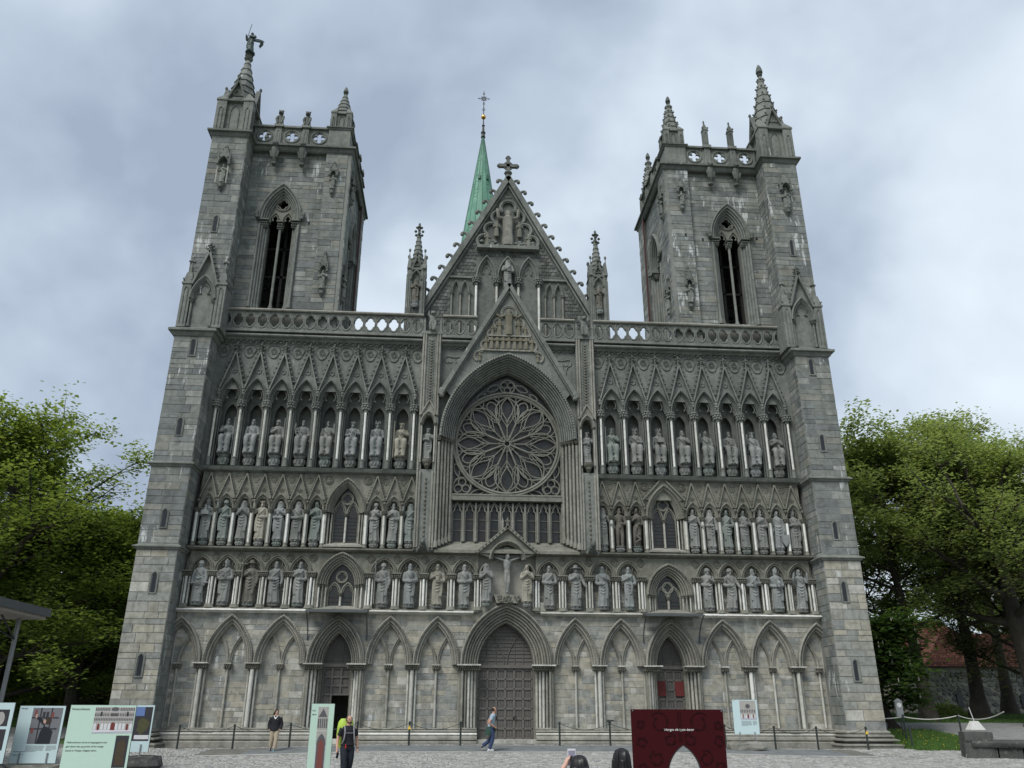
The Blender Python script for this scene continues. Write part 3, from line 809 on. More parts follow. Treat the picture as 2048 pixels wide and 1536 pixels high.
for s in (-1, 1):
    for L in (P3, P3b):
        for a, b in zip(L, L[1:]):
            cx = s * (a + b) / 2; w = 0.335
            e0, e1 = sorted((s * a, s * b))
            plate_arch(sp, e0, e1, cx, S3, w, 0.60, 12.06, 0.03, 0.2, 8)
            A = inst('t3arch', lambda: MB().archsweep(0, 0, w + 0.085, 0.77, [(0, 0.06), (0, -0.10), (0.03, -0.14), (0.06, -0.10), (0.075, -0.04), (0.095, -0.02), (0.12, -0.01), (0.13, 0.05), (0.14, 0.2)], 9), 'arch', M_BROWN, CATH, (cx, 0, S3))
            def tre():
                m = MB()
                for q in (-1, 1):
                    m.tube([(q * 0.31, 0.10, 0.0), (q * 0.27, 0.10, 0.16), (q * 0.15, 0.10, 0.20), (q * 0.20, 0.10, 0.34), (q * 0.10, 0.10, 0.47), (0, 0.10, 0.54)], 0.022, 5)
                return m
            inst('t3tre', tre, 'trefoil_cusp', M_BROWN, A, (0, 0, 0))
            G = inst('t3gab', lambda: gablet_mb(0.385, 1.20, 0.050, -0.14, 0.02), 'gablet', M_BROWN, CATH, (cx, 0, S3 + 0.52))
            tag(inst('t3cro', lambda: crockets_mb(0.385, 1.20, 9, 0.038, -0.07, 0.1), 'crocket', M_BROWN2, G, (0, 0, 0)), kind='stuff')
            inst('t3fin', lambda: finial_mb(0.05, 0.16), 'finial', M_BROWN2, G, (0, -0.04, 1.20))
            def orn():
                m = MB()
                for i in range(5):
                    a = PI / 2 + 2 * PI * i / 5; m.ball((0.075 * math.cos(a), 0, 0.075 * math.sin(a)), (0.045, 0.03, 0.045), 6, 4)
                m.ball((0, 0, 0), (0.04, 0.03, 0.04), 6, 4); return m
            inst('t3orn', orn, 'rosette', M_BROWN2, G, (0, -0.025, 0.42))
    for L in (P3, P3b):
        for x in L:
            o = inst('t3sh', lambda: shaft_mb(0.062, 1.38), 'column', M_WHITE, CATH, (s * x, -0.10, 8.56))
            for q in (-1, 1):
                if (s * x + q * 0.09) * s > 14.84: continue
                inst('t3shd', lambda: shaft_mb(0.03, 1.38), 'dark_shaft', M_DARK2, o, (q * 0.088, 0.05, 0))
            inst('t3cap', lambda: capital_mb(0.062, 0.22, 2.1, 8), 'capital', M_BROWN2, o, (0, 0.0, 1.37))
            inst('t3ba', lambda: base_mb(0.062, 0.26), 'base', M_BROWN, o, (0, 0, -0.25))
            inst('t3head', lambda: MB().ball((0, 0, 0), (0.07, 0.08, 0.09), 8, 6), 'carved_boss', M_BROWN2, o, (0, -0.02, 1.95))
            sp.box(s * x - 0.085, s * x + 0.085, 0.0, 0.63, 8.3, S3)
    for L in (P3, P3b):     # trefoil reliefs between gablets
        for x in L:
            if x in (14.63, 4.27): continue
            def t3():
                m = MB(); f = foil(0.085, 0.075, 3, PI / 2 + PI)
                m.tube([(f(t)[0], 0, f(t)[1]) for t in [2 * PI * i / 30 for i in range(30)]], 0.018, 5, closed=True)
                for i in range(3): m.ball((0.06 * math.cos(PI / 2 + PI + 2 * PI * i / 3), 0, 0.06 * math.sin(PI / 2 + PI + 2 * PI * i / 3)), (0.035, 0.02, 0.035), 6, 4)
                return m
            inst('t3tf', t3, 'trefoil', M_BROWN2, CATH, (s * x, 0.02, 11.62))
    plate_arch(sp, *sorted((s * 6.74, s * 8.72)), s * 7.72, 10.14, 0.80, 1.35, 12.06, 0.03, 0.31, 12, z0=8.3)
    for q in (-1, 1):       # round medallions beside the window
        x = s * 7.72 + q * 0.93
        m = MB().tube([(x + 0.19 * math.cos(a), 0.0, 11.66 + 0.19 * math.sin(a)) for a in [2 * PI * i / 20 for i in range(20)]], 0.03, 5, closed=True)
        m.ball((x, 0.02, 11.70), (0.06, 0.05, 0.07), 7, 5); m.ball((x, 0.03, 11.58), (0.10, 0.05, 0.09), 7, 5)
        for k in (-1, 1): m.ball((x + k * 0.10, 0.03, 11.64), (0.05, 0.03, 0.10), 6, 4)
        obj('angel_medallion', m, M_BROWN2, CATH)
obj_lr('niche_spandrel', sp, M_BROWN, CATH)
for s in (-1, 1):
    W = window(s * 7.72, 8.66, 10.05, 0.96, 1.68, 0.61, 10.02, 0.62, 10.78, 0.27, 5, M_BROWN, True)
    for q in (-1, 1):
        for k, x in enumerate((0.66, 0.79, 0.92)):
            inst('w3sh', lambda: shaft_mb(0.04, 1.44), 'side_shaft', M_WHITE2 if k != 1 else M_TRIM, W, (s * 7.72 + q * x, 0.10 - 0.10 * k, 8.56))
            inst('w3shc', lambda: capital_mb(0.04, 0.14, 1.9, 7), 'capital', M_BROWN2, W, (s * 7.72 + q * x, 0.10 - 0.10 * k, 9.98))
        for zz in range(3): pass
    if s > 0:
        G = obj('gablet', gablet_mb(1.05, 1.15, 0.08, -0.12, 0.0), M_BROWN, CATH, (7.72, 0, 10.98))
        tag(obj('crocket', crockets_mb(1.05, 1.15, 9, 0.045, -0.05, 0.1), M_BROWN2, G), kind='stuff')
        obj('finial', finial_mb(0.09, 0.25), M_BROWN2, G, (0, -0.05, 1.1))
sill = MB()
for a, b in ((-14.86, -4.2), (4.2, 14.86)):
    sill.add([(x, y, z) for x in (a, b) for y, z in ((-0.28, 8.34), (0.63, 8.50), (0.63, 8.2), (-0.2, 8.2))], [(0, 1, 5, 4), (0, 4, 7, 3), (0, 3, 2, 1), (4, 5, 6, 7)])
obj_lr('sill', sill, M_BROWN, CATH)

# --- tier four
P4 = [14.46, 13.25, 12.03, 10.81, 9.59, 8.36, 7.13, 5.92, 4.72]
S4 = 15.56
obj('niche_wall', MB().box(-14.86, 14.86, 0.92, 0.99, 12.0, 19.0), M_DARK2, CATH)
sp = MB(); inner = MB()
SHB = []
for s in (-1, 1):
    sp.prism([(s * 14.46, 12.1), (s * 14.87, 12.1), (s * 14.87, 19.0), (s * 14.46, 19.0)][::s], 0.04, 0.95)
    sp.prism([(s * 4.40, 12.1), (s * 4.72, 12.1), (s * 4.72, 19.0), (s * 4.40, 19.0)][::s], 0.04, 0.95)
    for a, b in zip(P4, P4[1:]):
        cx = s * (a + b) / 2; w = 0.49
        e0, e1 = sorted((s * a, s * b))
        plate_arch(sp, e0, e1, cx, S4, w, 0.88, 18.95, 0.04, 0.30, 10)
        plate_arch(inner, e0, e1, cx, 15.05, 0.29, 0.55, 16.6, 0.48, 0.60, 7, z0=12.1)
        A = inst('t4arch', lambda: MB().archsweep(0, 0, 0.61, 1.28, [(0, 0.06), (0, -0.16), (0.04, -0.21), (0.08, -0.16), (0.10, -0.07), (0.125, -0.03), (0.15, -0.07), (0.18, -0.05), (0.195, 0.02), (0.22, 0.04), (0.24, 0.30)], 10), 'arch', M_DARK, CATH, (cx, 0, S4))
        def kn():
            m = MB(); hood_knobs(m, 0, 0, 0.61, 1.28, 0.05, -0.20, 26, 0.035); return m
        tag(inst('t4knob', kn, 'leaf_moulding', M_DARK2, A, (0, 0, 0)), kind='stuff')
        def tre():
            m = MB()
            for q in (-1, 1):
                m.tube([(q * 0.40, 0.12, 0.02), (q * 0.36, 0.12, 0.18), (q * 0.30, 0.12, 0.26), (q * 0.21, 0.12, 0.22), (q * 0.27, 0.12, 0.36), (q * 0.24, 0.12, 0.50), (q * 0.12, 0.12, 0.70), (0, 0.12, 0.80)], 0.03, 5)
                m.ball((q * 0.20, 0.11, 0.215), 0.05, 6, 4)
            return m
        inst('t4tre', tre, 'trefoil_cusp', M_DARK, A, (0, 0, 0))
        G = inst('t4gab', lambda: gablet_mb(0.575, 2.02, 0.070, -0.20, 0.03), 'gablet', M_DARK2, CATH, (cx, 0, 16.22))
        tag(inst('t4cro', lambda: crockets_mb(0.575, 2.02, 8, 0.085, -0.10, 0.1), 'crocket', M_DARK, G, (0, 0, 0)), kind='stuff')  # darker stone than the wall: shadow on the crockets put into their colour
        inst('t4fin', lambda: finial_mb(0.15, 0.56), 'finial', M_DARK, G, (0, -0.08, 2.0))
        def orn():
            m = MB()
            for i in range(6):
                a = PI / 2 + 2 * PI * i / 6; m.ball((0.10 * math.cos(a), 0, 0.10 * math.sin(a)), (0.055, 0.04, 0.055), 6, 4)
            p = arch(0, -0.15, 0.24, 0.55, 0, 6); m.tube([(x, 0, z) for x, z in p], 0.02, 4)
            return m
        inst('t4orn', orn, 'rosette', M_DARK2, G, (0, -0.02, 0.98))
    for x in P4:
        o = inst('t4sh', lambda: shaft_mb(0.058, 2.42), 'column', M_WHITE, CATH, (s * x, -0.16, 12.67))
        for q in (-1, 1):
            inst('t4shd', lambda: shaft_mb(0.042, 2.9), 'dark_shaft', M_DARK, o, (q * 0.115, 0.10, -0.42))
            inst('t4she', lambda: shaft_mb(0.035, 2.9), 'back_shaft', M_DARK, o, (q * 0.185, 0.24, -0.42))
        inst('t4cap', lambda: capital_mb(0.10, 0.46, 2.25, 9), 'capital', M_DARK2, o, (0, 0.06, 2.42))
        inst('t4ba', lambda: MB().lathe([(0.105, 0), (0.105, 0.36), (0.125, 0.38), (0.125, 0.42), (0.07, 0.46)], 10), 'base', M_DARK2, o, (0, 0.0, -0.46))
        inst('t4boss', lambda: MB().ball((0, 0, 0), (0.10, 0.11, 0.14), 8, 6).ball((0, -0.03, -0.16), (0.08, 0.09, 0.08), 7, 5), 'carved_boss', M_DARK2, o, (0, 0.06, 3.42))
        sp.box(s * x - 0.12, s * x + 0.12, 0.04, 0.95, 12.1, S4 + 0.02)
    xs = [14.46 + 0.18] + [(a + b) / 2 for a, b in zip(P4, P4[1:])] and P4
    for x in P4:            # trefoil shields between gablet tops
        if x in (14.46, 4.72): xx = x + (0.05 if x > 10 else -0.02)
        else: xx = x
        def sh():
            m = MB()
            def f(t):
                k = 0.25 + 0.09 * abs(math.cos(1.5 * (t - PI / 2 - PI))) ** 0.8
                return k * math.cos(t) * 0.98, k * math.sin(t) * 1.15
            m.tube([(f(t)[0], 0, f(t)[1]) for t in [2 * PI * i / 30 for i in range(30)]], 0.028, 5, closed=True)
            for i in range(9):
                a = 2 * PI * i / 9; q = 0.13 if i % 2 else 0.06
                m.tube([(q * math.cos(a), 0.0, q * math.sin(a)), ((q + .05) * math.cos(a + .7), -0.01, (q + .05) * math.sin(a + .7)), ((q + .02) * math.cos(a + 1.5), 0, (q + .02) * math.sin(a + 1.5))], 0.016, 4)
            return m
        inst('t4sh3', sh, 'carved_shield', M_DARK, CATH, (s * xx, 0.015, 18.36))
obj_lr('niche_spandrel', sp, M_DARK2, CATH)
obj_lr('niche_arcade', inner, M_DARK, CATH)
for s in (-1, 1):
    for a, b in zip(P4, P4[1:]):       # ashlar between the gablets
        pass
    def iv(z, s=s):
        out = []
        for x in P4[1:-1]:
            hwid = 0.61 - 0.575 * max(0, (2.02 - (z - 16.22)) / 2.02) - 0.02
            if hwid > 0.08: out.append((s * x - hwid, s * x + hwid))
        return out
sill = MB()
for a, b in ((-14.86, -4.45), (4.45, 14.86)):
    sill.add([(x, y, z) for x in (a, b) for y, z in ((-0.30, 12.17), (0.93, 12.34), (0.93, 12.0), (-0.2, 12.0))], [(0, 1, 5, 4), (0, 4, 7, 3), (0, 3, 2, 1), (4, 5, 6, 7)])
obj_lr('sill', sill, M_DARK2, CATH)

# --- cornice and balustrade
for a, b in ((-14.86, -4.48), (-3.48, -1.66), (1.66, 3.48), (4.48, 14.86)):
    C = string(a, b, 19.10, 0.42, 0.22, M_DARK2, 'cornice')
    m = MB()
    n = int((b - a) / 0.30)
    for i in range(n):
        x = a + (b - a) * (i + 0.5) / n
        for k in (-1, 1): m.ball((x + k * 0.06, -0.08, 18.84 + 0.03 * k), (0.06, 0.05, 0.05), 6, 4)
    tag(obj('leaf_moulding', m, M_DARK2, C), kind='stuff')
    obj('top_rail', MB().add([(x, y, z) for x in (a, b) for y, z in ((-0.42, 20.46), (-0.45, 20.52), (-0.36, 20.62), (-0.14, 20.64), (-0.08, 20.52), (-0.10, 20.46))],
                             [(i, (i + 1) % 6, 6 + (i + 1) % 6, 6 + i) for i in range(6)] + [(0, 5, 4, 3, 2, 1), (6, 7, 8, 9, 10, 11)]), M_TRIM, C)
    obj('bottom_rail', MB().box(a, b, -0.42, -0.10, 19.28, 19.42), M_DARK2, C)
    n = max(1, round((b - a) / 0.627)); p = (b - a) / n
    for i in range(n):
        def pan():
            m = MB().pierced(0, 0, p, 1.04, foil(0.150, 0.120, 4, 0, 0.95, 1.32), -0.06, 0.06, 40)
            m.tube([(0.265 * math.sin(t) * (1 - 0.12 * abs(math.cos(t)) ** 6), -0.07, 0.43 * math.cos(t)) for t in [2 * PI * i / 28 for i in range(28)]], 0.028, 5, closed=True)
            m.tube([(-p / 2, -0.07, -0.5), (-p / 2, -0.07, 0.5)], 0.012, 4)
            return m
        P = inst('bal%.3f' % p, pan, 'balustrade_panel', M_DARK2, C, (a + p * (i + 0.5), -0.26, 19.94))
    for i in range(n + 1):
        for zz in (19.52, 20.36):
            if 0 < i < n: inst('balh', lambda: MB().tube([(0.065 * math.cos(t), 0, 0.065 * math.sin(t)) for t in [2 * PI * i / 12 for i in range(12)]], 0.018, 4, closed=True), 'roundel', M_DARK2, C, (a + p * i, -0.33, zz))

# --- centre: piers, rose window, gables
cen = MB()
plate_arch(cen, -3.50, 3.50, 0, 13.9, 3.40, 4.55, 19.05, 0.0, 0.95, 16, z0=8.3)
obj('centre_wall', cen, M_DARK2, CATH)
for s in (-1, 1):
    x0, x1 = sorted((s * 3.50, s * 4.46))
    Pm = MB().box(x0, x1, -0.32, 0.95, 8.3, 12.2).box(x0, x1, -0.32, 0.95, 15.3, 19.55)
    Pm.box(x0, x0 + 0.20, -0.32, 0.95, 12.2, 15.3).box(x1 - 0.20, x1, -0.32, 0.95, 12.2, 15.3).box(x0 + 0.2, x1 - 0.2, 0.3, 0.95, 12.2, 15.3)
    Pm.box(x0 - 0.04, x1 + 0.04, -0.42, -0.05, 19.45, 19.62)
    P = obj('pier', Pm, M_BROWN if False else M_DARK2, CATH)
    for k, dx in enumerate((-0.42, -0.30, 0.30, 0.42)):
        obj('shaft', MB().tube([(s * 3.98 + dx, -0.36, 8.4), (s * 3.98 + dx, -0.36, 12.2)], 0.055, 8).tube([(s * 3.98 + dx, -0.36, 15.2), (s * 3.98 + dx, -0.36, 19.45)], 0.055, 8) if False else MB().tube([(s * 3.98 + dx, -0.36, 15.0), (s * 3.98 + dx, -0.36, 19.45)], 0.055, 8), M_TRIM, P)
        obj('shaft', MB().tube([(s * 3.98 + dx, -0.36, 8.4), (s * 3.98 + dx, -0.36, 12.1)], 0.055, 8), M_TRIM, P)
        if abs(dx) > 0.4: obj('shaft', MB().tube([(s * 3.98 + dx, -0.36, 12.1), (s * 3.98 + dx, -0.36, 14.6)], 0.045, 8), M_TRIM, P)
    m = MB()
    for i in range(22):
        z = 15.75 + 3.5 * i / 22
        m.ball((s * 3.98, -0.34, z), (0.085, 0.04, 0.055), 6, 4)
        for k in (-1, 1): m.ball((s * 3.98 + k * 0.12, -0.33, z + 0.05), (0.03, 0.03, 0.06), 5, 4)
    for i in range(16):
        z = 8.55 + 3.4 * i / 16
        m.ball((s * 3.98, -0.34, z), (0.06, 0.04, 0.09), 6, 4)
    tag(obj('leaf_ornament', m, M_BROWN2, P), kind='stuff')
    obj('niche_arch', MB().archsweep(s * 3.98, 14.55, 0.40, 0.66, [(0, 0.0), (0, -0.46), (0.04, -0.50), (0.08, -0.46), (0.11, -0.40), (0.14, -0.30), (0.15, 0.3)], 9), M_TRIM, P)
    obj('gablet', gablet_mb(0.42, 0.80, 0.06, -0.46, -0.33), M_TRIM, P, (s * 3.98, 0, 14.98))
    for q in (-1, 1):
        obj('niche_shaft', shaft_mb(0.04, 1.9), M_WHITE2, P, (s * 3.98 + q * 0.33, -0.40, 12.55))
        obj('capital', capital_mb(0.04, 0.16, 2.0, 7), M_BROWN2, P, (s * 3.98 + q * 0.33, -0.40, 14.42))
    obj('corbel', MB().lathe([(0.05, 0), (0.10, 0.1), (0.22, 0.30), (0.26, 0.36), (0.26, 0.46)], 10).ball((0, -0.12, 0.18), 0.1, 7, 5), M_BROWN2, P, (s * 3.98, -0.30, 12.22))
    # pinnacles and a beast on the pier top
    for dx in (-0.42, 0.42):
        obj('pinnacle', MB().box(-0.06, 0.06, -0.06, 0.06, 0, 0.5).prismz([(-.07, -.07), (.07, -.07), (.07, .07), (-.07, .07)], 0.5, 0.82, 0.1), M_DARK2, P, (s * 3.98 + dx, -0.33, 19.6))
    # string of spouts at the pier foot
    g = MB().tube([(0, 0.1, 0), (0, -0.35, 0.05), (0, -0.62, 0.12)], [0.2, 0.17, 0.13], 8).ball((0, -0.68, 0.2), (0.13, 0.16, 0.15), 8, 6)
    for q in (-1, 1): g.tube([(q * 0.1, -0.3, 0.0), (q * 0.26, -0.35, -0.12), (q * 0.26, -0.5, -0.2)], 0.06, 5).ball((q * 0.1, -0.66, 0.34), 0.045, 5, 4)
    obj('gargoyle', g, M_DARK, P, (s * 3.98, -0.30, 8.36))

ROLL = rolls(0.0, 0.74, -0.42, 0.42, 7, 0.042)
RA = obj('rose_arch', MB().archsweep(0, 13.9, 3.42, 4.6, ROLL, 22), M_DARK2, CATH)
m = MB(); hood_knobs(m, 0, 13.9, 3.42, 4.6, 0.09, -0.50, 84, 0.045); tag(obj('leaf_moulding', m, M_TRIM, RA), kind='stuff')
m = MB(); hood_knobs(m, 0, 13.9, 3.42, 4.6, 0.70, 0.38, 90, 0.035)
for s in (-1, 1):
    for i in range(52): m.ball((s * 2.74, 0.36, 8.95 + 4.9 * i / 52), 0.033, 5, 4)
tag(obj('bead_moulding', m, M_TRIM, RA), kind='stuff')
for s in (-1, 1):
    for k in range(5):
        x = 2.80 + 0.155 * k; y = 0.30 - 0.15 * k
        obj('jamb_shaft', MB().lathe([(0.11, 0), (0.11, 0.2), (0.075, 0.3), (0.062, 0.35), (0.062, 5.2)], 8), M_TRIM, RA, (s * x, y, 8.42 + 0.40 * (4 - k) / 4))
        inst('racap', lambda: capital_mb(0.07, 0.26, 1.7, 7), 'capital', M_BROWN2, RA, (s * x, y, 13.70))
    obj('jamb', MB().box(*sorted((s * 2.70, s * 3.5)), 0.36, 0.95, 8.3, 13.9), M_TRIM, RA)
obj('head_corbel', MB().ball((3.38, -0.45, 16.25), (0.17, 0.2, 0.24), 8, 6).ball((3.38, -0.5, 16.02), (0.13, 0.14, 0.12), 7, 5), M_DARK2, RA)
obj('head_corbel', MB().ball((-3.38, -0.45, 16.25), (0.17, 0.2, 0.24), 8, 6).ball((-3.38, -0.5, 16.02), (0.13, 0.14, 0.12), 7, 5), M_DARK2, RA)
# glass and tracery
YT = 0.56
RW = obj('rose_window', MB().prism([(-2.75, 8.85)] + arch(0, 13.9, 2.75, 3.75, 0, 14) + [(2.75, 8.85)], 0.74, 0.76), M_GLASS, CATH)
RZ = 13.88
def P_(ang, r, t, y=YT):
    c, q = math.cos(ang), math.sin(ang)
    return (r * c - t * q, y, RZ + r * q + t * c)
def circ(m, x, z, r, tr, n=20, y=YT): m.tube([(x + r * math.cos(2 * PI * i / n), y, z + r * math.sin(2 * PI * i / n)) for i in range(n)], tr, 5, closed=True)
def smooth(pts, k=4):
    out = []
    for i in range(len(pts) - 1):
        p0 = pts[max(0, i - 1)]; p1 = pts[i]; p2 = pts[i + 1]; p3 = pts[min(len(pts) - 1, i + 2)]
        for j in range(k):
            t = j / k
            out.append(tuple(0.5 * (2 * b + (c - a) * t + (2 * a - 5 * b + 4 * c - d) * t * t + (3 * b - a - 3 * c + d) * t ** 3) for a, b, c, d in zip(p0, p1, p2, p3)))
    out.append(pts[-1]); return out
m = MB(); circ(m, 0, RZ, 2.60, 0.085, 64); circ(m, 0, RZ, 2.72, 0.05, 64, YT - 0.08); circ(m, 0, RZ, 0.17, 0.055, 20)
obj('rim', m, M_TRACERY, RW)
for i in range(8):
    A = PI / 2 + i * PI / 4; m = MB()
    m.tube([P_(A, 0.2, 0), P_(A, 1.1, 0)], 0.028, 6)
    for q in (-1, 1):
        al = [(1.1, 0), (1.32, .06), (1.5, .17), (1.75, .28), (2.0, .31), (2.25, .21), (2.5, 0)]
        m.tube(smooth([P_(A, r, q * t) for r, t in al]), 0.030, 6)
        ou = [(1.13, .468), (1.35, .53), (1.65, .60), (1.95, .58), (2.25, .40), (2.53, .03)]
        m.tube(smooth([P_(A, r, q * t) for r, t in ou]), 0.038, 6)
        m.tube(smooth([P_(A, r, q * t) for r, t in [(0.85, 0), (1.05, .09), (1.25, .22), (1.4, .30), (1.6, .45), (1.78, .57)]]), 0.022, 5)
        m.tube(smooth([P_(A, r, q * t) for r, t in [(1.05, .435), (1.22, .38), (1.38, .30), (1.6, .30), (1.72, .27)]]), 0.020, 5)
        for r, t in ((1.22, .10), (1.62, .40), (2.1, .42), (1.3, .42)): m.ball(P_(A, r, q * t, YT - 0.03), 0.03, 5, 4)
    obj('petal', m, M_TRACERY, RW)
    B = A + PI / 8; m = MB()
    m.tube([P_(B, 0.2, 0, YT - 0.03), P_(B, 1.22, 0, YT - 0.03)], 0.048, 6)
    for q in (-1, 1):
        m.tube(smooth([P_(B, r, q * t) for r, t in [(1.45, 0), (1.66, .10), (1.9, .22), (2.12, .25), (2.32, .16), (2.42, 0)]]), 0.030, 6)
        m.tube(smooth([P_(B, r, q * t) for r, t in [(1.18, .0), (1.45, .14), (1.75, .30), (2.05, .42), (2.3, .40), (2.5, .27)]]), 0.028, 6)
        m.tube(smooth([P_(B, r, q * t) for r, t in [(2.25, .44), (2.4, .52), (2.52, .55)]]), 0.022, 5)
    m.tube([P_(B, 1.2, 0), P_(B, 1.47, 0)], 0.030, 6)
    m.tube([P_(B, 0.5, 0.03), P_(B, 0.36, 0.09), P_(A, 0.42, 0)], 0.022, 5); m.tube([P_(B, 0.5, -0.03), P_(B, 0.36, -0.09), P_(A + PI / 4, 0.42, 0)], 0.022, 5)
    obj('spoke', m, M_TRACERY, RW)
def trio(cx, cz, R, ph):
    m = MB(); circ(m, cx, cz, R, 0.045, 24)
    for i in range(3): circ(m, cx + R * 0.5 * math.cos(ph + 2 * PI * i / 3), cz + R * 0.5 * math.sin(ph + 2 * PI * i / 3), R * 0.42, 0.032, 16)
    obj('trefoil_tracery', m, M_TRACERY, RW)
trio(0, 16.98, 0.38, -PI / 2)
for s in (-1, 1):
    trio(s * 2.22, 11.62, 0.44, PI / 2)
    for (x, z, a, b, an) in ((0.74, 16.88, .34, .17, -28), (1.36, 16.42, .24, .12, -38), (1.45, 11.33, .34, .13, -14), (2.5, 12.45, .32, .13, 75), (0.9, 11.25, .18, .06, -8)):
        an = rad(an); m = MB()
        pts = []
        for i in range(20):
            t = 2 * PI * i / 20; u = a * math.cos(t); v = b * math.sin(t) * (1 - 0.25 * abs(math.cos(t)))
            pts.append((s * (x + u * math.cos(an) - v * math.sin(an)), YT, z + u * math.sin(an) + v * math.cos(an)))
        m.tube(pts, 0.03, 5, closed=True)
        m.tube([(s * (x - 1.25 * a * math.cos(an)), YT, z - 1.25 * a * math.sin(an)), (s * (x - a * math.cos(an)), YT, z - a * math.sin(an))], 0.035, 5)
        obj('dagger_tracery', m, M_TRACERY, RW)
obj('transom', MB().box(-2.76, 2.76, 0.30, 0.73, 10.88, 11.10).box(-2.76, 2.76, 0.40, 0.73, 11.10, 11.22).tube([(-2.7, 0.32, 11.14), (2.7, 0.32, 11.14)], 0.05, 6), M_TRACERY, RW)
for i in range(9):
    x = -2.42 + 0.605 * i; m = MB()
    p = arch(x, 10.28, 0.225, 0.44, 0, 8)
    p2 = [(x - 0.225, 10.28), (x - 0.20, 10.36), (x - 0.12, 10.42), (x - 0.14, 10.5), (x - 0.05, 10.66), (x, 10.76), (x + 0.05, 10.66), (x + 0.14, 10.5), (x + 0.12, 10.42), (x + 0.20, 10.36), (x + 0.225, 10.28)]
    m.tube([(x - 0.225, YT, 8.9), (x - 0.225, YT, 10.28)] + [(a, YT, b) for a, b in p2[1:-1]] + [(x + 0.225, YT, 10.28), (x + 0.225, YT, 8.9)], 0.036, 6)
    m.tube([(x - 0.30, YT, 10.3), (x - 0.27, YT, 10.55), (x - 0.08, YT, 10.72), (x, YT, 10.86), (x + 0.08, YT, 10.72), (x + 0.27, YT, 10.55), (x + 0.30, YT, 10.3)], 0.026, 5)
    for zz in (9.45, 9.98): m.box(x - 0.2, x + 0.2, 0.69, 0.71, zz - 0.012, zz + 0.012)
    obj('lancet', m, M_TRACERY, RW)
for i in range(10):
    x = -2.7225 + 0.605 * i
    obj('mullion', MB().lathe([(0.085, 0), (0.085, 0.12), (0.055, 0.17), (0.05, 1.9)], 8), M_TRACERY, RW, (x, 0.50, 8.88))
obj('sloping_sill', MB().add([(-2.76, 0.74, 8.92), (2.76, 0.74, 8.92), (3.45, -0.30, 8.34), (-3.45, -0.30, 8.34), (-2.76, 0.74, 8.2), (2.76, 0.74, 8.2), (3.45, -0.30, 8.2), (-3.45, -0.30, 8.2)], [(0, 1, 2, 3), (3, 2, 6, 7), (0, 3, 7, 4), (1, 5, 6, 2)]), M_BROWN, CATH)

# gablet over the rose with its relief
GB = MB(); sl = 1.836
ap = arch(0, 13.9, 3.42, 4.6, -0.02, 22); k = len(ap) // 2
zl = 16.4; xl = (22.30 - zl) / sl
side = [(x, z) for x, z in ap if z > zl - 0.4]
GB.prism([(-xl, zl)] + side + [(xl, zl), (0, 22.30)], -0.36, -0.05)
for s in (-1, 1):
    GB.bar((s * (22.44 - 16.1) / sl, 16.1), (0, 22.44), 0.20, -0.62, 0.0, ext=0.06)
    GB.bar((s * ((22.44 - 16.1) / sl - 0.16), 16.15), (0, 22.12), 0.09, -0.52, -0.2, ext=0.0)
RG = obj('rose_gable', GB, M_DARK2, CATH)
m = MB()
lob = [(0, 21.25)] 
for i in range(2):
    pass
pts = [(-1.78, 18.0), (-1.72, 18.35), (-1.45, 18.45), (-1.48, 18.85), (-1.15, 19.0), (-1.12, 19.45), (-0.82, 19.55), (-0.80, 20.0), (-0.52, 20.1), (-0.55, 20.6), (-0.3, 21.0), (0, 21.25)]
def lobes(m, cs, y, r, base):
    for s in (-1, 1):
        for x, z, q in cs:
            if x == 0: rng = (rad(-35), rad(215)) if s > 0 else None
            else: rng = (rad(28.6 - 92), rad(28.6 + 92))
            if rng: m.tube([(s * (x + q * math.cos(rng[0] + (rng[1] - rng[0]) * i / 12)), y, z + q * math.sin(rng[0] + (rng[1] - rng[0]) * i / 12)) for i in range(13)], r, 6)
LB = [(1.50, 18.28, .30), (1.16, 18.92, .31), (0.83, 19.55, .31), (0.50, 20.20, .32), (0, 20.82, .42)]
lobes(m, LB, -0.40, 0.045, 0); lobes(m, [(x, z, q * .84) for x, z, q in LB], -0.385, 0.03, 0)
obj('relief_frame', m, M_TRIM, RG)
def small_figure(m, x, z, h, y, lean=0.0, arms=0):
    m.lathe([(0.13 * h, 0), (0.15 * h, 0.08 * h), (0.12 * h, 0.45 * h), (0.14 * h, 0.72 * h), (0.15 * h, 0.78 * h), (0.06 * h, 0.84 * h), (0.075 * h, 0.92 * h), (0.06 * h, 0.98 * h), (0.02 * h, h)], 8, (x, y, z), 1.0, 0.7)
    for q in (-1, 1):
        if arms == 2: m.tube([(x + q * .13 * h, y, z + .76 * h), (x + q * .30 * h, y - .02, z + .68 * h), (x + q * .46 * h, y - .05, z + .78 * h)], .045 * h, 5)
        elif arms == 3: m.tube([(x + q * .13 * h, y, z + .76 * h), (x + q * .24 * h, y - .02, z + .80 * h), (x + q * .26 * h, y - .05, z + 1.02 * h)], .045 * h, 5)
        else: m.tube([(x + q * .13 * h, y, z + .76 * h), (x + q * .17 * h, y - .04, z + .58 * h), (x + q * .04 * h, y - .1 * h, z + .60 * h)], .04 * h, 5)
def relief(name, x, z, h, y, arms, par, mat):
    m = MB(); small_figure(m, x, z, h, y, 0, arms); return obj(name, m, mat, par, recalc=True)
relief('seated_judge_figure', 0, 19.52, 1.50, -0.42, 2, RG, M_RELIEF)
for x, z, h in ((-.50, 19.5, .95), (.50, 19.5, .95), (-.86, 19.5, .62), (.86, 19.5, .62)): relief('relief_figure', x, z, h, -0.40, 0, RG, M_RELIEF)
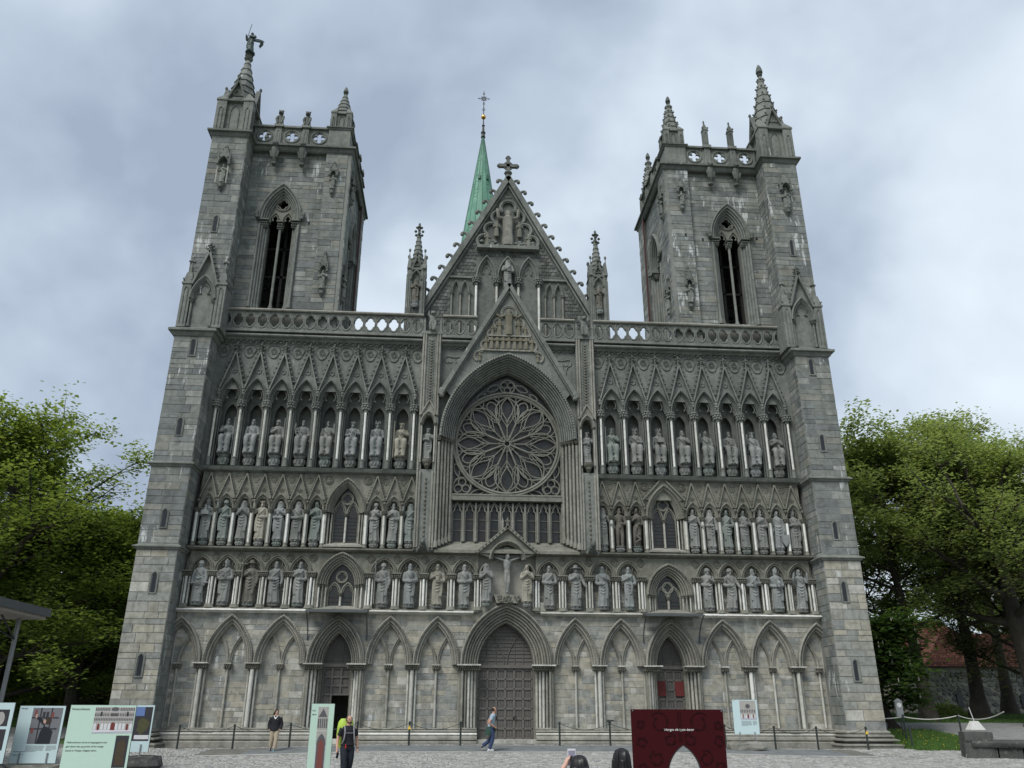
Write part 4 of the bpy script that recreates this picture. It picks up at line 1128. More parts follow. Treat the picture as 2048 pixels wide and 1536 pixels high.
for i in range(9):
    x = -1.2 + 0.3 * i
    relief('relief_figure', x, 18.72 - 0.10 * (abs(x) > 1), 0.80, -0.40, i % 2, RG, M_RELIEF)
for s in (-1, 1): relief('relief_figure', s * 1.5, 18.02, 0.5, -0.40, 0, RG, M_RELIEF)
obj('relief_ledge', MB().box(-1.1, 1.1, -0.48, -0.36, 19.42, 19.5).box(-1.5, 1.5, -0.46, -0.36, 18.6, 18.68), M_TRIM, RG)
for s in (-1, 1):           # angel panels beside the rose gable
    m = MB()
    pts = [(-0.42, 0.42), (0.0, 0.36), (0.44, 0.42), (0.50, 0.15), (0.28, -0.05), (0.18, -0.5), (-0.05, -0.72), (-0.26, -0.55), (-0.3, -0.1), (-0.48, 0.1)]
    m.tube(smooth([(s * (2.78 + a), -0.02, 17.95 + b) for a, b in pts] + [(s * (2.78 + pts[0][0]), -0.02, 17.95 + pts[0][1])], 3), 0.035, 5)
    small_figure(m, s * 2.80, 17.50, 0.75, 0.0, 0, 2)
    m.tube([(s * 2.75, -0.02, 18.0), (s * 2.45, -0.03, 18.2), (s * 2.40, 0, 17.9)], [0.05, 0.09, 0.03], 5)
    obj('angel_panel', m, M_DARK2, CATH)

# crucifixion canopy
CG = MB()
for s in (-1, 1):
    CG.bar((s * 1.42, 8.25), (0, 9.45), 0.13, -0.42, 0.05, ext=0.05)
    CG.archsweep(s * 1.02, 7.22, 0.30, 0.52, [(0, 0.05), (0, -0.24), (0.04, -0.28), (0.08, -0.22), (0.10, -0.05), (0.12, 0.3)], 8)
CG.prism([(-1.36, 8.2), (-0.86, 8.02)] + arch(0, 7.92, 0.82, 0.86, 0, 10) + [(0.86, 8.02), (1.36, 8.2), (0, 9.36)], -0.22, 0.05)
CG.archsweep(0, 7.92, 0.86, 0.90, [(0, 0.0), (0, -0.34), (0.05, -0.38), (0.10, -0.32), (0.12, -0.22), (0.15, -0.25), (0.18, -0.20), (0.20, 0.0), (0.22, 0.3)], 12)
CC = obj('crucifix_canopy', CG, M_BROWN, CATH)
m = MB(); hood_knobs(m, 0, 7.92, 0.86, 0.90, 0.06, -0.37, 26, 0.035)
for s in (-1, 1):
    for i in range(9): m.ball((s * 1.42 * (1 - (i + .5) / 9), -0.43, 8.25 + 1.2 * (i + .5) / 9 + 0.02), 0.045, 6, 4)
tag(obj('leaf_moulding', m, M_BROWN2, CC), kind='stuff')
m = MB()
small_figure(m, 0, 9.42, 0.52, -0.2, 0, 0)
obj('finial_figure', m, M_BROWN2, CC)
for s in (-1, 1): obj('pinnacle', MB().box(-0.05, 0.05, -0.05, 0.05, 0, 0.5).prismz([(-.06, -.06), (.06, -.06), (.06, .06), (-.06, .06)], 0.5, 0.75, 0.1), M_TRIM, CC, (s * 0.24, -0.1, 9.2))
obj('relief_corbel', MB().prism([(-0.62, 6.30), (0.62, 6.30), (0.50, 5.92), (-0.50, 5.92)], -0.35, 0.3), M_BROWN, CC)
m = MB()
for i in range(26):
    m.ball((random.uniform(-0.52, 0.52), -0.37, random.uniform(5.98, 6.25)), (0.05, 0.05, 0.06), 6, 4)
tag(obj('carved_crowd', m, M_BROWN2, CC), kind='stuff')

# --- great gable (set back one metre)
GY = 1.0
GS = (30.38 - 22.07) / 4.46
def gx(z): return (30.30 - z) / GS
g = MB().prism([(-gx(18.9), 18.9), (gx(18.9), 18.9), (0, 30.25)], GY + 0.10, GY + 0.7)
GG = obj('gable', g, M_DARK, CATH)
for s in (-1, 1):
    c = MB().bar((s * gx(20.2), 20.2), (0, 30.38), 0.30, GY - 0.18, GY + 0.75, ext=0.08)
    c.bar((s * (gx(20.2) - 0.28), 20.2), (0, 29.9), 0.10, GY - 0.05, GY + 0.3)
    obj('coping', c, M_DARK2, GG)
    for i in range(12):
        z = 22.75 + 0.745 * i - 0.1; x = s * (gx(z) + 0.12)
        if z > 30.2: continue
        def cro():
            pts = [(-0.20, -0.28), (-0.02, -0.12), (0.06, 0.10), (0.17, 0.26), (0.34, 0.30), (0.42, 0.20), (0.36, 0.12)]
            m = MB().tube(smooth([(a, 0, b) for a, b in pts], 3), [0.10] * 3 + [0.09] * 6 + [0.085] * 6 + [0.08] * 3 + [0.07], 7)
            m.ball((0.37, 0, 0.19), (0.10, 0.12, 0.10), 7, 5)
            return m
        inst('gcro%d' % s, cro, 'crocket', M_DARK2, GG, (x, GY + 0.2, z), scale=(s, 1, 1))
# diaper tiles between the mouldings
til = MB(); tn = 0
z = 20.7
while z < 29.6:
    hwid = gx(z + 0.22) - 0.30
    n = int(2 * hwid / 0.235)
    for i in range(n):
        x = -n * 0.1175 + 0.235 * i
        if 25.45 < z + .1 < 29.0 and abs(x + .1) < 1.75 * max(0, 1 - (z - 25.4) / 3.7) ** 0.8 + 0.1: continue
        if z < 23.55 and abs(x + 0.1) < 3.25: continue
        if 23.5 <= z < 24.95 and abs(x + .1) < 1.85: continue
        til.add([(x + a, GY + 0.10, z + b) for a, b in ((.01, .01), (.225, .01), (.225, .2), (.01, .2))] + [(x + a, GY + 0.07, z + b) for a, b in ((.03, .03), (.205, .03), (.205, .18), (.03, .18))] , [(0, 1, 5, 4), (1, 2, 6, 5), (2, 3, 7, 6), (3, 0, 4, 7), (4, 5, 6, 7)])
    z += 0.22
tag(obj('diaper_tile', til, stone('diaper_stone', [(.10, .104, .098), (.14, .143, .132), (.12, .123, .115), (.19, .19, .178), (.085, .09, .085)], island=True, patch=.4), GG, smooth=False), kind='stuff')
til = None
for cx in (-1.18, 0.0, 1.18):
    obj('arch', MB().archsweep(cx, 23.66, 0.58, 1.42, [(0, GY + .1), (0, GY - .12), (0.05, GY - .16), (0.09, GY - .1), (0.11, GY - .02), (0.15, GY - .05), (0.19, GY - .02), (0.21, GY + .04), (0.24, GY + .02), (0.27, GY + .14)], 10), M_DARK2, GG)
    if cx:
        m = MB()
        for q in (-1, 1): m.tube([(cx + q * .30, GY + .08, 23.7), (cx + q * .27, GY + .08, 23.95), (cx + q * .12, GY + .08, 23.98), (cx + q * .2, GY + .08, 24.2), (cx, GY + .08, 24.45)], 0.03, 5)
        obj('trefoil_cusp', m, M_DARK2, GG)
for x in (-1.74, -0.6, 0.6, 1.74):
    o = obj('column', shaft_mb(0.07, 3.0), M_WHITE, GG, (x, GY - 0.02, 20.2))
    inst('gcap', lambda: capital_mb(0.10, 0.46, 2.3, 9), 'capital', M_DARK2, o, (0, 0, 2.98))
for s in (-1, 1):
    for k, cx in enumerate((2.35, 2.84)):
        obj('arch', MB().archsweep(s * cx, 22.75, 0.245, 0.72, [(0, GY + .1), (0, GY - .06), (0.03, GY - .09), (0.06, GY - .04), (0.09, GY), (0.11, GY + .14)], 8), M_DARK2, GG)
    for x in (2.11, 2.595, 3.08):
        o = obj('column', shaft_mb(0.045, 2.4), M_TRIM, GG, (s * x, GY + 0.02, 20.2))
        inst('gcap2', lambda: capital_mb(0.05, 0.22, 2.0, 7), 'capital', M_DARK2, o, (0, 0, 2.36))
    obj('string_course', MB().box(*sorted((s * 1.8, s * 3.35)), GY - 0.03, GY + 0.12, 23.62, 23.74), M_DARK2, GG)
# relief in the gable top
m = MB()
pts = [(-1.75, 25.62), (-1.70, 26.2), (-1.25, 26.75), (-1.2, 27.3), (-0.72, 27.5), (-0.68, 28.2), (-0.3, 28.6), (0, 28.82)]
fr = smooth([(x, GY - 0.02, z) for x, z in pts] + [(-x, GY - 0.02, z) for x, z in pts[-2::-1]], 3)
LB = [(1.32, 26.05, .44), (0.93, 26.85, .43), (0.53, 27.68, .43), (0, 28.35, .46)]
lobes(m, LB, GY - .02, .075, 0); lobes(m, [(x, z, q * .82) for x, z, q in LB], GY, .045, 0)
obj('relief_frame', m, M_DARK2, GG)
obj('relief_ledge', MB().box(-1.75, 1.75, GY - 0.28, GY + 0.12, 25.48, 25.68), M_DARK2, GG)
relief('standing_figure_relief', 0, 25.75, 2.35, GY - 0.10, 3, GG, M_TRIM)
for s in (-1, 1):
    relief('relief_figure', s * 0.66, 26.35, 1.05, GY - 0.06, 0, GG, M_BROWN)
    relief('relief_figure', s * 1.18, 25.7, 0.9, GY - 0.06, 0, GG, M_BROWN)
    m = MB(); 
    for i in range(10): m.ball((s * random.uniform(0.4, 1.5), GY - 0.02, random.uniform(25.75, 26.1)), (0.14, 0.1, 0.10), 7, 5)
    tag(obj('carved_clouds', m, M_DARK2, GG), kind='stuff')
# gable cross
m = MB().lathe([(0.16, 0), (0.16, 0.5), (0.24, 0.58), (0.24, 0.66), (0.12, 0.72)], 8, (0, GY + .2, 30.30))
zc = 31.43
m.box(-0.10, 0.10, GY + .1, GY + .3, 30.95, 32.0).box(-0.5, 0.5, GY + .1, GY + .3, zc - 0.10, zc + 0.10)
for a, b in ((0, 0.62), (0.52, 0), (-0.52, 0)):
    m.ball((a * 1.05, GY + .2, zc + b), (0.13, 0.12, 0.13), 8, 6)
    if a: m.ball((a, GY + .2, zc + .1), .08, 6, 4).ball((a, GY + .2, zc - .1), .08, 6, 4)
    else: m.ball((.1, GY + .2, zc + b - .05), .08, 6, 4).ball((-.1, GY + .2, zc + b - .05), .08, 6, 4)
m.tube([(0.26 * math.cos(2 * PI * i / 20), GY + .2, zc + 0.26 * math.sin(2 * PI * i / 20)) for i in range(20)], 0.06, 6, closed=True)
obj('gable_cross', m, M_DARK, GG)
# ------------------------------------------------------------------ buttresses, towers, turrets
def ring(mb, x0, x1, y0, y1, z, p, h):
    prof = [(-0.02, -h), (p * 0.35, -h * 0.75), (p * 0.55, -h * 0.3), (p, -h * 0.2), (p, h * 0.12), (-0.02, h * 0.65)]
    vs = []
    for d, dz in prof: vs += [(x0 - d, y0 - d, z + dz), (x1 + d, y0 - d, z + dz), (x1 + d, y1 + d, z + dz), (x0 - d, y1 + d, z + dz)]
    fs = [(4 * i + k, 4 * i + (k + 1) % 4, 4 * i + 4 + (k + 1) % 4, 4 * i + 4 + k) for i in range(len(prof) - 1) for k in range(4)]
    fs += [(0, 3, 2, 1), tuple(4 * (len(prof) - 1) + k for k in range(4))]
    return mb.add(vs, fs)
M_PANE = plain('dark_pane', (.016, .018, .022), 0.15, noise=0.3)
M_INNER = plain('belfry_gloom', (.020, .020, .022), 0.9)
def slit(par, x, z0, z1, y, w=0.085, mat=None):
    f = MB().archsweep(x, z1 - 0.16, w + 0.10, 0.24, [(0, 0.0), (0, -0.035), (0.04, -0.045), (0.075, -0.02), (0.10, 0.03)], 7, down=z0)
    f.v = [(a, b + y, c) for a, b, c in f.v]
    W = obj('slit_window', f, M_DARK2, par)
    obj('pane', MB().prism([(x - w, z0)] + arch(x, z1 - 0.16, w, 0.15, 0, 5) + [(x + w, z0)], y + 0.006, y + 0.012), M_PANE, W)
    obj('sill', MB().box(x - w - .1, x + w + .1, y - 0.04, y + 0.03, z0 - 0.05, z0), M_DARK2, W)
SLITS = [(2.63, 3.50), (6.08, 6.95), (8.97, 9.78), (13.35, 14.18), (17.48, 18.32)]
def holes(z, a, b, cx, hw, zr):
    for z0, z1 in zr:
        if z0 - 0.15 < z < z1 + 0.12: return [(a, cx - hw), (cx + hw, b)]
    return [(a, b)]
for s in (-1, 1):
    x0, x1 = sorted((s * 14.86, s * 16.68))
    B = obj('buttress', MB().box(x0 + .015, x1 - .015, -1.186, 0.97, -1.2, 18.8), M_CORE, CATH)
    for z, p, h in ((8.10, 0.16, 0.16), (11.96, 0.16, 0.18), (18.80, 0.26, 0.34)): obj('string_course', ring(MB(), x0, x1, -1.2, 0.9, z, p, h), M_DARK2, B)
    for zz, d in ((0.50, .10), (0.36, .20), (0.20, .34), (0.0, .46)):
        ring(r2 := MB(), x0, x1, -1.2, 0.9, zz, d, 0.16); obj('plinth_course', r2, M_TRIM, B)
    obj('plinth', MB().box(x0 - .42, x1 + .42, -1.62, 0.9, -1.2, -0.05), M_TRIM, B)
    cx = s * 15.68
    lo = s * 14.88; hi = s * 16.68
    a, b = sorted((lo, hi))
    fill(0.55, 7.95, lambda z: holes(z, a, b, cx, 0.19, SLITS), -1.20, hh=0.37, ln=(0.45, 1.0), low=True)
    fill(8.25, 11.8, lambda z: holes(z, a, b, cx, 0.19, SLITS), -1.20, hh=0.36, ln=(0.45, 1.0), low=False)
    fill(12.05, 18.5, lambda z: holes(z, a, b, cx, 0.19, SLITS), -1.20, hh=0.34, ln=(0.45, 1.0), low=False)
    fill(0.55, 18.5, lambda z: [(-1.18, 0.0)], s * 14.86, hh=0.36, ln=(0.4, 0.8), low=False, plane='S', sgn=-s)
    for z0, z1 in SLITS: slit(B, cx, z0, z1, -1.20)
    # --- tower body
    T = MB()
    ix0, ix1 = sorted((s * 9.25, s * 14.6))
    plate_arch(T, ix0, ix1, s * 12.62, 26.3, 1.10, 2.2, 31.0, 0.144, 0.85, 10, z0=20.86)
    T.box(ix0, ix1, 0.144, 0.85, 18.9, 20.86)
    ox0, ox1 = sorted((s * 14.62, s * 16.56))
    T.box(ox0 + .012, ox1 - .012, -1.136, 6.6, 18.8, 31.0)
    TW = obj('tower', T, M_CORE, CATH)
    side = MB(); plate_arch(side, 0.85, 6.6, 3.5, 26.3, 1.10, 2.2, 31.0, 0, 0.7, 10, z0=20.86); side.box(0.85, 6.6, 0, 0.7, 18.9, 20.86)
    side.v = [(s * (9.25 + b), a, c) for a, b, c in side.v]
    side.box(*sorted((s * 9.25, s * 14.6)), 6.0, 6.6, 18.9, 31.0)
    obj('side_wall', side, M_CORE, TW)
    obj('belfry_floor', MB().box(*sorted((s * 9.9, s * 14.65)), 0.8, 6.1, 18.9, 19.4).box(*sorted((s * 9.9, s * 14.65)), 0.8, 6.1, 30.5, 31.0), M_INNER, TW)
    # wooden bell frame inside
    bf = MB()
    for yy in (1.8, 3.2, 4.8):
        for xx in (11.6, 12.6, 13.6): bf.box(s * xx - .07, s * xx + .07, yy, yy + .14, 19.4, 28.0)
        for zz in (21.6, 23.6, 25.4): bf.box(*sorted((s * 10.2, s * 14.5)), yy, yy + .12, zz, zz + .12)
    obj('bell_frame', bf, plain('old_beam_%d' % (s > 0), (.035, .032, .03), .8), TW)
    # inner angle pier
    px0, px1 = sorted((s * 9.22, s * 10.45))
    obj('angle_pier', MB().box(px0 + .012, px1 - .012, -0.106, 0.18, 18.9, 31.0).box(*sorted((s * 9.03, s * 9.25)), -0.085, 1.25, 18.9, 31.0).box(*sorted((s * 9.03, s * 9.25)), 5.4, 6.65, 18.9, 31.0), M_CORE, TW)
    # stones
    def wf(z, ix0=px1 if s > 0 else -14.6, ix1=14.6 if s > 0 else px0, s=s):
        w = archx(1.14, 2.3, z - 26.3) if z > 20.8 else 0
        c = s * 12.62
        return [(ix0, c - w), (c + w, ix1)] if w > 0 else [(ix0, ix1)]
    fill(20.5, 30.9, wf, 0.13, hh=0.31, ln=(0.4, 0.95))
    fill(20.5, 30.9, lambda z: [(px0, px1)], -0.12, hh=0.31, ln=(0.4, 0.8))
    TS = [(24.60, 25.55)]
    fill(18.95, 30.85, lambda z: holes(z, ox0, ox1, s * 15.6, 0.17, TS), -1.15, hh=0.33, ln=(0.45, 1.0))
    slit(TW, s * 15.6, 24.60, 25.55, -1.15, 0.07)
    fill(19.0, 30.9, lambda z: [(-1.13, 0.14)], s * 14.60, hh=0.32, ln=(0.35, 0.8), plane='S', sgn=-s)
    def sf(z):
        w = archx(1.14, 2.3, z - 26.3) if z > 20.8 else 0
        return [(1.25, 3.5 - w), (3.5 + w, 5.4)] if w > 0 else [(1.25, 5.4)]
    fill(20.0, 30.9, sf, s * 9.21, hh=0.31, ln=(0.4, 0.9), plane='S', sgn=-s)
    fill(20.0, 30.9, lambda z: [(-0.10, 1.25), (5.4, 6.6)], s * 9.0, hh=0.31, ln=(0.4, 0.9), plane='S', sgn=-s)
    # belfry window, front and side
    def belfry(par, tf):
        A = MB().archsweep(0, 26.3, 1.17, 2.32, rolls(0.0, 0.51, 0.10 - 0.12, 0.40, 4, 0.055), 14)
        A.v = [tf(*v) for v in A.v]; BW = obj('belfry_window', A, M_DARK2, par)
        J = MB()
        for q in (-1, 1):
            for k in range(4):
                x = q * (1.05 - 0.108 * k); y = 0.02 + 0.13 * k
                J.lathe([(0.10, 0), (0.10, 0.22), (0.085, 0.30), (0.062, 0.36), (0.062, 5.1)], 8, (x, y, 20.85))
                J.box(x - .065 if q > 0 else x - .06, x + .06 if q > 0 else x + .065, y + 0.03, 0.84, 20.85, 26.1)
        J.lathe([(0.12, 0), (0.12, 0.22), (0.075, 0.36), (0.075, 5.1)], 8, (0, 0.40, 20.85))
        J.v = [tf(*v) for v in J.v]; obj('jamb_shaft', J, M_DARK2, BW)
        Cc = MB()
        for x, w in ((-0.88, 0.48), (0, 0.30), (0.88, 0.48)):
            c = capital_wide(w, 0.45, 0.40); off = 0.45 if x else 0.62
            Cc.v_off = len(Cc.v); Cc.add([(a + x, b + off, z + 25.85) for a, b, z in c.v], c.f)
            Cc.box(x - w / 2 - .03, x + w / 2 + .03, off - 0.5, off + 0.1, 26.22, 26.30)
        Cc.v = [tf(*v) for v in Cc.v]; tag(obj('capital', Cc, M_DARK, BW), kind='stuff')
        t = MB()
        for q in (-1, 1):
            p = arch(q * 0.34, 26.3, 0.32, 0.66, 0, 8); t.tube([(x, 0.42, z) for x, z in p], 0.055, 6)
            for k in (-1, 1):
                t.tube([(q * 0.34 + k * .28, 0.44, 26.3), (q * 0.34 + k * .24, 0.44, 26.42), (q * 0.34 + k * .12, 0.44, 26.46), (q * 0.34 + k * .16, 0.44, 26.60), (q * 0.34, 0.44, 26.82)], 0.035, 5)
                t.ball((q * 0.34 + k * .12, 0.43, 26.45), 0.06, 6, 4)
        circ(t, 0, 27.48, 0.40, 0.055, 28, 0.40)
        f = foil(0.165, 0.16, 4)
        t.tube([(f(a)[0], 0.40, 27.48 + f(a)[1]) for a in [2 * PI * i / 40 for i in range(40)]], 0.045, 6, closed=True)
        # spandrel webs round the lights and the rose
        pl = MB()
        wz = lambda z: archx(0.67, 1.74, z - 26.3)
        za = 26.3
        while za < 27.95:
            zb = za + 0.05; zm = za + .025
            segs = [(-wz(zm), wz(zm))]
            cuts = []
            r = math.sqrt(max(0, .42 ** 2 - (zm - 27.48) ** 2)) if abs(zm - 27.48) < .42 else 0
            if r: cuts.append((-r, r))
            for q in (-1, 1):
                w = archx(.32, .66, zm - 26.3)
                if w > 0: cuts.append((q * .34 - w, q * .34 + w))
            pts = sorted(cuts); x = segs[0][0]
            for c0, c1 in pts:
                if c0 > x + .01: pl.box(x, c0, 0.42, 0.50, za, zb)
                x = max(x, c1)
            if segs[0][1] > x + .01: pl.box(x, segs[0][1], 0.42, 0.50, za, zb)
            za = zb
        t.add(pl.v, pl.f)
        t.v = [tf(*v) for v in t.v]; tag(obj('tracery', t, M_TRACERY, BW), kind='stuff')
        h = MB()
        for q in (-1, 1): h.ball((q * 1.25, -0.06, 26.55), (0.14, 0.14, 0.22), 7, 5).ball((q * 1.22, -0.1, 26.35), (0.11, 0.1, 0.12), 7, 5)
        h.v = [tf(*v) for v in h.v]; obj('label_stop', h, M_DARK, BW)
        sl = MB().add([(-0.75, 0.75, 20.98), (0.75, 0.75, 20.98), (1.05, 0.0, 20.80), (-1.05, 0.0, 20.80), (-0.75, 0.75, 20.6), (0.75, 0.75, 20.6), (1.05, 0.0, 20.6), (-1.05, 0.0, 20.6)], [(0, 1, 2, 3), (3, 2, 6, 7), (0, 3, 7, 4), (1, 5, 6, 2)])
        sl.v = [tf(*v) for v in sl.v]; obj('sill', sl, M_TRIM, BW)
    belfry(TW, lambda x, y, z: (s * 12.62 + x, y, z))
    belfry(TW, lambda x, y, z: (s * (9.14 + y), 3.5 + x, z))
    # down pipe on the inner side
    obj('down_pipe', MB().tube([(s * 8.97, 5.1, 20), (s * 8.97, 5.1, 30.8)], 0.06, 6), plain('red_brown_pipe_%d' % (s > 0), (.07, .028, .025), .5), TW)
    # put-log holes
    for x, z in ((11.05, 26.1), (14.2, 26.3), (10.0, 26.2)):
        obj('putlog_hole', MB().box(s * x - .06, s * x + .06, (-.125 if x < 10.4 else 0.122), (-.10 if x < 10.4 else 0.15), z, z + .2), M_PANE, TW)
    # --- cornice, parapet
    r = MB(); ring(r, *sorted((s * 9.03, s * 14.75)), -0.12, 6.62, 31.06, 0.24, 0.36); ring(r, ox0, ox1, -1.15, 0.95, 31.06, 0.24, 0.36)
    ring(r, ox0, ox1, 4.6, 6.62, 31.06, 0.24, 0.36)
    obj('cornice', r, M_DARK, TW)
    def parapet(tf, xs):
        PR = MB()
        PR.box(-2.15, 2.15, -0.07, 0.17, 31.2, 31.30).box(-2.2, 2.2, -0.14, 0.24, 32.42, 32.52).box(-2.2, 2.2, -0.09, 0.19, 32.52, 32.58)
        PR.v = [tf(*v) for v in PR.v]
        pp = obj('parapet', PR, M_DARK2, TW)
        for x in xs:
            m = MB().pierced(x, 31.86, 1.16, 1.12, foil(0.14, 0.20, 4), 0.0, 0.12, 48)
            circ(m, x, 31.86, 0.42, 0.05, 28, -0.01)
            for a in (-1, 1):
                for c in (-1, 1): m.ball((x + a * .46, -0.01, 31.86 + c * .45), (.055, .03, .055), 6, 4)
            for a in (-1, 1): m.box(x + a * .56 - .03, x + a * .56 + .03, -.04, .02, 31.3, 32.42)
            m.v = [tf(*v) for v in m.v]; obj('quatrefoil_panel', m, M_DARK2, pp)
        for x in (-1.535, -0.77 - 0.01, 0.77 + 0.01, ):
            pass
        for x in ((xs[0] + xs[1]) / 2, (xs[1] + xs[2]) / 2):
            m = MB().box(x - 0.17, x + 0.17, -0.12, 0.2, 31.2, 32.42).archsweep(x, 32.05, 0.09, 0.2, [(0, -.12), (0, -.15), (.03, -.15), (.03, -.12)], 5, down=31.4)
            m.box(x - 0.25, x + 0.25, -0.22, 0.28, 32.42, 32.62)
            m.v = [tf(*v) for v in m.v]; obj('post', m, M_DARK2, pp)
        return pp
    FP = parapet(lambda x, y, z: (s * 12.53 + x, 0.02 + y, z), (-1.54, 0.0, 1.54))
    SP = parapet(lambda x, y, z: (s * (9.1 + y), 3.3 + x, z), (-1.5, 0.0, 1.5))
    for i, x in enumerate((13.30, 11.76)):
        g = MB().tube([(0, 0.30, 31.0), (0, -0.05, 30.95), (0, -0.28, 30.75), (0, -0.30, 30.3), (0, -0.12, 29.95)], [0.14, 0.2, 0.2, 0.15, 0.12], 8)
        g.ball((0, -0.42, 30.98), (0.15, 0.22, 0.16), 8, 6).ball((0, -0.12, 29.85), (0.17, 0.17, 0.14), 7, 5)
        for q in (-1, 1): g.ball((q * .11, -.38, 31.14), .06, 5, 4).tube([(q * .16, -.2, 30.7), (q * .22, -.36, 30.5), (q * .12, -.32, 30.15)], .06, 5)
        obj('gargoyle', g, M_DARK, TW, (s * x, 0, 0))
        if s < 0:
            b = MB().lathe([(0.20, 0), (0.22, 0.12), (0.20, 0.35), (0.16, 0.6), (0.15, 0.72)], 9, (0, 0, 0), 0.9, 0.8).ball((0, -0.06, 0.88), (0.15, 0.18, 0.17), 8, 6).ball((0, -0.2, 0.82), (.08, .1, .07), 6, 4)
            for q in (-1, 1): b.ball((q * .11, -.04, 1.04), (.05, .05, .07), 5, 4).tube([(q * .15, -.05, .62), (q * .19, -.2, .35), (q * .1, -.22, .02)], [.08, .07, .06], 6)
            obj('parapet_beast', b, M_DARK, TW, (s * x, 0.03, 32.6), recalc=True)
        else:
            b = MB().box(-.15, .15, -.15, .15, 0, 1.15).prismz([(-.18, -.18), (.18, -.18), (.18, .18), (-.18, .18)], 1.15, 1.75, .12)
            for q in (-1, 1): b.ball((q * .16, -.16, 1.3), .06, 5, 4).ball((q * .16, -.16, 1.1), .05, 5, 4)
            b.archsweep(0, .8, .10, .22, [(0, -.15), (0, -.18), (.03, -.18), (.03, -.15)], 5, down=.1).ball((0, 0, 1.82), (.06, .06, .12), 6, 5)
            obj('parapet_pinnacle', b, M_DARK, TW, (s * x, 0.03, 32.6))
    # --- pinnacle spires
    def spire(par, cx, cy, w, z0, zsh, r, ztip, bands, gab, name='pinnacle', crock=False):
        """square stage of width w from z0 to zsh with corner posts, octagonal spire to ztip"""
        m = MB(); h = w / 2; p = w * 0.27
        m.box(cx - h + p * .35, cx + h - p * .35, cy - h + p * .35, cy + h - p * .35, z0, zsh)
        for a in (-1, 1):
            for c in (-1, 1):
                xx, yy = cx + a * (h - p / 2), cy + c * (h - p / 2)
                m.box(xx - p / 2, xx + p / 2, yy - p / 2, yy + p / 2, z0, zsh)
        PN = obj(name, m, M_DARK2, par)
        for a in (-1, 1):
            for c in (-1, 1):
                cap = MB()
                xx, yy = cx + a * (h - p / 2), cy + c * (h - p / 2)
                cap.box(xx - p * .58, xx + p * .58, yy - p * .58, yy + p * .58, zsh, zsh + .10)
                cap.prismz([(xx - p * .58, yy - p * .58), (xx + p * .58, yy - p * .58), (xx + p * .58, yy + p * .58), (xx - p * .58, yy + p * .58)], zsh + .10, zsh + .10 + p * 1.5, .06, (xx - a * p * .35, yy - c * p * .35))
                if crock: cap.ball((xx - a * p * .2, yy - c * p * .2, zsh + p * 1.6 + .12), .07, 5, 4)
                obj('corner_cap', cap, M_DARK2, PN)
        # lancet panels
        ln = MB()
        for tf in (lambda x, y, z: (cx + x, cy - h - y, z), lambda x, y, z: (cx + h + y, cy + x, z), lambda x, y, z: (cx - h - y, cy + x, z)):
            for x, ww in ((0, w * .13), (-(h - p / 2), p * .22), (h - p / 2, p * .22)):
                yo = -p * .35 + .01 if x == 0 else .005
                q = MB().archsweep(x, zsh - w * .33, ww, ww * 1.8, [(-.0, 0), (-.0, .03), (.03, .035), (.05, 0)], 5, down=z0 + .12)
                q.v = [(a, b + yo, c) for a, b, c in q.v]
                ln.add([tf(*v) for v in q.v], q.f)
        tag(obj('blind_lancet', ln, M_DARK, PN), kind='stuff')
        sp_ = MB(); zb = zsh - w * .02
        for i in range(bands):
            u0, u1 = i / bands, (i + 1) / bands
            r0 = r * (1 - u0) + .07 * u0; r1 = r * (1 - u1) + .07 * u1
            za, zc_ = zb + (ztip - zb) * u0, zb + (ztip - zb) * u1
            sp_.lathe([(r0 * 1.06 + .02, 0), (r0 * 1.06 + .02, .05), (r0, .09), (r1, zc_ - za)], 8, (cx, cy, za), ph=PI / 8)
            if crock:
                for k in range(8): sp_.ball((cx + (r0 + .03) * math.cos(PI / 8 + k * PI / 4), cy + (r0 + .03) * math.sin(PI / 8 + k * PI / 4), za + (zc_ - za) * .3), .07, 5, 4)
        obj('spire_cap', sp_, M_DARK2, PN)
        if gab:
            for k, tf in enumerate((lambda x, y, z: (cx + x, cy - h - y, z), lambda x, y, z: (cx + h + y, cy + x, z), lambda x, y, z: (cx - h - y, cy + x, z))):
                gm = gablet_mb(w * .25, gab, .09, -.02, .22)
                gm.prism([(-w * .27, -.12), (w * .27, -.12), (w * .27, 0), (-w * .27, 0)], -.05, .3)
                f = foil(.10, .09, 3, PI / 2); gm.tube([(f(t)[0], -.02, gab * .33 + f(t)[1]) for t in [2 * PI * i / 24 for i in range(24)]], .025, 5, closed=True)
                gm.ball((0, .0, gab + .12), (.09, .09, .13), 6, 5)
                gm.v = [tf(a, -b - .02, c + zsh + .1) for a, b, c in gm.v]
                obj('gablet', gm, M_DARK, PN)
        return PN
    def acorn(m, c, r, h):
        return m.lathe([(r * .45, 0), (r * .8, h * .08), (r * .5, h * .18), (r, h * .30), (r * .95, h * .45), (r * .62, h * .75), (r * .2, h * .96), (.01, h)], 8, c)
    tipi = 35.55 if s < 0 else 36.15
    r = MB(); ring(r, *sorted((s * 9.15, s * 10.50)), -0.12, 1.2, 32.56, .10, .18); obj('string_course', r, M_DARK, TW)
    obj('pinnacle_base', MB().box(*sorted((s * 9.22, s * 10.45)), -0.10, 1.15, 31.2, 32.5), M_DARK2, TW)
    PN = spire(TW, s * 9.83, 0.52, 1.2, 32.6, 33.65, .60, tipi, 6, 0, crock=s > 0)
    obj('finial', acorn(MB(), (s * 9.83, .52, tipi - .05), .16, .62), M_DARK, PN)
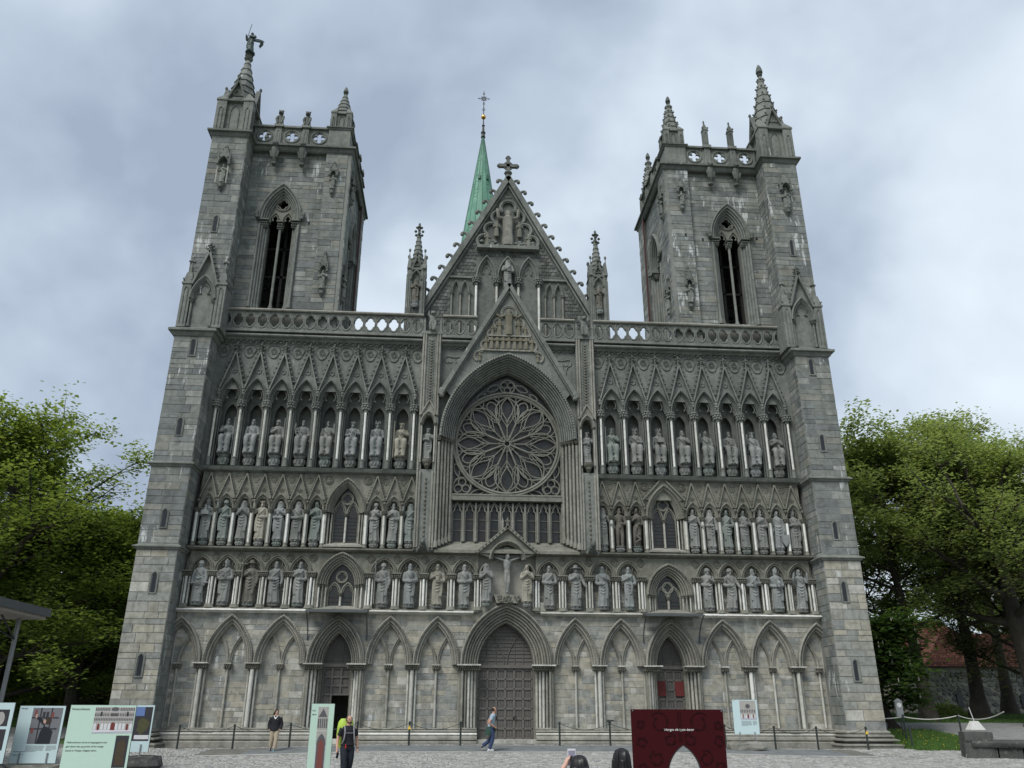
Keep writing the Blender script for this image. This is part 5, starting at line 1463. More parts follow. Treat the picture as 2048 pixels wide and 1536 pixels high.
    for cx_, cy_ in ((9.83, 6.0), (15.6, 5.6)):
        PB = spire(TW, s * cx_, cy_, 1.2, 31.2, 33.3, .60, tipi + (.0 if cx_ < 12 else .4), 6, 0, crock=s > 0)
        obj('finial', acorn(MB(), (s * cx_, cy_, tipi - .05 + (.0 if cx_ < 12 else .4)), .16, .62), M_DARK, PB)
    tb = 37.25 if s < 0 else 38.15
    PT = spire(TW, s * 15.60, -0.16, 2.0, 31.2, 33.25, 1.0, tb, 8, 1.45, name='corner_turret', crock=s > 0)
    if s > 0: obj('finial', acorn(MB(), (s * 15.60, -.16, tb - .1), .22, .95), M_DARK, PT)
    else: obj('finial', MB().lathe([(.10, 0), (.20, .06), (.26, .18), (.14, .26), (.16, .34), (.24, .40), (.12, .5)], 10, (s * 15.6, -.16, tb - .2)), M_DARK, PT)
    # --- aedicule on the buttress head
    x0, x1 = sorted((s * 14.48, s * 16.64)); cx = s * 15.56
    AE = MB()
    for a in (x0, x1 - .44): AE.box(a, a + .44, -1.36, 0.4, 18.95, 21.35)
    AE.box(x0 + .4, x1 - .4, -1.17, -1.0, 18.95, 21.6)
    AO = obj('aedicule', AE, M_DARK2, CATH)
    for a in (x0, x1 - .44):
        pc = MB().prismz([(a - .05, -1.41), (a + .49, -1.41), (a + .49, -.85), (a - .05, -.85)], 21.35, 21.45)
        pc.prismz([(a - .02, -1.38), (a + .46, -1.38), (a + .46, -.9), (a - .02, -.9)], 21.45, 22.05, .55, (a + .22, -1.14)).lathe([(.13, 0), (.15, .06), (.11, .1), (.12, .35), (.13, .38), (.08, .42), (.05, .7)], 6, (a + .22, -1.14, 22.0))
        pc.ball((a + .22, -1.14, 22.78), (.12, .12, .10), 7, 5).ball((a + .22, -1.14, 22.95), (.06, .06, .12), 6, 5)
        for q in (-1, 1): pc.ball((a + .22 + q * .12, -1.2, 22.74), .06, 5, 4).ball((a + .22 + q * .2, -1.42, 21.6), .055, 5, 4)
        obj('pinnacle', pc, M_DARK2, AO)
        pl = MB().archsweep(a + .22, 21.0, .11, .22, [(0, -1.36), (0, -1.395), (.03, -1.395), (.05, -1.36)], 6, down=19.15); obj('blind_lancet', pl, M_DARK, AO)
    obj('arch', MB().archsweep(cx, 20.55, .66, 1.35, [(0, -1.17), (0, -1.42), (.05, -1.46), (.10, -1.42), (.13, -1.34), (.17, -1.36), (.21, -1.30), (.24, -1.22), (.26, -1.16)], 10), M_DARK2, AO)
    tr = MB()
    for q in (-1, 1): tr.tube([(cx + q * .40, -1.2, 20.6), (cx + q * .36, -1.2, 20.85), (cx + q * .18, -1.2, 20.92), (cx + q * .24, -1.2, 21.2), (cx, -1.2, 21.5)], .035, 5).ball((cx + q * .18, -1.21, 20.92), .06, 6, 4)
    obj('trefoil_cusp', tr, M_DARK2, AO)
    G = obj('gablet', gablet_mb(.62, 1.95, .10, -1.44, -1.16), M_DARK2, AO, (cx, 0, 21.35))
    tag(obj('crocket', crockets_mb(.62, 1.95, 7, .07, -1.3, 0), M_DARK, G), kind='stuff')
    obj('finial', finial_mb(.16, .6), M_DARK, G, (0, -1.3, 1.9))
    for q in (-1, 1):
        o = obj('column', shaft_mb(.055, 1.35), M_DARK2, AO, (cx + q * .54, -1.25, 19.1))
        obj('capital', capital_mb(.06, .26, 2.1, 8), M_DARK, o, (0, 0, 1.2))
        obj('base', base_mb(.055, .18), M_DARK2, o, (0, 0, -.1))
    # --- gable pinnacle
    gp = spire(CATH, s * 5.03, GY, 1.0, 18.9, 23.75, .43, 26.35, 9, .85, name='gable_pinnacle')
    fm = MB()
    for zz, rr in ((26.25, .16), (26.5, .20), (26.75, .12)):
        for k in range(4): fm.ball((s * 5.03 + rr * math.cos(k * PI / 2), GY + rr * math.sin(k * PI / 2), zz), (.09, .09, .08), 6, 4)
    fm.tube([(s * 5.03, GY, 26.2), (s * 5.03, GY, 26.9)], .07, 6).ball((s * 5.03, GY, 26.95), (.07, .07, .12), 6, 5)
    obj('finial', fm, M_DARK, gp)
    obj('niche_arch', MB().archsweep(s * 5.03, 23.1, .32, .62, [(0, GY - .5), (0, GY - .58), (.05, GY - .6), (.09, GY - .55), (.12, GY - .45)], 8), M_DARK, gp)
    for q in (-1, 1): obj('shaft', MB().tube([(s * 5.03 + q * .34, GY - .5, 18.9), (s * 5.03 + q * .34, GY - .5, 23.7)], .05, 6), M_DARK2, gp)
    for a in (-.42, .42):
        mp_ = MB().prismz([(s * 5.03 + a - .1, GY - .6), (s * 5.03 + a + .1, GY - .6), (s * 5.03 + a + .1, GY - .4), (s * 5.03 + a - .1, GY - .4)], 23.8, 24.85, .12, (s * 5.03 + a, GY - .5)).ball((s * 5.03 + a, GY - .5, 24.95), (.07, .07, .12), 6, 5)
        obj('pinnacle', mp_, M_DARK2, gp)

# --- copper clad crossing spire behind the gable
M_COPPER, nt, b = base_mat('verdigris_copper', 0.6, 0.3)
g = nn(nt, 'ShaderNodeNewGeometry'); n = nn(nt, 'ShaderNodeTexNoise'); n.inputs['Scale'].default_value = 0.8; n.inputs['Detail'].default_value = 7
mpp = nn(nt, 'ShaderNodeMapping'); mpp.inputs['Scale'].default_value = (2.2, 2.2, .5); nt.links.new(g.outputs['Position'], mpp.inputs[0]); nt.links.new(mpp.outputs[0], n.inputs['Vector'])
r = nn(nt, 'ShaderNodeValToRGB'); r.color_ramp.elements[0].position = .3; r.color_ramp.elements[0].color = (.085, .215, .150, 1); r.color_ramp.elements[1].position = .7; r.color_ramp.elements[1].color = (.19, .37, .27, 1)
nt.links.new(n.outputs['Fac'], r.inputs[0]); nt.links.new(r.outputs[0], b.inputs['Base Color'])
M_COPPER2 = plain('copper_seam', (.06, .15, .105), .6)
SX, SY = -0.25, 55.0
NS = 16
ps = MB()
def sr(z): return max(.0, (77.6 - z) * 0.1412 + .06)
CS = obj('crossing_spire', MB().lathe([(sr(40), 40), (sr(77.4), 77.4)], NS, (SX, SY, 0)), M_COPPER, CATH, smooth=False)
obj('tower_base', MB().box(SX - 6, SX + 6, SY - 6, SY + 6, 0, 41), M_BLK_UP, CS)
for k in range(NS):
    a = 2 * PI * k / NS
    obj('seam', MB().tube([(SX + sr(z) * math.cos(a), SY + sr(z) * math.sin(a), z) for z in (45, 77)], .05, 4), M_COPPER2, CS)
sm = MB()
for z in range(46, 77, 1):
    for k in range(NS):
        if random.random() < .35:
            a, c = 2 * PI * k / NS, 2 * PI * (k + 1) / NS; zz = z + random.random()
            sm.tube([(SX + sr(zz) * math.cos(a), SY + sr(zz) * math.sin(a), zz), (SX + sr(zz) * math.cos(c), SY + sr(zz) * math.sin(c), zz)], .03, 4)
tag(obj('sheet_joint', sm, M_COPPER2, CS), kind='stuff')
for a in (-1.9, -1.05):
    z = 69.3; obj('dormer', MB().prism([(-.18, -.35), (.18, -.35), (.18, .2), (0, .5), (-.18, .2)], -.25, .3), M_COPPER2, CS, (SX + sr(z) * math.cos(a), SY + sr(z) * math.sin(a), z), (0, 0, a + PI / 2))
obj('spire_mast', MB().lathe([(.30, 0), (.34, .1), (.26, .3), (.26, .7), (.36, .85), (.18, 1.1), (.15, 2.0), (.24, 2.1), (.10, 2.3), (.07, 3.4), (.05, 7.6)], 10, (SX, SY, 76.9)), plain('blackened_copper', (.04, .045, .04), .5), CS)
obj('gilt_ball', MB().ball((SX, SY, 80.55), .36, 16, 12), plain('gilding', (.72, .40, .12), .3, 1.0, noise=.05), CS)
m = MB(); zc = 83.9
m.tube([(SX - .85, SY, zc), (SX + .85, SY, zc)], .05, 5)
m.tube([(SX + .30 * math.cos(2 * PI * i / 16), SY, zc + .30 * math.sin(2 * PI * i / 16)) for i in range(16)], .07, 5, closed=True)
for i in range(8): m.tube([(SX + .3 * math.cos(i * PI / 4), SY, zc + .3 * math.sin(i * PI / 4)), (SX + .52 * math.cos(i * PI / 4), SY, zc + .52 * math.sin(i * PI / 4))], .05, 4)
for q in (-1, 1): m.ball((SX + q * .7, SY, zc), (.06, .06, .16), 6, 4)
for zz in (82.9, 83.1, 84.9, 84.7): m.tube([(SX - .16, SY, zz), (SX + .16, SY, zz)], .04, 4)
m.tube([(SX, SY, 84), (SX, SY, 85.3)], .04, 5)
m.tube([(SX + .2 * math.cos(2 * PI * i / 10), SY, 81.9 + .2 * math.sin(2 * PI * i / 10)) for i in range(10)], .04, 4, closed=True)
obj('iron_cross', m, plain('dark_wrought_iron', (.06, .055, .055), .5), CS)
# ------------------------------------------------------------------ statues
M_ST = [stone('statue_bluegrey', [(.20, .215, .21), (.25, .265, .255), (.30, .31, .295)], patch=.5, bump=.2),
        stone('statue_green', [(.17, .195, .18), (.215, .24, .22), (.26, .28, .255)], patch=.5, bump=.2),
        stone('statue_tan', [(.26, .245, .20), (.33, .31, .255), (.40, .375, .31)], patch=.5, bump=.2),
        stone('statue_dark', [(.115, .108, .09), (.15, .14, .118), (.18, .17, .145)], patch=.5, bump=.2),
        stone('statue_grey', [(.18, .185, .175), (.23, .235, .22), (.275, .275, .255)], patch=.5, bump=.2)]
def loft(m, secs, n=20, folds=0.0, k=7, ph=0.0, twist=0.0, zfold=0.6):
    """stack of ellipses (z, rx, ry, ox, oy) with vertical drapery folds below zfold"""
    vs = []
    for z, rx, ry, ox, oy in secs:
        a = folds * max(0.0, min(1.0, (zfold - z) / 0.12)) if zfold else 0
        for i in range(n):
            t = 2 * PI * i / n
            f = 1 + a * math.sin(k * t + ph + twist * z) + 0.4 * a * math.sin((k * 2 - 3) * t + ph * 2)
            vs.append((ox + rx * f * math.cos(t), oy + ry * f * math.sin(t), z))
    fs = [(j * n + i, j * n + (i + 1) % n, (j + 1) * n + (i + 1) % n, (j + 1) * n + i) for j in range(len(secs) - 1) for i in range(n)]
    fs += [tuple(range(n))[::-1], tuple(range((len(secs) - 1) * n, len(secs) * n))]
    m.add(vs, fs)
def head(m, x, y, z, h, turn=0.0, beard=0, hair=1):
    """head of height h with its chin at z, face towards -y"""
    c, q = math.cos(turn), math.sin(turn)
    def T(a, b, d): return (x + a * c - b * q, y + a * q + b * c, z + d)
    m.ball(T(0, 0, h * .56), (h * .34, h * .40, h * .46), 12, 8)
    m.ball(T(0, -h * .10, h * .30), (h * .25, h * .30, h * .30), 10, 7)
    m.tube([T(0, -h * .36, h * .62), T(0, -h * .50, h * .44), T(0, -h * .36, h * .40)], [h * .05, h * .085, h * .05], 6)      # nose
    m.tube([T(-h * .2, -h * .35, h * .66), T(0, -h * .41, h * .68), T(h * .2, -h * .35, h * .66)], h * .06, 5)               # brow
    for s in (-1, 1): m.ball(T(s * h * .35, h * .02, h * .5), (h * .06, h * .09, h * .12), 6, 5)
    if beard: m.tube([T(0, -h * .30, h * .22), T(0, -h * .36, -h * .10), T(0, -h * .30, -h * .30 * beard)], [h * .24, h * .20, h * .05], 8)
    if hair:
        m.tube([T(-h * .30, h * .05, h * .62), T(-h * .36, h * .12, h * .25), T(-h * .32, h * .14, -h * .05 * hair)], [h * .14, h * .15, h * .10], 6)
        m.tube([T(h * .30, h * .05, h * .62), T(h * .36, h * .12, h * .25), T(h * .32, h * .14, -h * .05 * hair)], [h * .14, h * .15, h * .10], 6)
        m.ball(T(0, h * .08, h * .62), (h * .38, h * .40, h * .44), 10, 7)
ARM = {'down': [(.185, -.01, .62), (.18, -.06, .46)], 'book': [(.20, -.02, .63), (.07, -.15, .62)], 'chest': [(.20, -.03, .66), (.03, -.13, .72)],
       'raise': [(.22, -.04, .68), (.20, -.12, .86)], 'belly': [(.19, -.02, .60), (.05, -.14, .56)], 'out': [(.22, -.03, .62), (.24, -.15, .52)], 'pray': [(.19, -.06, .63), (.02, -.15, .74)]}
def arm(m, s, kind, sh=(.135, 0, .785), z0=0.0, k=1.0):
    e, w = ARM[kind]
    pts = [(s * sh[0], sh[1], sh[2]), (s * e[0], e[1], e[2] + z0), (s * w[0], w[1], w[2] + z0)]
    m.tube(smooth([tuple(p) for p in pts], 3), [.055, .056, .054, .050, .046, .042, .036], 8)
    m.ball((s * w[0], w[1] - .005, w[2] + z0 + .012), (.032, .034, .04), 7, 5)
    d = (Vector(pts[2]) - Vector(pts[1])).normalized()
    for f in range(4):        # fingers
        a = Vector(pts[2]) + d * .03 + Vector((0, 0, .012 * (f - 1.5)))
        m.tube([tuple(a), tuple(a + d * (.035 + .006 * (f in (1, 2)))) ], .010, 5)
def body(seed, pose, arms, beard, hair, female=False, nude=False, turn=0.0):
    R = random.Random(seed); m = MB()
    k, ph = R.choice((6, 7, 8, 9)), R.random() * 6
    sway = R.uniform(-.03, .03); fold = R.uniform(.10, .15)
    if pose == 'stand' and not nude:
        w = R.uniform(.94, 1.06)
        S = [(0, .150, .115), (.03, .158, .12), (.12, .146, .112), (.25, .138, .108), (.38, .134, .104), (.48, .132, .10), (.55, .128, .096), (.62, .112 if not female else .10, .084), (.68, .122, .09), (.74, .136, .094), (.785, .148, .09), (.815, .13, .075), (.835, .08, .06), (.85, .046, .048), (.885, .044, .046)]
        loft(m, [(z, rx * w, ry, sway * math.sin(PI * z / .85), -.012 * math.sin(PI * z / .8)) for z, rx, ry in S], 24, fold, k, ph, R.uniform(-2, 2))
        for i in range(4):      # swags of cloth over the hip
            s = R.choice((-1, 1)) if i == 0 else s
            zt = .60 - .055 * i
            m.tube(smooth([(s * .135, -.02, zt + .05), (s * .06, -.105, zt - .02 - .02 * i), (-s * .03, -.115, zt - .05 - .02 * i), (-s * .12, -.06, zt - .0)], 3), .017, 5)
        m.tube(smooth([(-s * .10, -.06, .80), (0, -.10, .70), (s * .12, -.06, .60)], 3), .022, 5)
        for i in range(3): m.tube(smooth([(s * .13 - .02 * i * s, -.07 - .01 * i, .58), (s * .14 - .03 * i * s, -.09, .40), (s * .12 - .03 * i * s, -.10, .20)], 3), .018, 5)
        for q in (-1, 1): m.ball((q * .06, -.115, .018), (.035, .06, .022), 7, 5)
    elif pose == 'stand':
        S = [(.47, .105, .08), (.52, .11, .085), (.60, .095, .075), (.66, .10, .08), (.73, .125, .085), (.785, .14, .078), (.815, .12, .065), (.835, .07, .055), (.85, .045, .046), (.885, .043, .045)]
        loft(m, [(z, rx, ry, sway, 0) for z, rx, ry in S], 20, 0, zfold=0)
        for q in (-1, 1):
            m.tube(smooth([(q * .055 + sway, 0, .52), (q * .07, -.02, .28), (q * .07, .01, .05), (q * .075, -.01, .02)], 4), [.075] * 3 + [.065, .058, .055, .052, .055] + [.05, .042, .034, .034, .034], 9)
            m.ball((q * .08, -.045, .018), (.032, .06, .02), 7, 5)
        m.ball((0, -.075, .49), (.04, .03, .05), 6, 5)
    else:                       # seated
        S = [(.42, .15, .13), (.52, .135, .115), (.62, .122, .10), (.70, .138, .10), (.775, .155, .095), (.805, .135, .08), (.83, .08, .062), (.848, .048, .05), (.885, .046, .048)]
        loft(m, [(z, rx, ry, 0, .03 - .03 * (z - .4)) for z, rx, ry in S], 22, .05, k, ph, zfold=.75)
        for q in (-1, 1):
            m.tube(smooth([(q * .08, .0, .46), (q * .10, -.17, .455), (q * .105, -.22, .40), (q * .09, -.20, .20), (q * .085, -.21, .04)], 3), [.085] * 5 + [.078] * 4 + [.07] * 4, 9)
            m.ball((q * .085, -.255, .022), (.036, .07, .024), 7, 5)
        loft(m, [(0.01, .150, .075, 0, -.13), (.15, .14, .07, 0, -.135), (.30, .135, .07, 0, -.13), (.42, .14, .09, 0, -.10), (.46, .13, .12, 0, -.06)], 24, .14, k + 2, ph)
        for i in range(2):      # folds hanging between the knees
            sk = R.uniform(-.03, .03)
            m.tube(smooth([(-.15, -.19, .42 - .07 * i), (-.06 + sk, -.225, .30 - .12 * i), (sk, -.23, .26 - .13 * i), (.06 + sk, -.225, .31 - .11 * i), (.15, -.18, .41 - .05 * i)], 3), .018, 5)
            m.tube(smooth([(-.15 + .1 * i, -.20, .12), (-.14 + .095 * i, -.225, .05), (-.15 + .1 * i, -.24, .0)], 2), .022, 5)
        m.tube(smooth([(-.11, -.05, .78), (0, -.10, .66), (.12, -.06, .52)], 3), .022, 5)
    for s, a in zip((-1, 1), arms):
        arm(m, s, a, z0=0.0 if pose == 'stand' else -.02)
    head(m, sway * .2, -.014, .862, .146, turn, beard, hair)
    return m
def crown_mb(r, h, n=8):
    m = MB().lathe([(r, 0), (r * 1.05, h * .3)], 14, caps=False).lathe([(r * .85, 0), (r * .9, h * .3)], 14)
    for i in range(n):
        a = 2 * PI * i / n; m.ball((r * 1.08 * math.cos(a), r * 1.08 * math.sin(a), h * .55), (r * .22, r * .22, h * .45), 5, 4)
    return m
def mitre_mb(r, h):
    m = MB(); 
    m.add([(x * r, y * r, 0) for x, y in ((-1, 0), (0, -1), (1, 0), (0, 1))] + [(-1.08 * r, 0, h * .5), (0, -.75 * r, h), (1.08 * r, 0, h * .5), (0, .75 * r, h), (0, -1.0 * r, h * .5), (0, 1.0 * r, h * .5)],
          [(0, 1, 8, 4), (1, 2, 6, 8), (2, 3, 9, 6), (3, 0, 4, 9), (4, 8, 5), (8, 6, 5), (6, 9, 7), (9, 4, 7), (4, 5, 7), (5, 6, 7)])
    return m
def book_mb(w): return MB().box(-w * .5, w * .5, -.25 * w, 0, 0, w * 1.25).box(-w * .46, w * .46, -.28 * w, -.25 * w, w * .06, w * 1.19)
def wheel_mb(r):
    m = MB().tube([(r * math.cos(2 * PI * i / 20), 0, r * math.sin(2 * PI * i / 20)) for i in range(20)], r * .13, 6, closed=True)
    for i in range(6): m.tube([(0, 0, 0), (r * math.cos(i * PI / 3), 0, r * math.sin(i * PI / 3))], r * .08, 5)
    return m
def harp_mb(h): return MB().tube([(-.3 * h, 0, 0), (.2 * h, 0, h * .1), (.35 * h, 0, h), (-.1 * h, 0, .9 * h), (-.3 * h, 0, 0)], h * .06, 6).tube([(0, 0, .1 * h), (.15 * h, 0, .95 * h)], h * .02, 4).tube([(-.12 * h, 0, .1 * h), (.05 * h, 0, .92 * h)], h * .02, 4)
def pedestal_mb(r, h):
    m = MB().lathe([(r * .80, 0), (r * .86, h * .15), (r * .82, h * .7), (r * 1.02, h * .82), (r * 1.05, h)], 8, ph=PI / 8)
    for i in range(5):
        a = -PI / 2 + (i - 2) * .62; m.ball((r * .86 * math.cos(a), r * .86 * math.sin(a), h * .42), (r * .22, r * .18, h * .26), 6, 5)
    return m
def statue(x, y, z, h, label, pose='stand', arms=('book', 'chest'), beard=0, hair=1, extra=None, mat=4, female=False, nude=False, ped=(.26, .22), turn=0.0, seed=0, group=None, name='statue', rz=0.0, vox=.019):
    o = empty(name, (x, y, z - ped[1]), label, 'statue', group, rz)
    b = body(seed, pose, arms, beard, hair, female, nude, turn)
    b.v = [(a * h * (.86 if pose == 'stand' else .90), c * h * .95, d * h) for a, c, d in b.v]
    f = obj('figure', b, M_ST[mat], o, (0, 0, ped[1]), recalc=True)
    md = f.modifiers.new('carve', 'REMESH'); md.mode = 'VOXEL'; md.voxel_size = vox; md.use_smooth_shade = True
    if ped[1] > 0: obj('pedestal', pedestal_mb(*ped), M_ST[(4, 1, 4, 0)[seed % 4]], o)
    if pose == 'sit':
        st = MB().box(-.21 * h, .21 * h, -.02 * h, .16 * h, 0, .42 * h).box(-.22 * h, .22 * h, -.05 * h, .17 * h, .40 * h, .44 * h)
        for q in (-1, 1): st.ball((q * .20 * h, -.05 * h, .42 * h), .035 * h, 6, 5)
        obj('throne', st, M_ST[mat], o, (0, .03, ped[1]))
    for e in (extra or ()):
        zt = ped[1] + .955 * h; hy = -.012 * h
        if e == 'crown': obj('crown', crown_mb(.056 * h, .055 * h), M_ST[mat], o, (0, hy, zt - .005 * h))
        elif e == 'tall_crown': obj('crown', crown_mb(.062 * h, .10 * h, 6), M_ST[mat], o, (0, hy, zt - .01 * h))
        elif e == 'mitre': obj('mitre', mitre_mb(.06 * h, .12 * h), M_ST[mat], o, (0, hy, zt - .015 * h))
        elif e == 'cap': obj('cap', MB().lathe([(.075, -.03), (.07, .0), (.06, .035), (.03, .06), (.005, .065)], 10), M_ST[mat], o, (0, hy, zt - .005 * h), scale=(h, h, h))
        elif e == 'hat': obj('hat', MB().lathe([(.13, 0), (.13, .012), (.065, .02), (.055, .085), (.02, .095)], 12), M_ST[mat], o, (0, hy, zt - .01 * h), scale=(h, h, h))
        elif e == 'veil': obj('veil', MB().lathe([(.10, -.16), (.09, -.08), (.078, .0), (.06, .045), (.01, .06)], 12, sy=.95), M_ST[mat], o, (0, hy + .025 * h, zt), scale=(h, h, h))
        elif e == 'halo': obj('halo', MB().lathe([(.105, 0), (.105, .012)], 18), M_ST[mat], o, (0, .05 * h, zt - .03 * h), (rad(90), 0, 0), scale=(h, h, h))
        elif e == 'book': obj('book', book_mb(.09 * h), M_ST[mat], o, (0, -.15 * h, ped[1] + .58 * h))
        elif e == 'church': obj('church_model', MB().box(-.09, .09, -.06, .04, 0, .08).prism([(-.09, .08), (.09, .08), (0, .14)], -.06, .04).box(-.02, .02, -.04, .0, .1, .19).prism([(-.03, .19), (.03, .19), (0, .27)], -.05, .01), M_ST[mat], o, (0, -.15 * h, ped[1] + .60 * h), scale=(h, h, h))
        elif e in ('staff', 'staff_r'):
            q = -1 if e == 'staff' else 1
            obj('staff', MB().tube([(q * .19 * h, -.15 * h, 0), (q * .19 * h, -.13 * h, .98 * h)], .013 * h, 6).ball((q * .19 * h, -.13 * h, .99 * h), .025 * h, 6, 5), M_ST[mat], o, (0, 0, ped[1]))
        elif e == 'cross_staff': obj('cross', MB().tube([(-.17 * h, -.15 * h, 0), (-.20 * h, -.12 * h, 1.04 * h)], .015 * h, 6).tube([(-.30 * h, -.12 * h, .92 * h), (-.09 * h, -.12 * h, .92 * h)], .015 * h, 6), M_ST[mat], o, (0, 0, ped[1]))
        elif e == 'spear': obj('spear', MB().tube([(.0, -.16 * h, .02 * h), (.02 * h, -.14 * h, .86 * h)], .012 * h, 6).tube([(.02 * h, -.14 * h, .86 * h), (.024 * h, -.14 * h, 1.0 * h)], [.03 * h, .004 * h], 5), M_ST[mat], o, (0, 0, ped[1]))
        elif e == 'sword': obj('sword', MB().tube([(0, -.155 * h, .06 * h), (0, -.15 * h, .52 * h)], .018 * h, 5, sq=.5).tube([(-.08 * h, -.15 * h, .50 * h), (.08 * h, -.15 * h, .50 * h)], .014 * h, 5).ball((0, -.15 * h, .58 * h), .02 * h, 6, 4), M_ST[mat], o, (0, 0, ped[1]))
        elif e == 'sword_across': obj('sword', MB().tube([(-.26 * h, -.16 * h, .44 * h), (.26 * h, -.16 * h, .46 * h)], .016 * h, 5), M_ST[mat], o, (0, 0, ped[1]))
        elif e == 'wheel': obj('wheel', wheel_mb(.10 * h), M_ST[mat], o, (-.06 * h, -.17 * h, ped[1] + .64 * h))
        elif e == 'harp': obj('harp', harp_mb(.24 * h), M_ST[mat], o, (.03 * h, -.19 * h, ped[1] + .46 * h))
        elif e == 'scroll': obj('scroll', MB().tube(smooth([(.02, -.15, .62), (.05, -.17, .5), (.03, -.165, .36)], 3), .03, 6), M_ST[mat], o, (0, 0, ped[1]), scale=(h, h, h))
        elif e == 'skull': obj('held_head', MB().ball((0, 0, 0), (.065, .07, .085), 10, 7).tube([(0, -.07, .01), (0, -.085, -.02)], .015, 5).ball((0, -.03, -.06), (.05, .05, .05), 8, 6), M_ST[mat], o, (0, -.17 * h, ped[1] + .62 * h), scale=(h, h, h))
        elif e == 'serpent': obj('serpent', MB().tube(smooth([(.02, -.08, .0), (-.06, -.14, .08), (.05, -.16, .16), (-.03, -.15, .24), (.06, -.14, .30)], 4), [.03] * 16 + [.02], 6), M_ST[mat], o, (0, 0, ped[1]), scale=(h, h, h))
        elif e == 'shield': obj('shield', MB().prism([(-.10, .30), (.10, .30), (.10, .12), (0, -.02), (-.10, .12)], -.02, .02), M_ST[mat], o, (.12 * h, -.15 * h, ped[1] + .05 * h), scale=(h, h, h))
    return o
ORD = ['first', 'second', 'third', 'fourth', 'fifth', 'sixth', 'seventh', 'eighth', 'ninth', 'tenth']
TOPL = [('bearded robed man in a hood with a staff', ('chest', 'belly'), 1.6, ('staff_r',), 0, .25), ('bearded man with both hands in his lap', ('belly', 'belly'), 1.2, (), 0, 0), ('bearded man in a cap holding a staff', ('chest', 'down'), 1.0, ('cap', 'staff_r'), 4, -.5),
        ('balding man raising a hand beside a wheel', ('raise', 'belly'), .9, ('wheel',), 4, 0), ('bald man raising his left hand', ('down', 'raise'), .5, (), 4, .3), ('crowned king playing a harp', ('book', 'chest'), .8, ('crown', 'harp'), 0, 0),
        ('king in a tall crown with hands on a sword', ('belly', 'belly'), .8, ('tall_crown', 'sword'), 0, 0), ('crowned king in a tan cloak with a rod', ('down', 'chest'), .7, ('crown', 'staff'), 2, -.3)]
TOPR = [('crowned greenish king with a rod', ('down', 'chest'), .6, ('crown', 'staff'), 1, -.2), ('king in a wide crown holding a vessel', ('belly', 'book'), .7, ('tall_crown',), 4, .2), ('king in a spiked crown holding a church model', ('down', 'belly'), .7, ('tall_crown', 'church'), 4, 0),
        ('bareheaded man with a hand on his chest', ('down', 'chest'), .7, (), 4, .2), ('beardless youth lifting one arm', ('raise', 'belly'), 0, (), 4, 0), ('bald bearded man with crossed hands', ('belly', 'belly'), .9, ('book',), 4, 0),
        ('long bearded crowned man lifting a hand', ('raise', 'belly'), 2.0, ('crown',), 0, 0), ('bearded man turning his head aside', ('chest', 'chest'), .8, ('scroll',), 4, .6)]
k = 100
for side, L in ((-1, TOPL), (1, TOPR)):
    cs = [(a + b) / 2 for a, b in zip(P4, P4[1:])]
    cs = cs if side < 0 else cs[::-1]
    for i, (d, arms, beard, ex, mat, turn) in enumerate(L):
        k += 1
        statue(side * cs[i], 0.28, 12.86, 1.86, '%s, %s statue in top %s row' % (d, ORD[i], 'left' if side < 0 else 'right'), 'sit', arms, beard, 0 if 'bald' in d else 1, ex, mat, ped=(.29, .52), turn=turn, seed=k, group='seated statues in the top row')
MIDL = [('bishop with a mitre holding a church model', ('book', 'book'), 0, ('mitre', 'church'), 0), ('monk slanting a staff across his chest', ('raise', 'belly'), 0, ('cap', 'staff'), 1), ('woman with clasped hands', ('pray', 'pray'), 0, ('veil',), 4),
        ('pale tan crowned king with an axe shaft', ('raise', 'belly'), .8, ('crown', 'staff'), 2), ('blue grey veiled woman with folded hands', ('belly', 'chest'), 0, ('veil',), 0), ('hooded woman looking down', ('belly', 'belly'), 0, ('veil',), 4), ('greenish long haired woman', ('chest', 'belly'), 0, (), 1),
        ('bearded man in a draped cloak', ('belly', 'chest'), .9, ('cap',), 4), ('man wrapped in a long mantle', ('chest', 'belly'), .5, (), 4), ('pale greenish robed woman with a cup', ('raise', 'belly'), 0, ('veil',), 1)]
MIDR = [('robed figure lifting an arm to the head', ('raise', 'out'), 0, ('veil',), 4), ('dark brown bare man', ('down', 'belly'), .4, (), 3), ('dark brown bare woman with a snake', ('chest', 'belly'), 0, ('serpent',), 3),
        ('woman in a draped gown reaching out', ('chest', 'out'), 0, (), 4), ('woman in a head cloth holding her skirt', ('belly', 'down'), 0, ('veil',), 4), ('greenish woman with long plain gown', ('down', 'belly'), 0, (), 1), ('robed youth holding a small cross', ('belly', 'book'), 0, ('book',), 4),
        ('bishop with a tall mitre', ('chest', 'belly'), .5, ('mitre', 'staff'), 4), ('short coated young man with a shield', ('down', 'down'), 0, ('shield',), 0), ('bishop with a book and low mitre', ('book', 'book'), 0, ('mitre', 'book'), 4)]
c3 = [(a + b) / 2 for a, b in zip(P3, P3[1:])]; c3b = [(a + b) / 2 for a, b in zip(P3b, P3b[1:])]
for side, L in ((-1, MIDL), (1, MIDR)):
    xs = [side * x for x in c3 + c3b]; xs.sort()
    for i, (d, arms, beard, ex, mat) in enumerate(L):
        k += 1
        statue(xs[i], 0.10, 8.70, 1.86, '%s, %s statue in middle %s row' % (d, ORD[i], 'left' if side < 0 else 'right'), 'stand', arms, beard, 1, ex, mat, female='woman' in d, nude='bare ' in d, ped=(.22, .28), seed=k, group='standing statues in the middle row', turn=random.Random(k).uniform(-.35, .35))
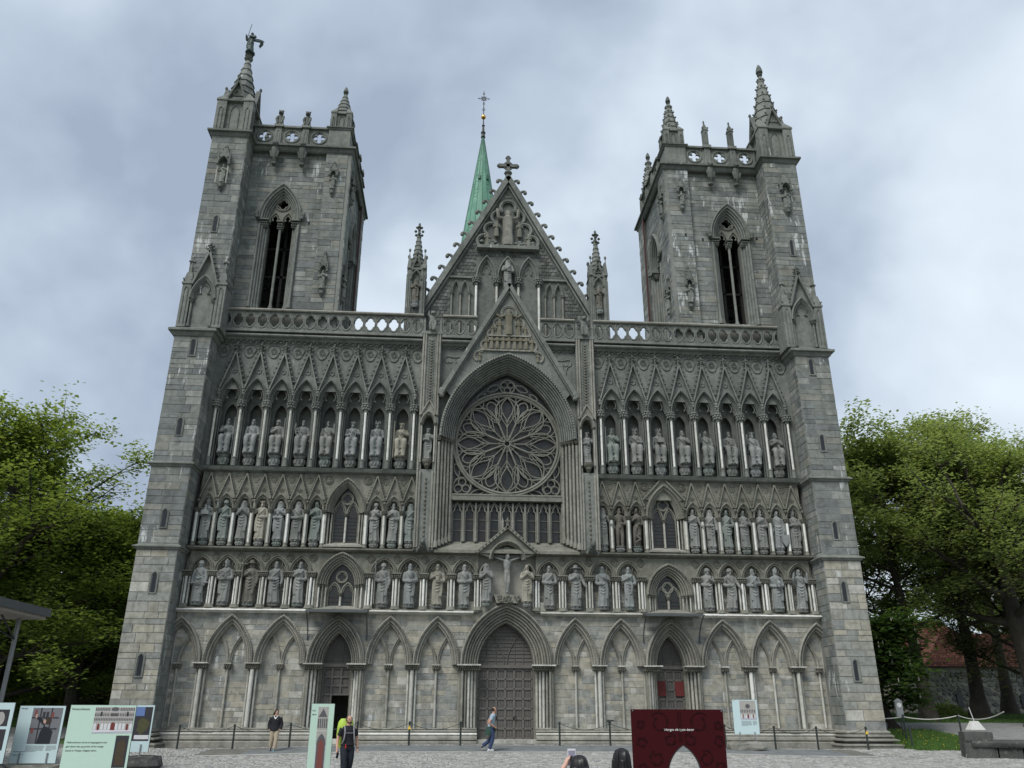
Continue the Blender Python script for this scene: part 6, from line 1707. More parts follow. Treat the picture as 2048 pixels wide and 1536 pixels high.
LOWL = [('knight leaning on a sword laid across', ('down', 'down'), .4, ('cap', 'sword_across'), 0), ('bishop in a pointed mitre holding a wreath', ('belly', 'belly'), 1.0, ('mitre', 'wheel'), 4), ('thin dark figure in peaked hat with cross staff', ('chest', 'down'), .6, ('hat', 'cross_staff'), 3),
        ('bearded man in a loose mantle', ('belly', 'down'), .9, (), 4), ('man with a hand at his chin', ('chest', 'belly'), .8, (), 4), ('pilgrim in a cape', ('belly', 'down'), .7, ('cap', 'staff'), 4), ('old man in many folds', ('belly', 'belly'), 1.1, (), 0), ('pale tan apostle with a book', ('chest', 'belly'), .8, ('book',), 2), ('apostle with folded hands', ('belly', 'belly'), .9, (), 4)]
LOWR = [('bearded apostle holding his robe', ('belly', 'belly'), 1.0, (), 4), ('pilgrim in a broad hat', ('chest', 'out'), .6, ('hat',), 4), ('apostle with a swept mantle', ('belly', 'chest'), .8, (), 0), ('hooded bearded apostle', ('chest', 'belly'), 1.2, ('scroll',), 0),
        ('turbaned man with a drawn robe', ('belly', 'chest'), .6, ('cap',), 4), ('man in a round cap holding folds', ('belly', 'out'), .8, ('cap',), 4), ('bearded bishop with rich robe', ('belly', 'book'), .9, ('book',), 0), ('bishop saint carrying a severed head', ('belly', 'belly'), 0, ('mitre', 'skull'), 0), ('friar spreading both hands', ('raise', 'raise'), .4, (), 0)]
c2 = [(a + b) / 2 for a, b in zip(P2, P2[1:])]; c2b = [(a + b) / 2 for a, b in zip(P2b, P2b[1:])]
for side, L in ((-1, LOWL), (1, LOWR)):
    xs = sorted(side * x for x in c2 + c2b)
    for i, (d, arms, beard, ex, mat) in enumerate(L):
        k += 1
        statue(xs[i], -0.02, 5.82, 1.86, '%s, %s statue in lowest %s row' % (d, ORD[i], 'left' if side < 0 else 'right'), 'stand', arms, beard, 1, ex, mat, ped=(.24, .14), seed=k, group='standing statues in the lowest row', turn=random.Random(k).uniform(-.35, .35))
# figures of the crucifixion
statue(-0.98, -0.22, 5.98, 1.72, 'standing statue of a veiled woman left of the crucifix', 'stand', ('pray', 'pray'), 0, 1, ('veil',), 4, ped=(.20, .22), female=True, seed=301)
statue(0.92, -0.22, 5.98, 1.70, 'standing statue of a long haired man with joined hands right of crucifix', 'stand', ('pray', 'pray'), 0, 1, (), 2, ped=(.20, .22), seed=302)
for s in (-1, 1):
    statue(s * 3.98, -0.16, 12.72, 1.62, 'slim statue of a crowned figure in the pier niche %s of the rose window' % ('left' if s < 0 else 'right'), 'stand', ('book', 'chest'), .4, 1, ('crown', 'book'), 4, ped=(.2, .05), seed=310 + s)
    statue(s * 5.03, GY - .5, 21.75, 1.35, 'small statue in the niche of the %s gable pinnacle' % ('left' if s < 0 else 'right'), 'stand', ('book', 'chest'), 0, 1, ('veil',), 3, ped=(.2, .35), seed=320 + s)
statue(0, GY - .22, 22.95, 1.75, 'statue of a crowned woman carrying a child in the middle gable arch', 'stand', ('book', 'belly'), 0, 1, ('crown', 'veil'), 4, ped=(.25, .3), female=True, seed=330)
CX = empty('crucifix', (0, -0.12, 6.3), 'large stone crucifix under the small gable above the middle door', 'crucifix')
obj('cross', MB().box(-.075, .075, 0.10, .24, 0, 2.25).box(-.72, .72, 0.10, .24, 1.72, 1.88), M_ST[4], CX)
b = MB()
loft(b, [(.85, .10, .09, .02, 0), (.92, .15, .11, .01, 0), (1.05, .155, .115, 0, 0), (1.15, .125, .10, 0, 0), (1.35, .165, .12, -.01, 0), (1.55, .185, .11, 0, 0), (1.64, .12, .08, 0, 0), (1.69, .06, .06, 0, -.02), (1.74, .06, .06, .01, -.04)], 18, .04, 7, 0, zfold=1.15)
for s in (-1, 1):
    b.tube(smooth([(s * .15, 0, 1.60), (s * .42, -.0, 1.68), (s * .68, .05, 1.80)], 3), [.062, .06, .055, .052, .045, .04, .035], 7)
    b.tube(smooth([(s * .06, 0, .95), (s * .07, -.09, .58), (s * .02, -.02, .18)], 3), [.09, .085, .08, .072, .06, .05, .045], 8); b.ball((s * .69, .04, 1.81), .045, 6, 5)
    b.ball((s * .02, -.06, .14), (.04, .07, .04), 6, 5)
head(b, .02, -.05, 1.70, .25, .25, .8, 1)
f = obj('figure', b, M_ST[4], CX, recalc=True); md = f.modifiers.new('carve', 'REMESH'); md.mode = 'VOXEL'; md.voxel_size = .024; md.use_smooth_shade = True
obj('title_board', MB().box(-.14, .14, .06, .12, 2.08, 2.24), M_ST[4], CX)
# small canopied saints on the towers
def saint(x, y, z0, z1, label, white=False, rz=0.0, big=False):
    H = z1 - z0
    o = empty('canopied_saint', (x, y, z0), label, 'statue', 'canopied saints on the towers', rz)
    w = .30 if big else .20
    obj('corbel', MB().lathe([(.04, 0), (.10, .10), (w * .8, .34), (w * .85, .42)], 8).ball((0, -w * .5, .22), (.12, .10, .12), 7, 5), M_DARK, o)
    b = body(hash(label) % 999, 'stand', ('book', 'chest'), .6, 1); hh = H * .42
    b.v = [(a * hh, c * hh, d * hh) for a, c, d in b.v]
    f = obj('figure', b, M_DARK2, o, (0, -.08, .42), recalc=True); md = f.modifiers.new('carve', 'REMESH'); md.mode = 'VOXEL'; md.voxel_size = .03; md.use_smooth_shade = True
    zc = .42 + hh + .06; c = MB()
    c.archsweep(0, zc - .05, w, w * 1.5, [(0, 0), (0, -w * 1.1), (.05, -w * 1.1), (.06, 0)], 7)
    c.prismz([(-w * 1.1, 0.05), (-w * 1.1, -w * .9), (w * 1.1, -w * .9), (w * 1.1, 0.05)], zc + w * 1.2, zc + w * 1.2 + (H - zc - w * 1.2) * .95, .12, (0, -w * .3))
    for q in (-1, 1): c.prismz([(q * w - .06, -w), (q * w + .06, -w), (q * w + .06, -w + .12), (q * w - .06, -w + .12)], zc - .1, zc + w * 2.6, .3, (q * w, -w + .06)); c.ball((q * w, -w, zc - .12), .08, 6, 5)
    for i in range(4):
        u = (i + .5) / 4
        for q in (-1, 1): c.ball((q * w * 1.05 * (1 - u * .88), -w * .8 * (1 - u * .6), zc + w * 1.2 + (H - zc - w * 1.2) * u), .055, 5, 4)
    c.ball((0, -w * .3, H - .02), (.07, .07, .12), 6, 5)
    obj('canopy', c, M_DARK, o)
    if white:
        for q in (-1, 1): obj('shaft', shaft_mb(.04, hh + .1), M_WHITE2, o, (q * .28, -.2, .35))
for s, nm in ((-1, 'left'), (1, 'right')):
    saint(s * 15.62, -1.18, 27.15, 30.0, 'canopied saint with shafts high on the %s tower corner pier' % nm, s < 0, big=True)
    saint(s * 9.92, -0.14, 27.8, 30.05, 'small canopied saint near the top of the %s tower inner pier' % nm)
    saint(s * 9.92, -0.14, 21.5, 24.2, 'small canopied saint low on the %s tower inner pier' % nm)
    for yy, zz in ((0.5, 27.6), (0.5, 21.4)):
        saint(s * 8.98, yy, zz, zz + 2.4, 'small canopied saint on inner side of the %s tower, %s one' % (nm, 'upper' if zz > 25 else 'lower'), rz=-s * PI / 2 + PI * 0 if s > 0 else PI / 2)
# winged archangel on the left corner spire
AN = empty('angel_statue', (-15.6, -.16, 37.5), 'green bronze winged angel with raised spear on the left corner spire', 'statue')
M_BRONZE = plain('dark_bronze', (.045, .065, .058), .55, .3, noise=.2)
b = body(77, 'stand', ('raise', 'chest'), 0, 1); b.v = [(a * 1.5, c * 1.5, d * 1.5) for a, c, d in b.v]
f = obj('figure', b, M_BRONZE, AN, (0, 0, .25), (0, 0, -.5), recalc=True); md = f.modifiers.new('carve', 'REMESH'); md.mode = 'VOXEL'; md.voxel_size = .03; md.use_smooth_shade = True
for s in (-1, 1):
    w = MB()
    for i in range(6):
        w.tube(smooth([(0, 0, 0), (.28 + .05 * i, .12 + s * .05, .22 - .02 * i), (.62 - .05 * i, .2 + s * .1, .26 - .10 * i)], 3), [.07, .09, .09, .085, .07, .05, .02], 6, sq=.35)
    obj('wing', w, M_BRONZE, AN, (.05, .10, 1.28), (0, 0, .15 * s + (.0 if s > 0 else .5)))
obj('spear', MB().tube([(-.25, -.12, 1.1), (-.10, -.10, 2.35)], .018, 5), M_BRONZE, AN)
obj('dragon', MB().tube(smooth([(-.2, -.1, .12), (.0, -.25, .2), (.22, -.05, .14), (.1, .2, .22), (-.18, .12, .1)], 4), [.06] * 4 + [.10] * 9 + [.06] * 4, 7).ball((0, 0, .12), (.24, .22, .14), 8, 6), M_BRONZE, AN)
# beasts on the two pier heads
for s in (-1, 1):
    o = empty('pier_beast', (s * 3.98, -.36, 19.62), 'crouching carved beast on top of the pier %s of the rose gable' % ('left' if s < 0 else 'right'), 'statue')
    b = MB().lathe([(.17, 0), (.19, .15), (.16, .5), (.17, .75), (.12, .9)], 9, (0, 0, 0), 1, .9).ball((0, -.08, 1.0), (.13, .17, .15), 8, 6).ball((0, -.22, .95), (.07, .09, .06), 6, 5)
    for q in (-1, 1): b.tube([(q * .1, 0, .75), (q * .24, .05, 1.0), (q * .22, .06, 1.25)], [.07, .07, .02], 5).ball((q * .09, -.05, 1.14), (.04, .04, .07), 5, 4).tube([(q * .12, -.05, .6), (q * .15, -.2, .3), (q * .1, -.22, .0)], .06, 6)
    f = obj('figure', b, M_DARK2, o, recalc=True); md = f.modifiers.new('carve', 'REMESH'); md.mode = 'VOXEL'; md.voxel_size = .028; md.use_smooth_shade = True
# ------------------------------------------------------------------ ground
def interp(x, t):
    if x <= t[0][0]: return t[0][1]
    for (a, b), (c, d) in zip(t, t[1:]):
        if x <= c: return b + (d - b) * (x - a) / (c - a)
    return t[-1][1]
def sstep(a, b, x):
    t = max(0.0, min(1.0, (x - a) / (b - a))); return t * t * (3 - 2 * t)
PROF = [(-60, -.47), (-15, -.46), (-10, -.31), (-4.6, -.17), (-1.9, 0.0), (60, 0.0)]
PRS = [(-60, -.47), (-12, -.42), (-3, -.22), (0, -.04), (5, .40), (10, .82), (20, 1.12), (40, 1.28), (400, 1.5)]
def gz(x, y):
    a = interp(y, PROF) - .15 * sstep(5, 13, abs(x)) * sstep(-16, -6, y)
    b = interp(y, PRS)
    return a + (b - a) * sstep(15.5, 18.5, abs(x))
def sheet(name, mat, xs, ys, dz, keep=None, kind='structure'):
    m = MB(); idx = {}
    for j, y in enumerate(ys):
        for i, x in enumerate(xs):
            idx[i, j] = len(m.v); m.v.append((x, y, gz(x, y) + dz))
    for j in range(len(ys) - 1):
        for i in range(len(xs) - 1):
            if keep is None or keep((xs[i] + xs[i + 1]) / 2, (ys[j] + ys[j + 1]) / 2):
                m.f.append((idx[i, j], idx[i + 1, j], idx[i + 1, j + 1], idx[i, j + 1]))
    return tag(obj(name, m, mat), kind=kind)
def frange(a, b, n): return [a + (b - a) * i / n for i in range(n + 1)]
M_LAWN = plain('lawn', (.045, .085, .018), .9, noise=.35, nscale=1.6, bump=.5)
M_COB = stone('cobbles', [(.31, .305, .283), (.39, .382, .356), (.46, .448, .42), (.345, .345, .328), (.415, .40, .362), (.26, .26, .252)], patch=.35, island=True, bump=.3)
M_COB0 = stone('cobble_bed', [(.16, .155, .135), (.20, .195, .175)], patch=.4, bump=.4)
M_ASPH = stone('walkway_asphalt', [(.165, .175, .175), (.19, .20, .20), (.215, .222, .22)], patch=.3, bump=.25, grain=40)
M_PATH = stone('gravel', [(.24, .24, .235), (.29, .29, .28)], patch=.3, bump=.4, grain=50)
M_KERB = stone('pale_kerb', [(.40, .395, .37), (.48, .47, .44)], patch=.3, bump=.2)
far = [-900, -400, -200, -120, -80, -60]
ground = sheet('ground', M_LAWN, far + frange(-50, 50, 50) + [60, 80, 120, 200, 400, 900], [-900, -300, -120, -80] + frange(-62, 60, 61) + [80, 120, 200, 400, 900], -.02)
def pl_keep(x, y):
    if y < -2.2 or abs(x) < 17.0: return True
    return False
plaza = sheet('plaza', M_COB0, frange(-60, 60, 120), frange(-60, 0, 60) , .004, lambda x, y: (y < -2.6 if x > 17.4 else (y < -1.2 or abs(x) < 17.4) if x > -17.4 else y < 1.0))
walk = sheet('walkway', M_ASPH, frange(-10.4, 13.6, 48), frange(-4.3, -2.0, 6), .010, lambda x, y: x > -10.4 + (y + 2.0) * -.55 * 0 - (0) and not (x < -9.6 and y > -2.6))
m = MB()
def strip(m, x0, x1, y0, y1, dz, n):
    for i in range(n):
        a = x0 + (x1 - x0) * i / n; b = x0 + (x1 - x0) * (i + 1) / n
        m.add([(a, y0, gz(a, y0) + dz), (b, y0, gz(b, y0) + dz), (b, y1, gz(b, y1) + dz), (a, y1, gz(a, y1) + dz)], [(0, 1, 2, 3)])
for i in range(26):
    a = -12.0 + 26.5 * i / 26; b = -12.0 + 26.5 * (i + 1) / 26 - .01
    k = MB().add([(a, -4.55, gz(a, -4.55) + .016), (b, -4.55, gz(b, -4.55) + .016), (b, -4.3, gz(b, -4.3) + .016), (a, -4.3, gz(a, -4.3) + .016), (a, -4.55, gz(a, -4.5) - .1), (b, -4.55, gz(b, -4.55) - .1), (b, -4.3, gz(b, -4.3) - .1), (a, -4.3, gz(a, -4.3) - .1)],
                 [(0, 1, 2, 3), (0, 4, 5, 1), (1, 5, 6, 2), (2, 6, 7, 3), (3, 7, 4, 0)])
    obj('kerb_stone', k, M_KERB, walk, smooth=False)
# cobbles, real stones where they can be told apart
cb = MB(); y = -11.6; R = random.Random(3); row = 0
while y < -1.7:
    dp = R.uniform(.10, .135); x = -21.0 + R.random() * .1
    while x < 21:
        l = R.uniform(.12, .21)
        if not (-4.56 < y + dp and y < -1.98 and -12.0 < x + l and x < 14.5) and not (y > -1.2 - .4 and abs(x) > 14.3):
            h = R.uniform(.008, .022); g = .008; t = R.uniform(-.004, .004)
            x0, x1, y0, y1 = x + g, x + l - g, y + g, y + dp - g; z = gz((x0 + x1) / 2, (y0 + y1) / 2)
            cb.add([(x0, y0, z - .01), (x1, y0, z - .01), (x1, y1, z - .01), (x0, y1, z - .01), (x0 + .015, y0 + .013, z + h), (x1 - .015, y0 + .013, z + h + t), (x1 - .015, y1 - .013, z + h + t), (x0 + .015, y1 - .013, z + h)],
                   [(0, 1, 5, 4), (1, 2, 6, 5), (2, 3, 7, 6), (3, 0, 4, 7), (4, 5, 6, 7)])
        x += l
    y += dp
tag(obj('cobblestone', cb, M_COB, plaza, smooth=False), kind='stuff')
path = sheet('path', M_PATH, frange(18, 70, 40), frange(5.5, 9.5, 6), .006, lambda x, y: True)
path2 = sheet('forecourt', M_PATH, frange(22.5, 50, 20), frange(-7, 7, 14), .004)
path3 = sheet('side_path', M_PATH, frange(-60, -19.5, 30), frange(-3.0, 6, 8), .006)

# grass blades
M_GRASS = plain('grass_blade', (.06, .125, .018), .7, noise=.5, nscale=2.5)
gm = MB(); R = random.Random(11)
def blades(x0, x1, y0, y1, n, h):
    for _ in range(n):
        x, y = R.uniform(x0, x1), R.uniform(y0, y1); z = gz(x, y) - .02; a = R.random() * PI; hh = h * R.uniform(.5, 1.2); w = .018
        dx, dy = math.cos(a) * w, math.sin(a) * w; lx, ly = R.uniform(-.06, .06), R.uniform(-.06, .06)
        gm.add([(x - dx, y - dy, z), (x + dx, y + dy, z), (x + lx, y + ly, z + hh)], [(0, 1, 2)])
blades(17.3, 22.4, -2.4, 5.4, 26000, .16); blades(18, 42, 9.6, 26, 26000, .18); blades(-42, -18, 6, 22, 16000, .18)
tag(obj('grass', gm, M_GRASS, smooth=False), 'short green grass on the lawn beside the cathedral', 'grass', kind='stuff')
fl = MB()
for _ in range(70):
    x, y = R.uniform(17.3, 22.4), R.uniform(-2.4, 5.4); fl.ball((x, y, gz(x, y) + .14), .017, 5, 3)
tag(obj('dandelions', fl, plain('dandelion_yellow', (.75, .55, .03), .7), smooth=False), 'yellow dandelions scattered in the lawn right of the cathedral', 'flowers', kind='stuff')

# ------------------------------------------------------------------ trees
M_BARK = stone('bark', [(.030, .026, .021), (.050, .043, .034), (.07, .06, .048)], patch=.5, bump=.9, grain=9)
def leafmat(name, cols):
    m, nt, b = base_mat(name, .55, .35)
    g = nn(nt, 'ShaderNodeNewGeometry'); r = nn(nt, 'ShaderNodeValToRGB')
    while len(r.color_ramp.elements) < len(cols): r.color_ramp.elements.new(.5)
    for i, c in enumerate(cols): r.color_ramp.elements[i].position = i / (len(cols) - 1); r.color_ramp.elements[i].color = c + (1,)
    nt.links.new(g.outputs['Random Per Island'], r.inputs[0]); nt.links.new(r.outputs[0], b.inputs['Base Color'])
    tr = nn(nt, 'ShaderNodeBsdfTranslucent'); mx = nn(nt, 'ShaderNodeMixShader'); mx.inputs[0].default_value = .55
    sc_ = nn(nt, 'ShaderNodeVectorMath', operation='MULTIPLY'); sc_.inputs[1].default_value = (1.6, 1.5, .8)
    nt.links.new(r.outputs[0], sc_.inputs[0]); nt.links.new(sc_.outputs[0], tr.inputs['Color'])
    nt.links.new(b.outputs[0], mx.inputs[1]); nt.links.new(tr.outputs[0], mx.inputs[2])
    nt.links.new(mx.outputs[0], nt.nodes['Material Output'].inputs[0])
    return m
M_LEAF = [leafmat('maple_leaf', [(.090, .142, .036), (.132, .192, .048), (.175, .238, .062), (.22, .285, .082)]),
          leafmat('elm_leaf', [(.125, .175, .072), (.175, .235, .092), (.23, .29, .118), (.28, .34, .15)]),
          leafmat('olive_leaf', [(.075, .095, .050), (.105, .125, .066), (.14, .15, .08)]),
          leafmat('chestnut_leaf', [(.040, .080, .022), (.060, .110, .030), (.085, .14, .040)])]
def tree(x, y, H, R_, label, seed, mat, leaves, lean=(0, 0), base=.2, rt=.35, leaf=.15, sparse=1.0, name='tree', blossom=False, flat=1.0, low=.28, droop=0.0):
    R = random.Random(seed)
    T = empty(name, (x, y, gz(x, y) - .1), label, 'tree', 'trees around the cathedral')
    tm = MB(); tips = []
    def grow(p, d, L, r, lev):
        n = 6; pts = [p]; rs = [r]; q = Vector(p); dd = Vector(d).normalized()
        for i in range(n):
            dd = (dd + Vector((R.uniform(-.17, .17), R.uniform(-.17, .17), R.uniform(-.06, .14) - (droop if lev > 1 else 0)))).normalized()
            q = q + dd * (L / n); pts.append(tuple(q)); rs.append(r * (1 - .72 * (i + 1) / n))
        tm.tube(pts, rs, 7 if lev < 2 else 4)
        if lev >= 2 or L < 1.0:
            for k in range(2, n + 1): tips.append((pts[k], lev))
            if lev >= 3: return
        nb = (0, 6, 5, 0)[lev] if lev < 4 else 0
        for k in range(nb):
            u = R.uniform(.3, 1.0); i = min(n - 1, int(u * n)); b = Vector(pts[i]) + (Vector(pts[i + 1]) - Vector(pts[i])) * (u * n - i)
            a = Vector((R.gauss(0, 1), R.gauss(0, 1), R.gauss(.1, .6))).normalized()
            grow(tuple(b), (dd * .6 + a * .85), L * R.uniform(.38, .58), r * .42, lev + 1)
    th = H * .80; pts = []; rs = []
    for i in range(11):
        u = i / 10
        pts.append((lean[0] * u * H * .5 + .25 * math.sin(u * 5 + seed), lean[1] * u * H * .5 + .25 * math.sin(u * 4 + seed * 2), th * u)); rs.append(rt * (1.25 - .25 * min(1, u * 8)) * (1 - .85 * u) + .03)
    rs[0] *= 1.35
    tm.tube(pts, rs, 10)
    nl = 16
    for k in range(nl):
        u = low + (1 - low) * (k + .5) / nl; i = min(9, int(u * 10)); b = Vector(pts[i]) + (Vector(pts[i + 1]) - Vector(pts[i])) * (u * 10 - i)
        az = k * 2.399 + R.uniform(-.4, .4); up = .25 + 1.1 * (u - low) / (1 - low)
        prof = math.sin(PI * min(1, .22 + .78 * (u - low) / (1 - low))) ** .7
        grow(tuple(b), (math.cos(az), math.sin(az), up), R_ * (.45 + .62 * prof) * R.uniform(.85, 1.12), rt * .42 * (1.1 - .6 * u), 1)
    obj('trunk', tm, M_BARK, T)
    lm = MB(); V, F = lm.v, lm.f
    per = max(1, int(leaves / max(1, len(tips))))
    for (p, lev) in tips:
        if R.random() > sparse: continue
        sg = .42 if lev >= 2 else .5
        for _ in range(int(per * R.uniform(.3, 1.9))):
            c = Vector((p[0] + R.gauss(0, sg), p[1] + R.gauss(0, sg), p[2] + R.gauss(0, sg * .6 * flat)))
            a = R.random() * 2 * PI; tl = R.uniform(-.75, .75); s = leaf * R.uniform(.6, 1.25)
            u = Vector((math.cos(a), math.sin(a), tl * .6)).normalized() * s; w = Vector((-math.sin(a), math.cos(a), R.uniform(-.6, .6))).normalized() * s * .55
            o = len(V); n_ = u.cross(w).normalized() * s * .18
            V.extend([tuple(c - u), tuple(c + w + n_), tuple(c + u), tuple(c - w + n_)]); F.append((o, o + 1, o + 2)); F.append((o, o + 2, o + 3))
    tag(obj('crown', lm, M_LEAF[mat], T, smooth=False), kind='stuff')
    if blossom:
        bm = MB()
        for (p, lev) in tips[::23]:
            bm.tube([p, (p[0], p[1], p[2] + .30)], [.045, .012], 5)
        tag(obj('blossom', bm, plain('chestnut_blossom', (.62, .58, .48), .7), T), kind='stuff')
    return T
tree(-25.6, 4.0, 15.4, 5.6, 'tall spreading maple at the far left with dark forked limbs', 21, 0, 42000, leaf=.135, rt=.42, low=.2)
tree(-22.2, 8.5, 10.8, 3.8, 'bushy maple close behind the left tower buttress', 22, 0, 34000, leaf=.135, low=.08, base=.1)
tree(-32.5, 13.0, 16.0, 6.0, 'large maple behind the flat shelter roof', 23, 0, 32000, leaf=.19, low=.12)
tree(-25.5, 20.0, 12.5, 5.4, 'dark maple far back between left trees and tower', 24, 0, 30000, leaf=.20, low=.06)
tree(-27.5, 11.0, 10.5, 5.0, 'low leafy maple behind the left display boards', 33, 0, 26000, leaf=.18, low=.1)
tree(25.6, 11.0, 17.5, 5.6, 'leaning elm with slim trunk right of the right tower', 25, 1, 38000, lean=(-.10, 0), leaf=.15, rt=.36, low=.36)
tree(30.0, 13.0, 18.6, 6.0, 'tallest elm with straight trunk in front of the red roofed house', 26, 1, 42000, leaf=.135, rt=.42, low=.36)
tree(29.6, 7.0, 15.5, 6.0, 'thick trunked old elm at the right edge', 27, 1, 32000, lean=(.03, .05), leaf=.135, rt=.70, low=.38)
tree(20.7, 6.0, 5.6, 2.1, 'low chestnut in blossom beside the right buttress', 28, 3, 9000, leaf=.19, rt=.2, low=.22, blossom=True)
tree(33.5, 12.0, 11.5, 5.0, 'greyish olive tree leaning in at the right edge', 29, 2, 26000, leaf=.15, rt=.3, low=.2)
tree(23.4, 17.0, 16.5, 5.5, 'pale elm behind the right tower', 30, 1, 24000, leaf=.17, rt=.3, low=.34)
tree(38.0, 22.0, 20.0, 7.0, 'broad elm far back at the right', 31, 1, 30000, leaf=.20, rt=.4, low=.3)
def copy_tree(T, x, y, k, rz, label):
    r = T.copy(); COL.objects.link(r); r.location = (x, y, gz(x, y) - .1); r.scale = (k, k, k); r.rotation_euler = (0, 0, rz); r['label'] = label
    for ch in list(T.children):
        c = ch.copy(); COL.objects.link(c); c.parent = r
TS_ = {o['label']: o for o in list(COL.objects) if o.name.startswith('tree') and o.parent is None}
lowm = TS_['low leafy maple behind the left display boards']; darkm = TS_['dark maple far back between left trees and tower']; broad = TS_['broad elm far back at the right']
copy_tree(lowm, -36.0, 20.0, 1.1, 1.3, 'low maple far left behind the shelter')
copy_tree(lowm, -24.5, 27.0, 1.15, 2.6, 'low maple in the gap under the left trees')
copy_tree(darkm, -44.0, 34.0, 1.1, .8, 'dark maple farthest back at the left')
copy_tree(lowm, -33.0, 38.0, 1.3, 4.1, 'maple closing the view at the back left')
copy_tree(lowm, -19.6, 15.0, .85, 5.0, 'small maple tucked behind the left tower corner')
copy_tree(broad, 52.0, 40.0, 1.0, 1.0, 'broad elm beyond the stone houses')
def bush(x, y, r, h, label, seed, mat=0, n=5000, lf=.06):
    R = random.Random(seed); T = empty('bush', (x, y, gz(x, y)), label, 'bush')
    sm = MB()
    for i in range(9):
        a = i * .7; sm.tube([(0, 0, -.05), (r * .4 * math.cos(a), r * .4 * math.sin(a), h * .5), (r * .75 * math.cos(a), r * .75 * math.sin(a), h * .85)], [.03, .02, .01], 4)
    obj('stem', sm, M_BARK, T)
    lm = MB()
    for _ in range(n):
        a, b, q = R.random() * 2 * PI, math.acos(R.uniform(-.1, 1)), R.uniform(.55, 1.0)
        c = Vector((r * q * math.sin(b) * math.cos(a), r * q * math.sin(b) * math.sin(a), h * q * math.cos(b) + .05)); s = lf * R.uniform(.6, 1.3)
        u = Vector((R.gauss(0, 1), R.gauss(0, 1), R.gauss(0, 1))).normalized() * s; w = u.orthogonal().normalized() * s * .6
        o = len(lm.v); lm.v += [tuple(c - u), tuple(c + w), tuple(c + u), tuple(c - w)]; lm.f.append((o, o + 1, o + 2, o + 3))
    tag(obj('foliage', lm, M_LEAF[mat], T, smooth=False), kind='stuff')
for i, (bx, by, br, bh) in enumerate(((-22.5, 22, 3.2, 3.4), (-28.5, 24, 3.6, 3.2), (-35.0, 25, 3.8, 3.6), (-42.0, 26, 4.0, 3.4), (-50.0, 28, 4.5, 4.0))):
    bush(bx, by, br, bh, '%s shrub of the dark hedge under the left trees, counted from the tower' % ('first', 'second', 'third', 'fourth', 'fifth')[i], 60 + i, 0, 7000, .17)
bush(28.6, 14.5, 1.5, .9, 'round bright green shrub on the far lawn by the stone house', 41)

# ------------------------------------------------------------------ old stone houses at the right
M_RUB = stone('rubble', [(.17, .168, .15), (.23, .222, .20), (.29, .275, .24), (.19, .195, .18), (.34, .32, .275), (.14, .14, .13)], obj_rand=True, patch=.5)
M_RUBM = stone('lime_mortar_wall', [(.28, .272, .245), (.36, .35, .315)], patch=.5)
M_TILE = stone('red_clay_tile', [(.135, .050, .035), (.17, .065, .044), (.21, .085, .056), (.115, .044, .034)], island=True, patch=.4, bump=.3)
def rubble(par, x0, x1, z0, z1, y, n, seed):
    R = random.Random(seed)
    me = []
    for k in range(6):
        pts = []
        for i in range(7):
            a = 2 * PI * i / 7 + R.uniform(-.25, .25); q = .5 * R.uniform(.78, 1.05); pts.append((q * math.cos(a), q * math.sin(a)))
        m = MB(); m.add([(a, .5, b) for a, b in pts] + [(a * .82, -.5, b * .82) for a, b in pts], [(i, (i + 1) % 7, 7 + (i + 1) % 7, 7 + i) for i in range(7)] + [tuple(range(7, 14))])
        mm = m.mesh('rubble_stone', smooth=False); mm.materials.append(M_RUB); me.append(mm)
    z = z0; c = 0
    while z < z1 and c < n:
        h = R.uniform(.30, .48); x = x0
        while x < x1 and c < n:
            l = R.uniform(.35, .75)
            o = bpy.data.objects.new('rubble_stone', me[R.randrange(6)]); COL.objects.link(o); o.parent = par
            o.location = (x + l / 2, y - .03, z + h / 2 + R.uniform(-.04, .04)); o.scale = (l * 1.05, .12, h * 1.08); x += l; c += 1
        z += h
def tiles(par, p0, p1, p2, p3, nx, nz):
    """pantiles on the quad p0 p1 (eave) p3 p2 (ridge)"""
    m = MB(); P = [Vector(p) for p in (p0, p1, p2, p3)]
    nrm = (P[1] - P[0]).cross(P[2] - P[0]).normalized()
    if nrm.z < 0: nrm = -nrm
    for j in range(nz):
        for i in range(nx):
            def pt(u, v): return (P[0] * (1 - u) + P[1] * u) * (1 - v) + (P[2] * (1 - u) + P[3] * u) * v
            a, b, c = pt(i / nx, j / nz), pt((i + .5) / nx, j / nz), pt((i + .98) / nx, j / nz); d, e, f = pt(i / nx, (j + 1.1) / nz), pt((i + .5) / nx, (j + 1.1) / nz), pt((i + .98) / nx, (j + 1.1) / nz)
            m.add([tuple(a + nrm * .05), tuple(b + nrm * .11), tuple(c + nrm * .05), tuple(d + nrm * .01), tuple(e + nrm * .07), tuple(f + nrm * .01)], [(0, 1, 4, 3), (1, 2, 5, 4)])
    tag(obj('roof_tile', m, M_TILE, par, smooth=False), kind='stuff')
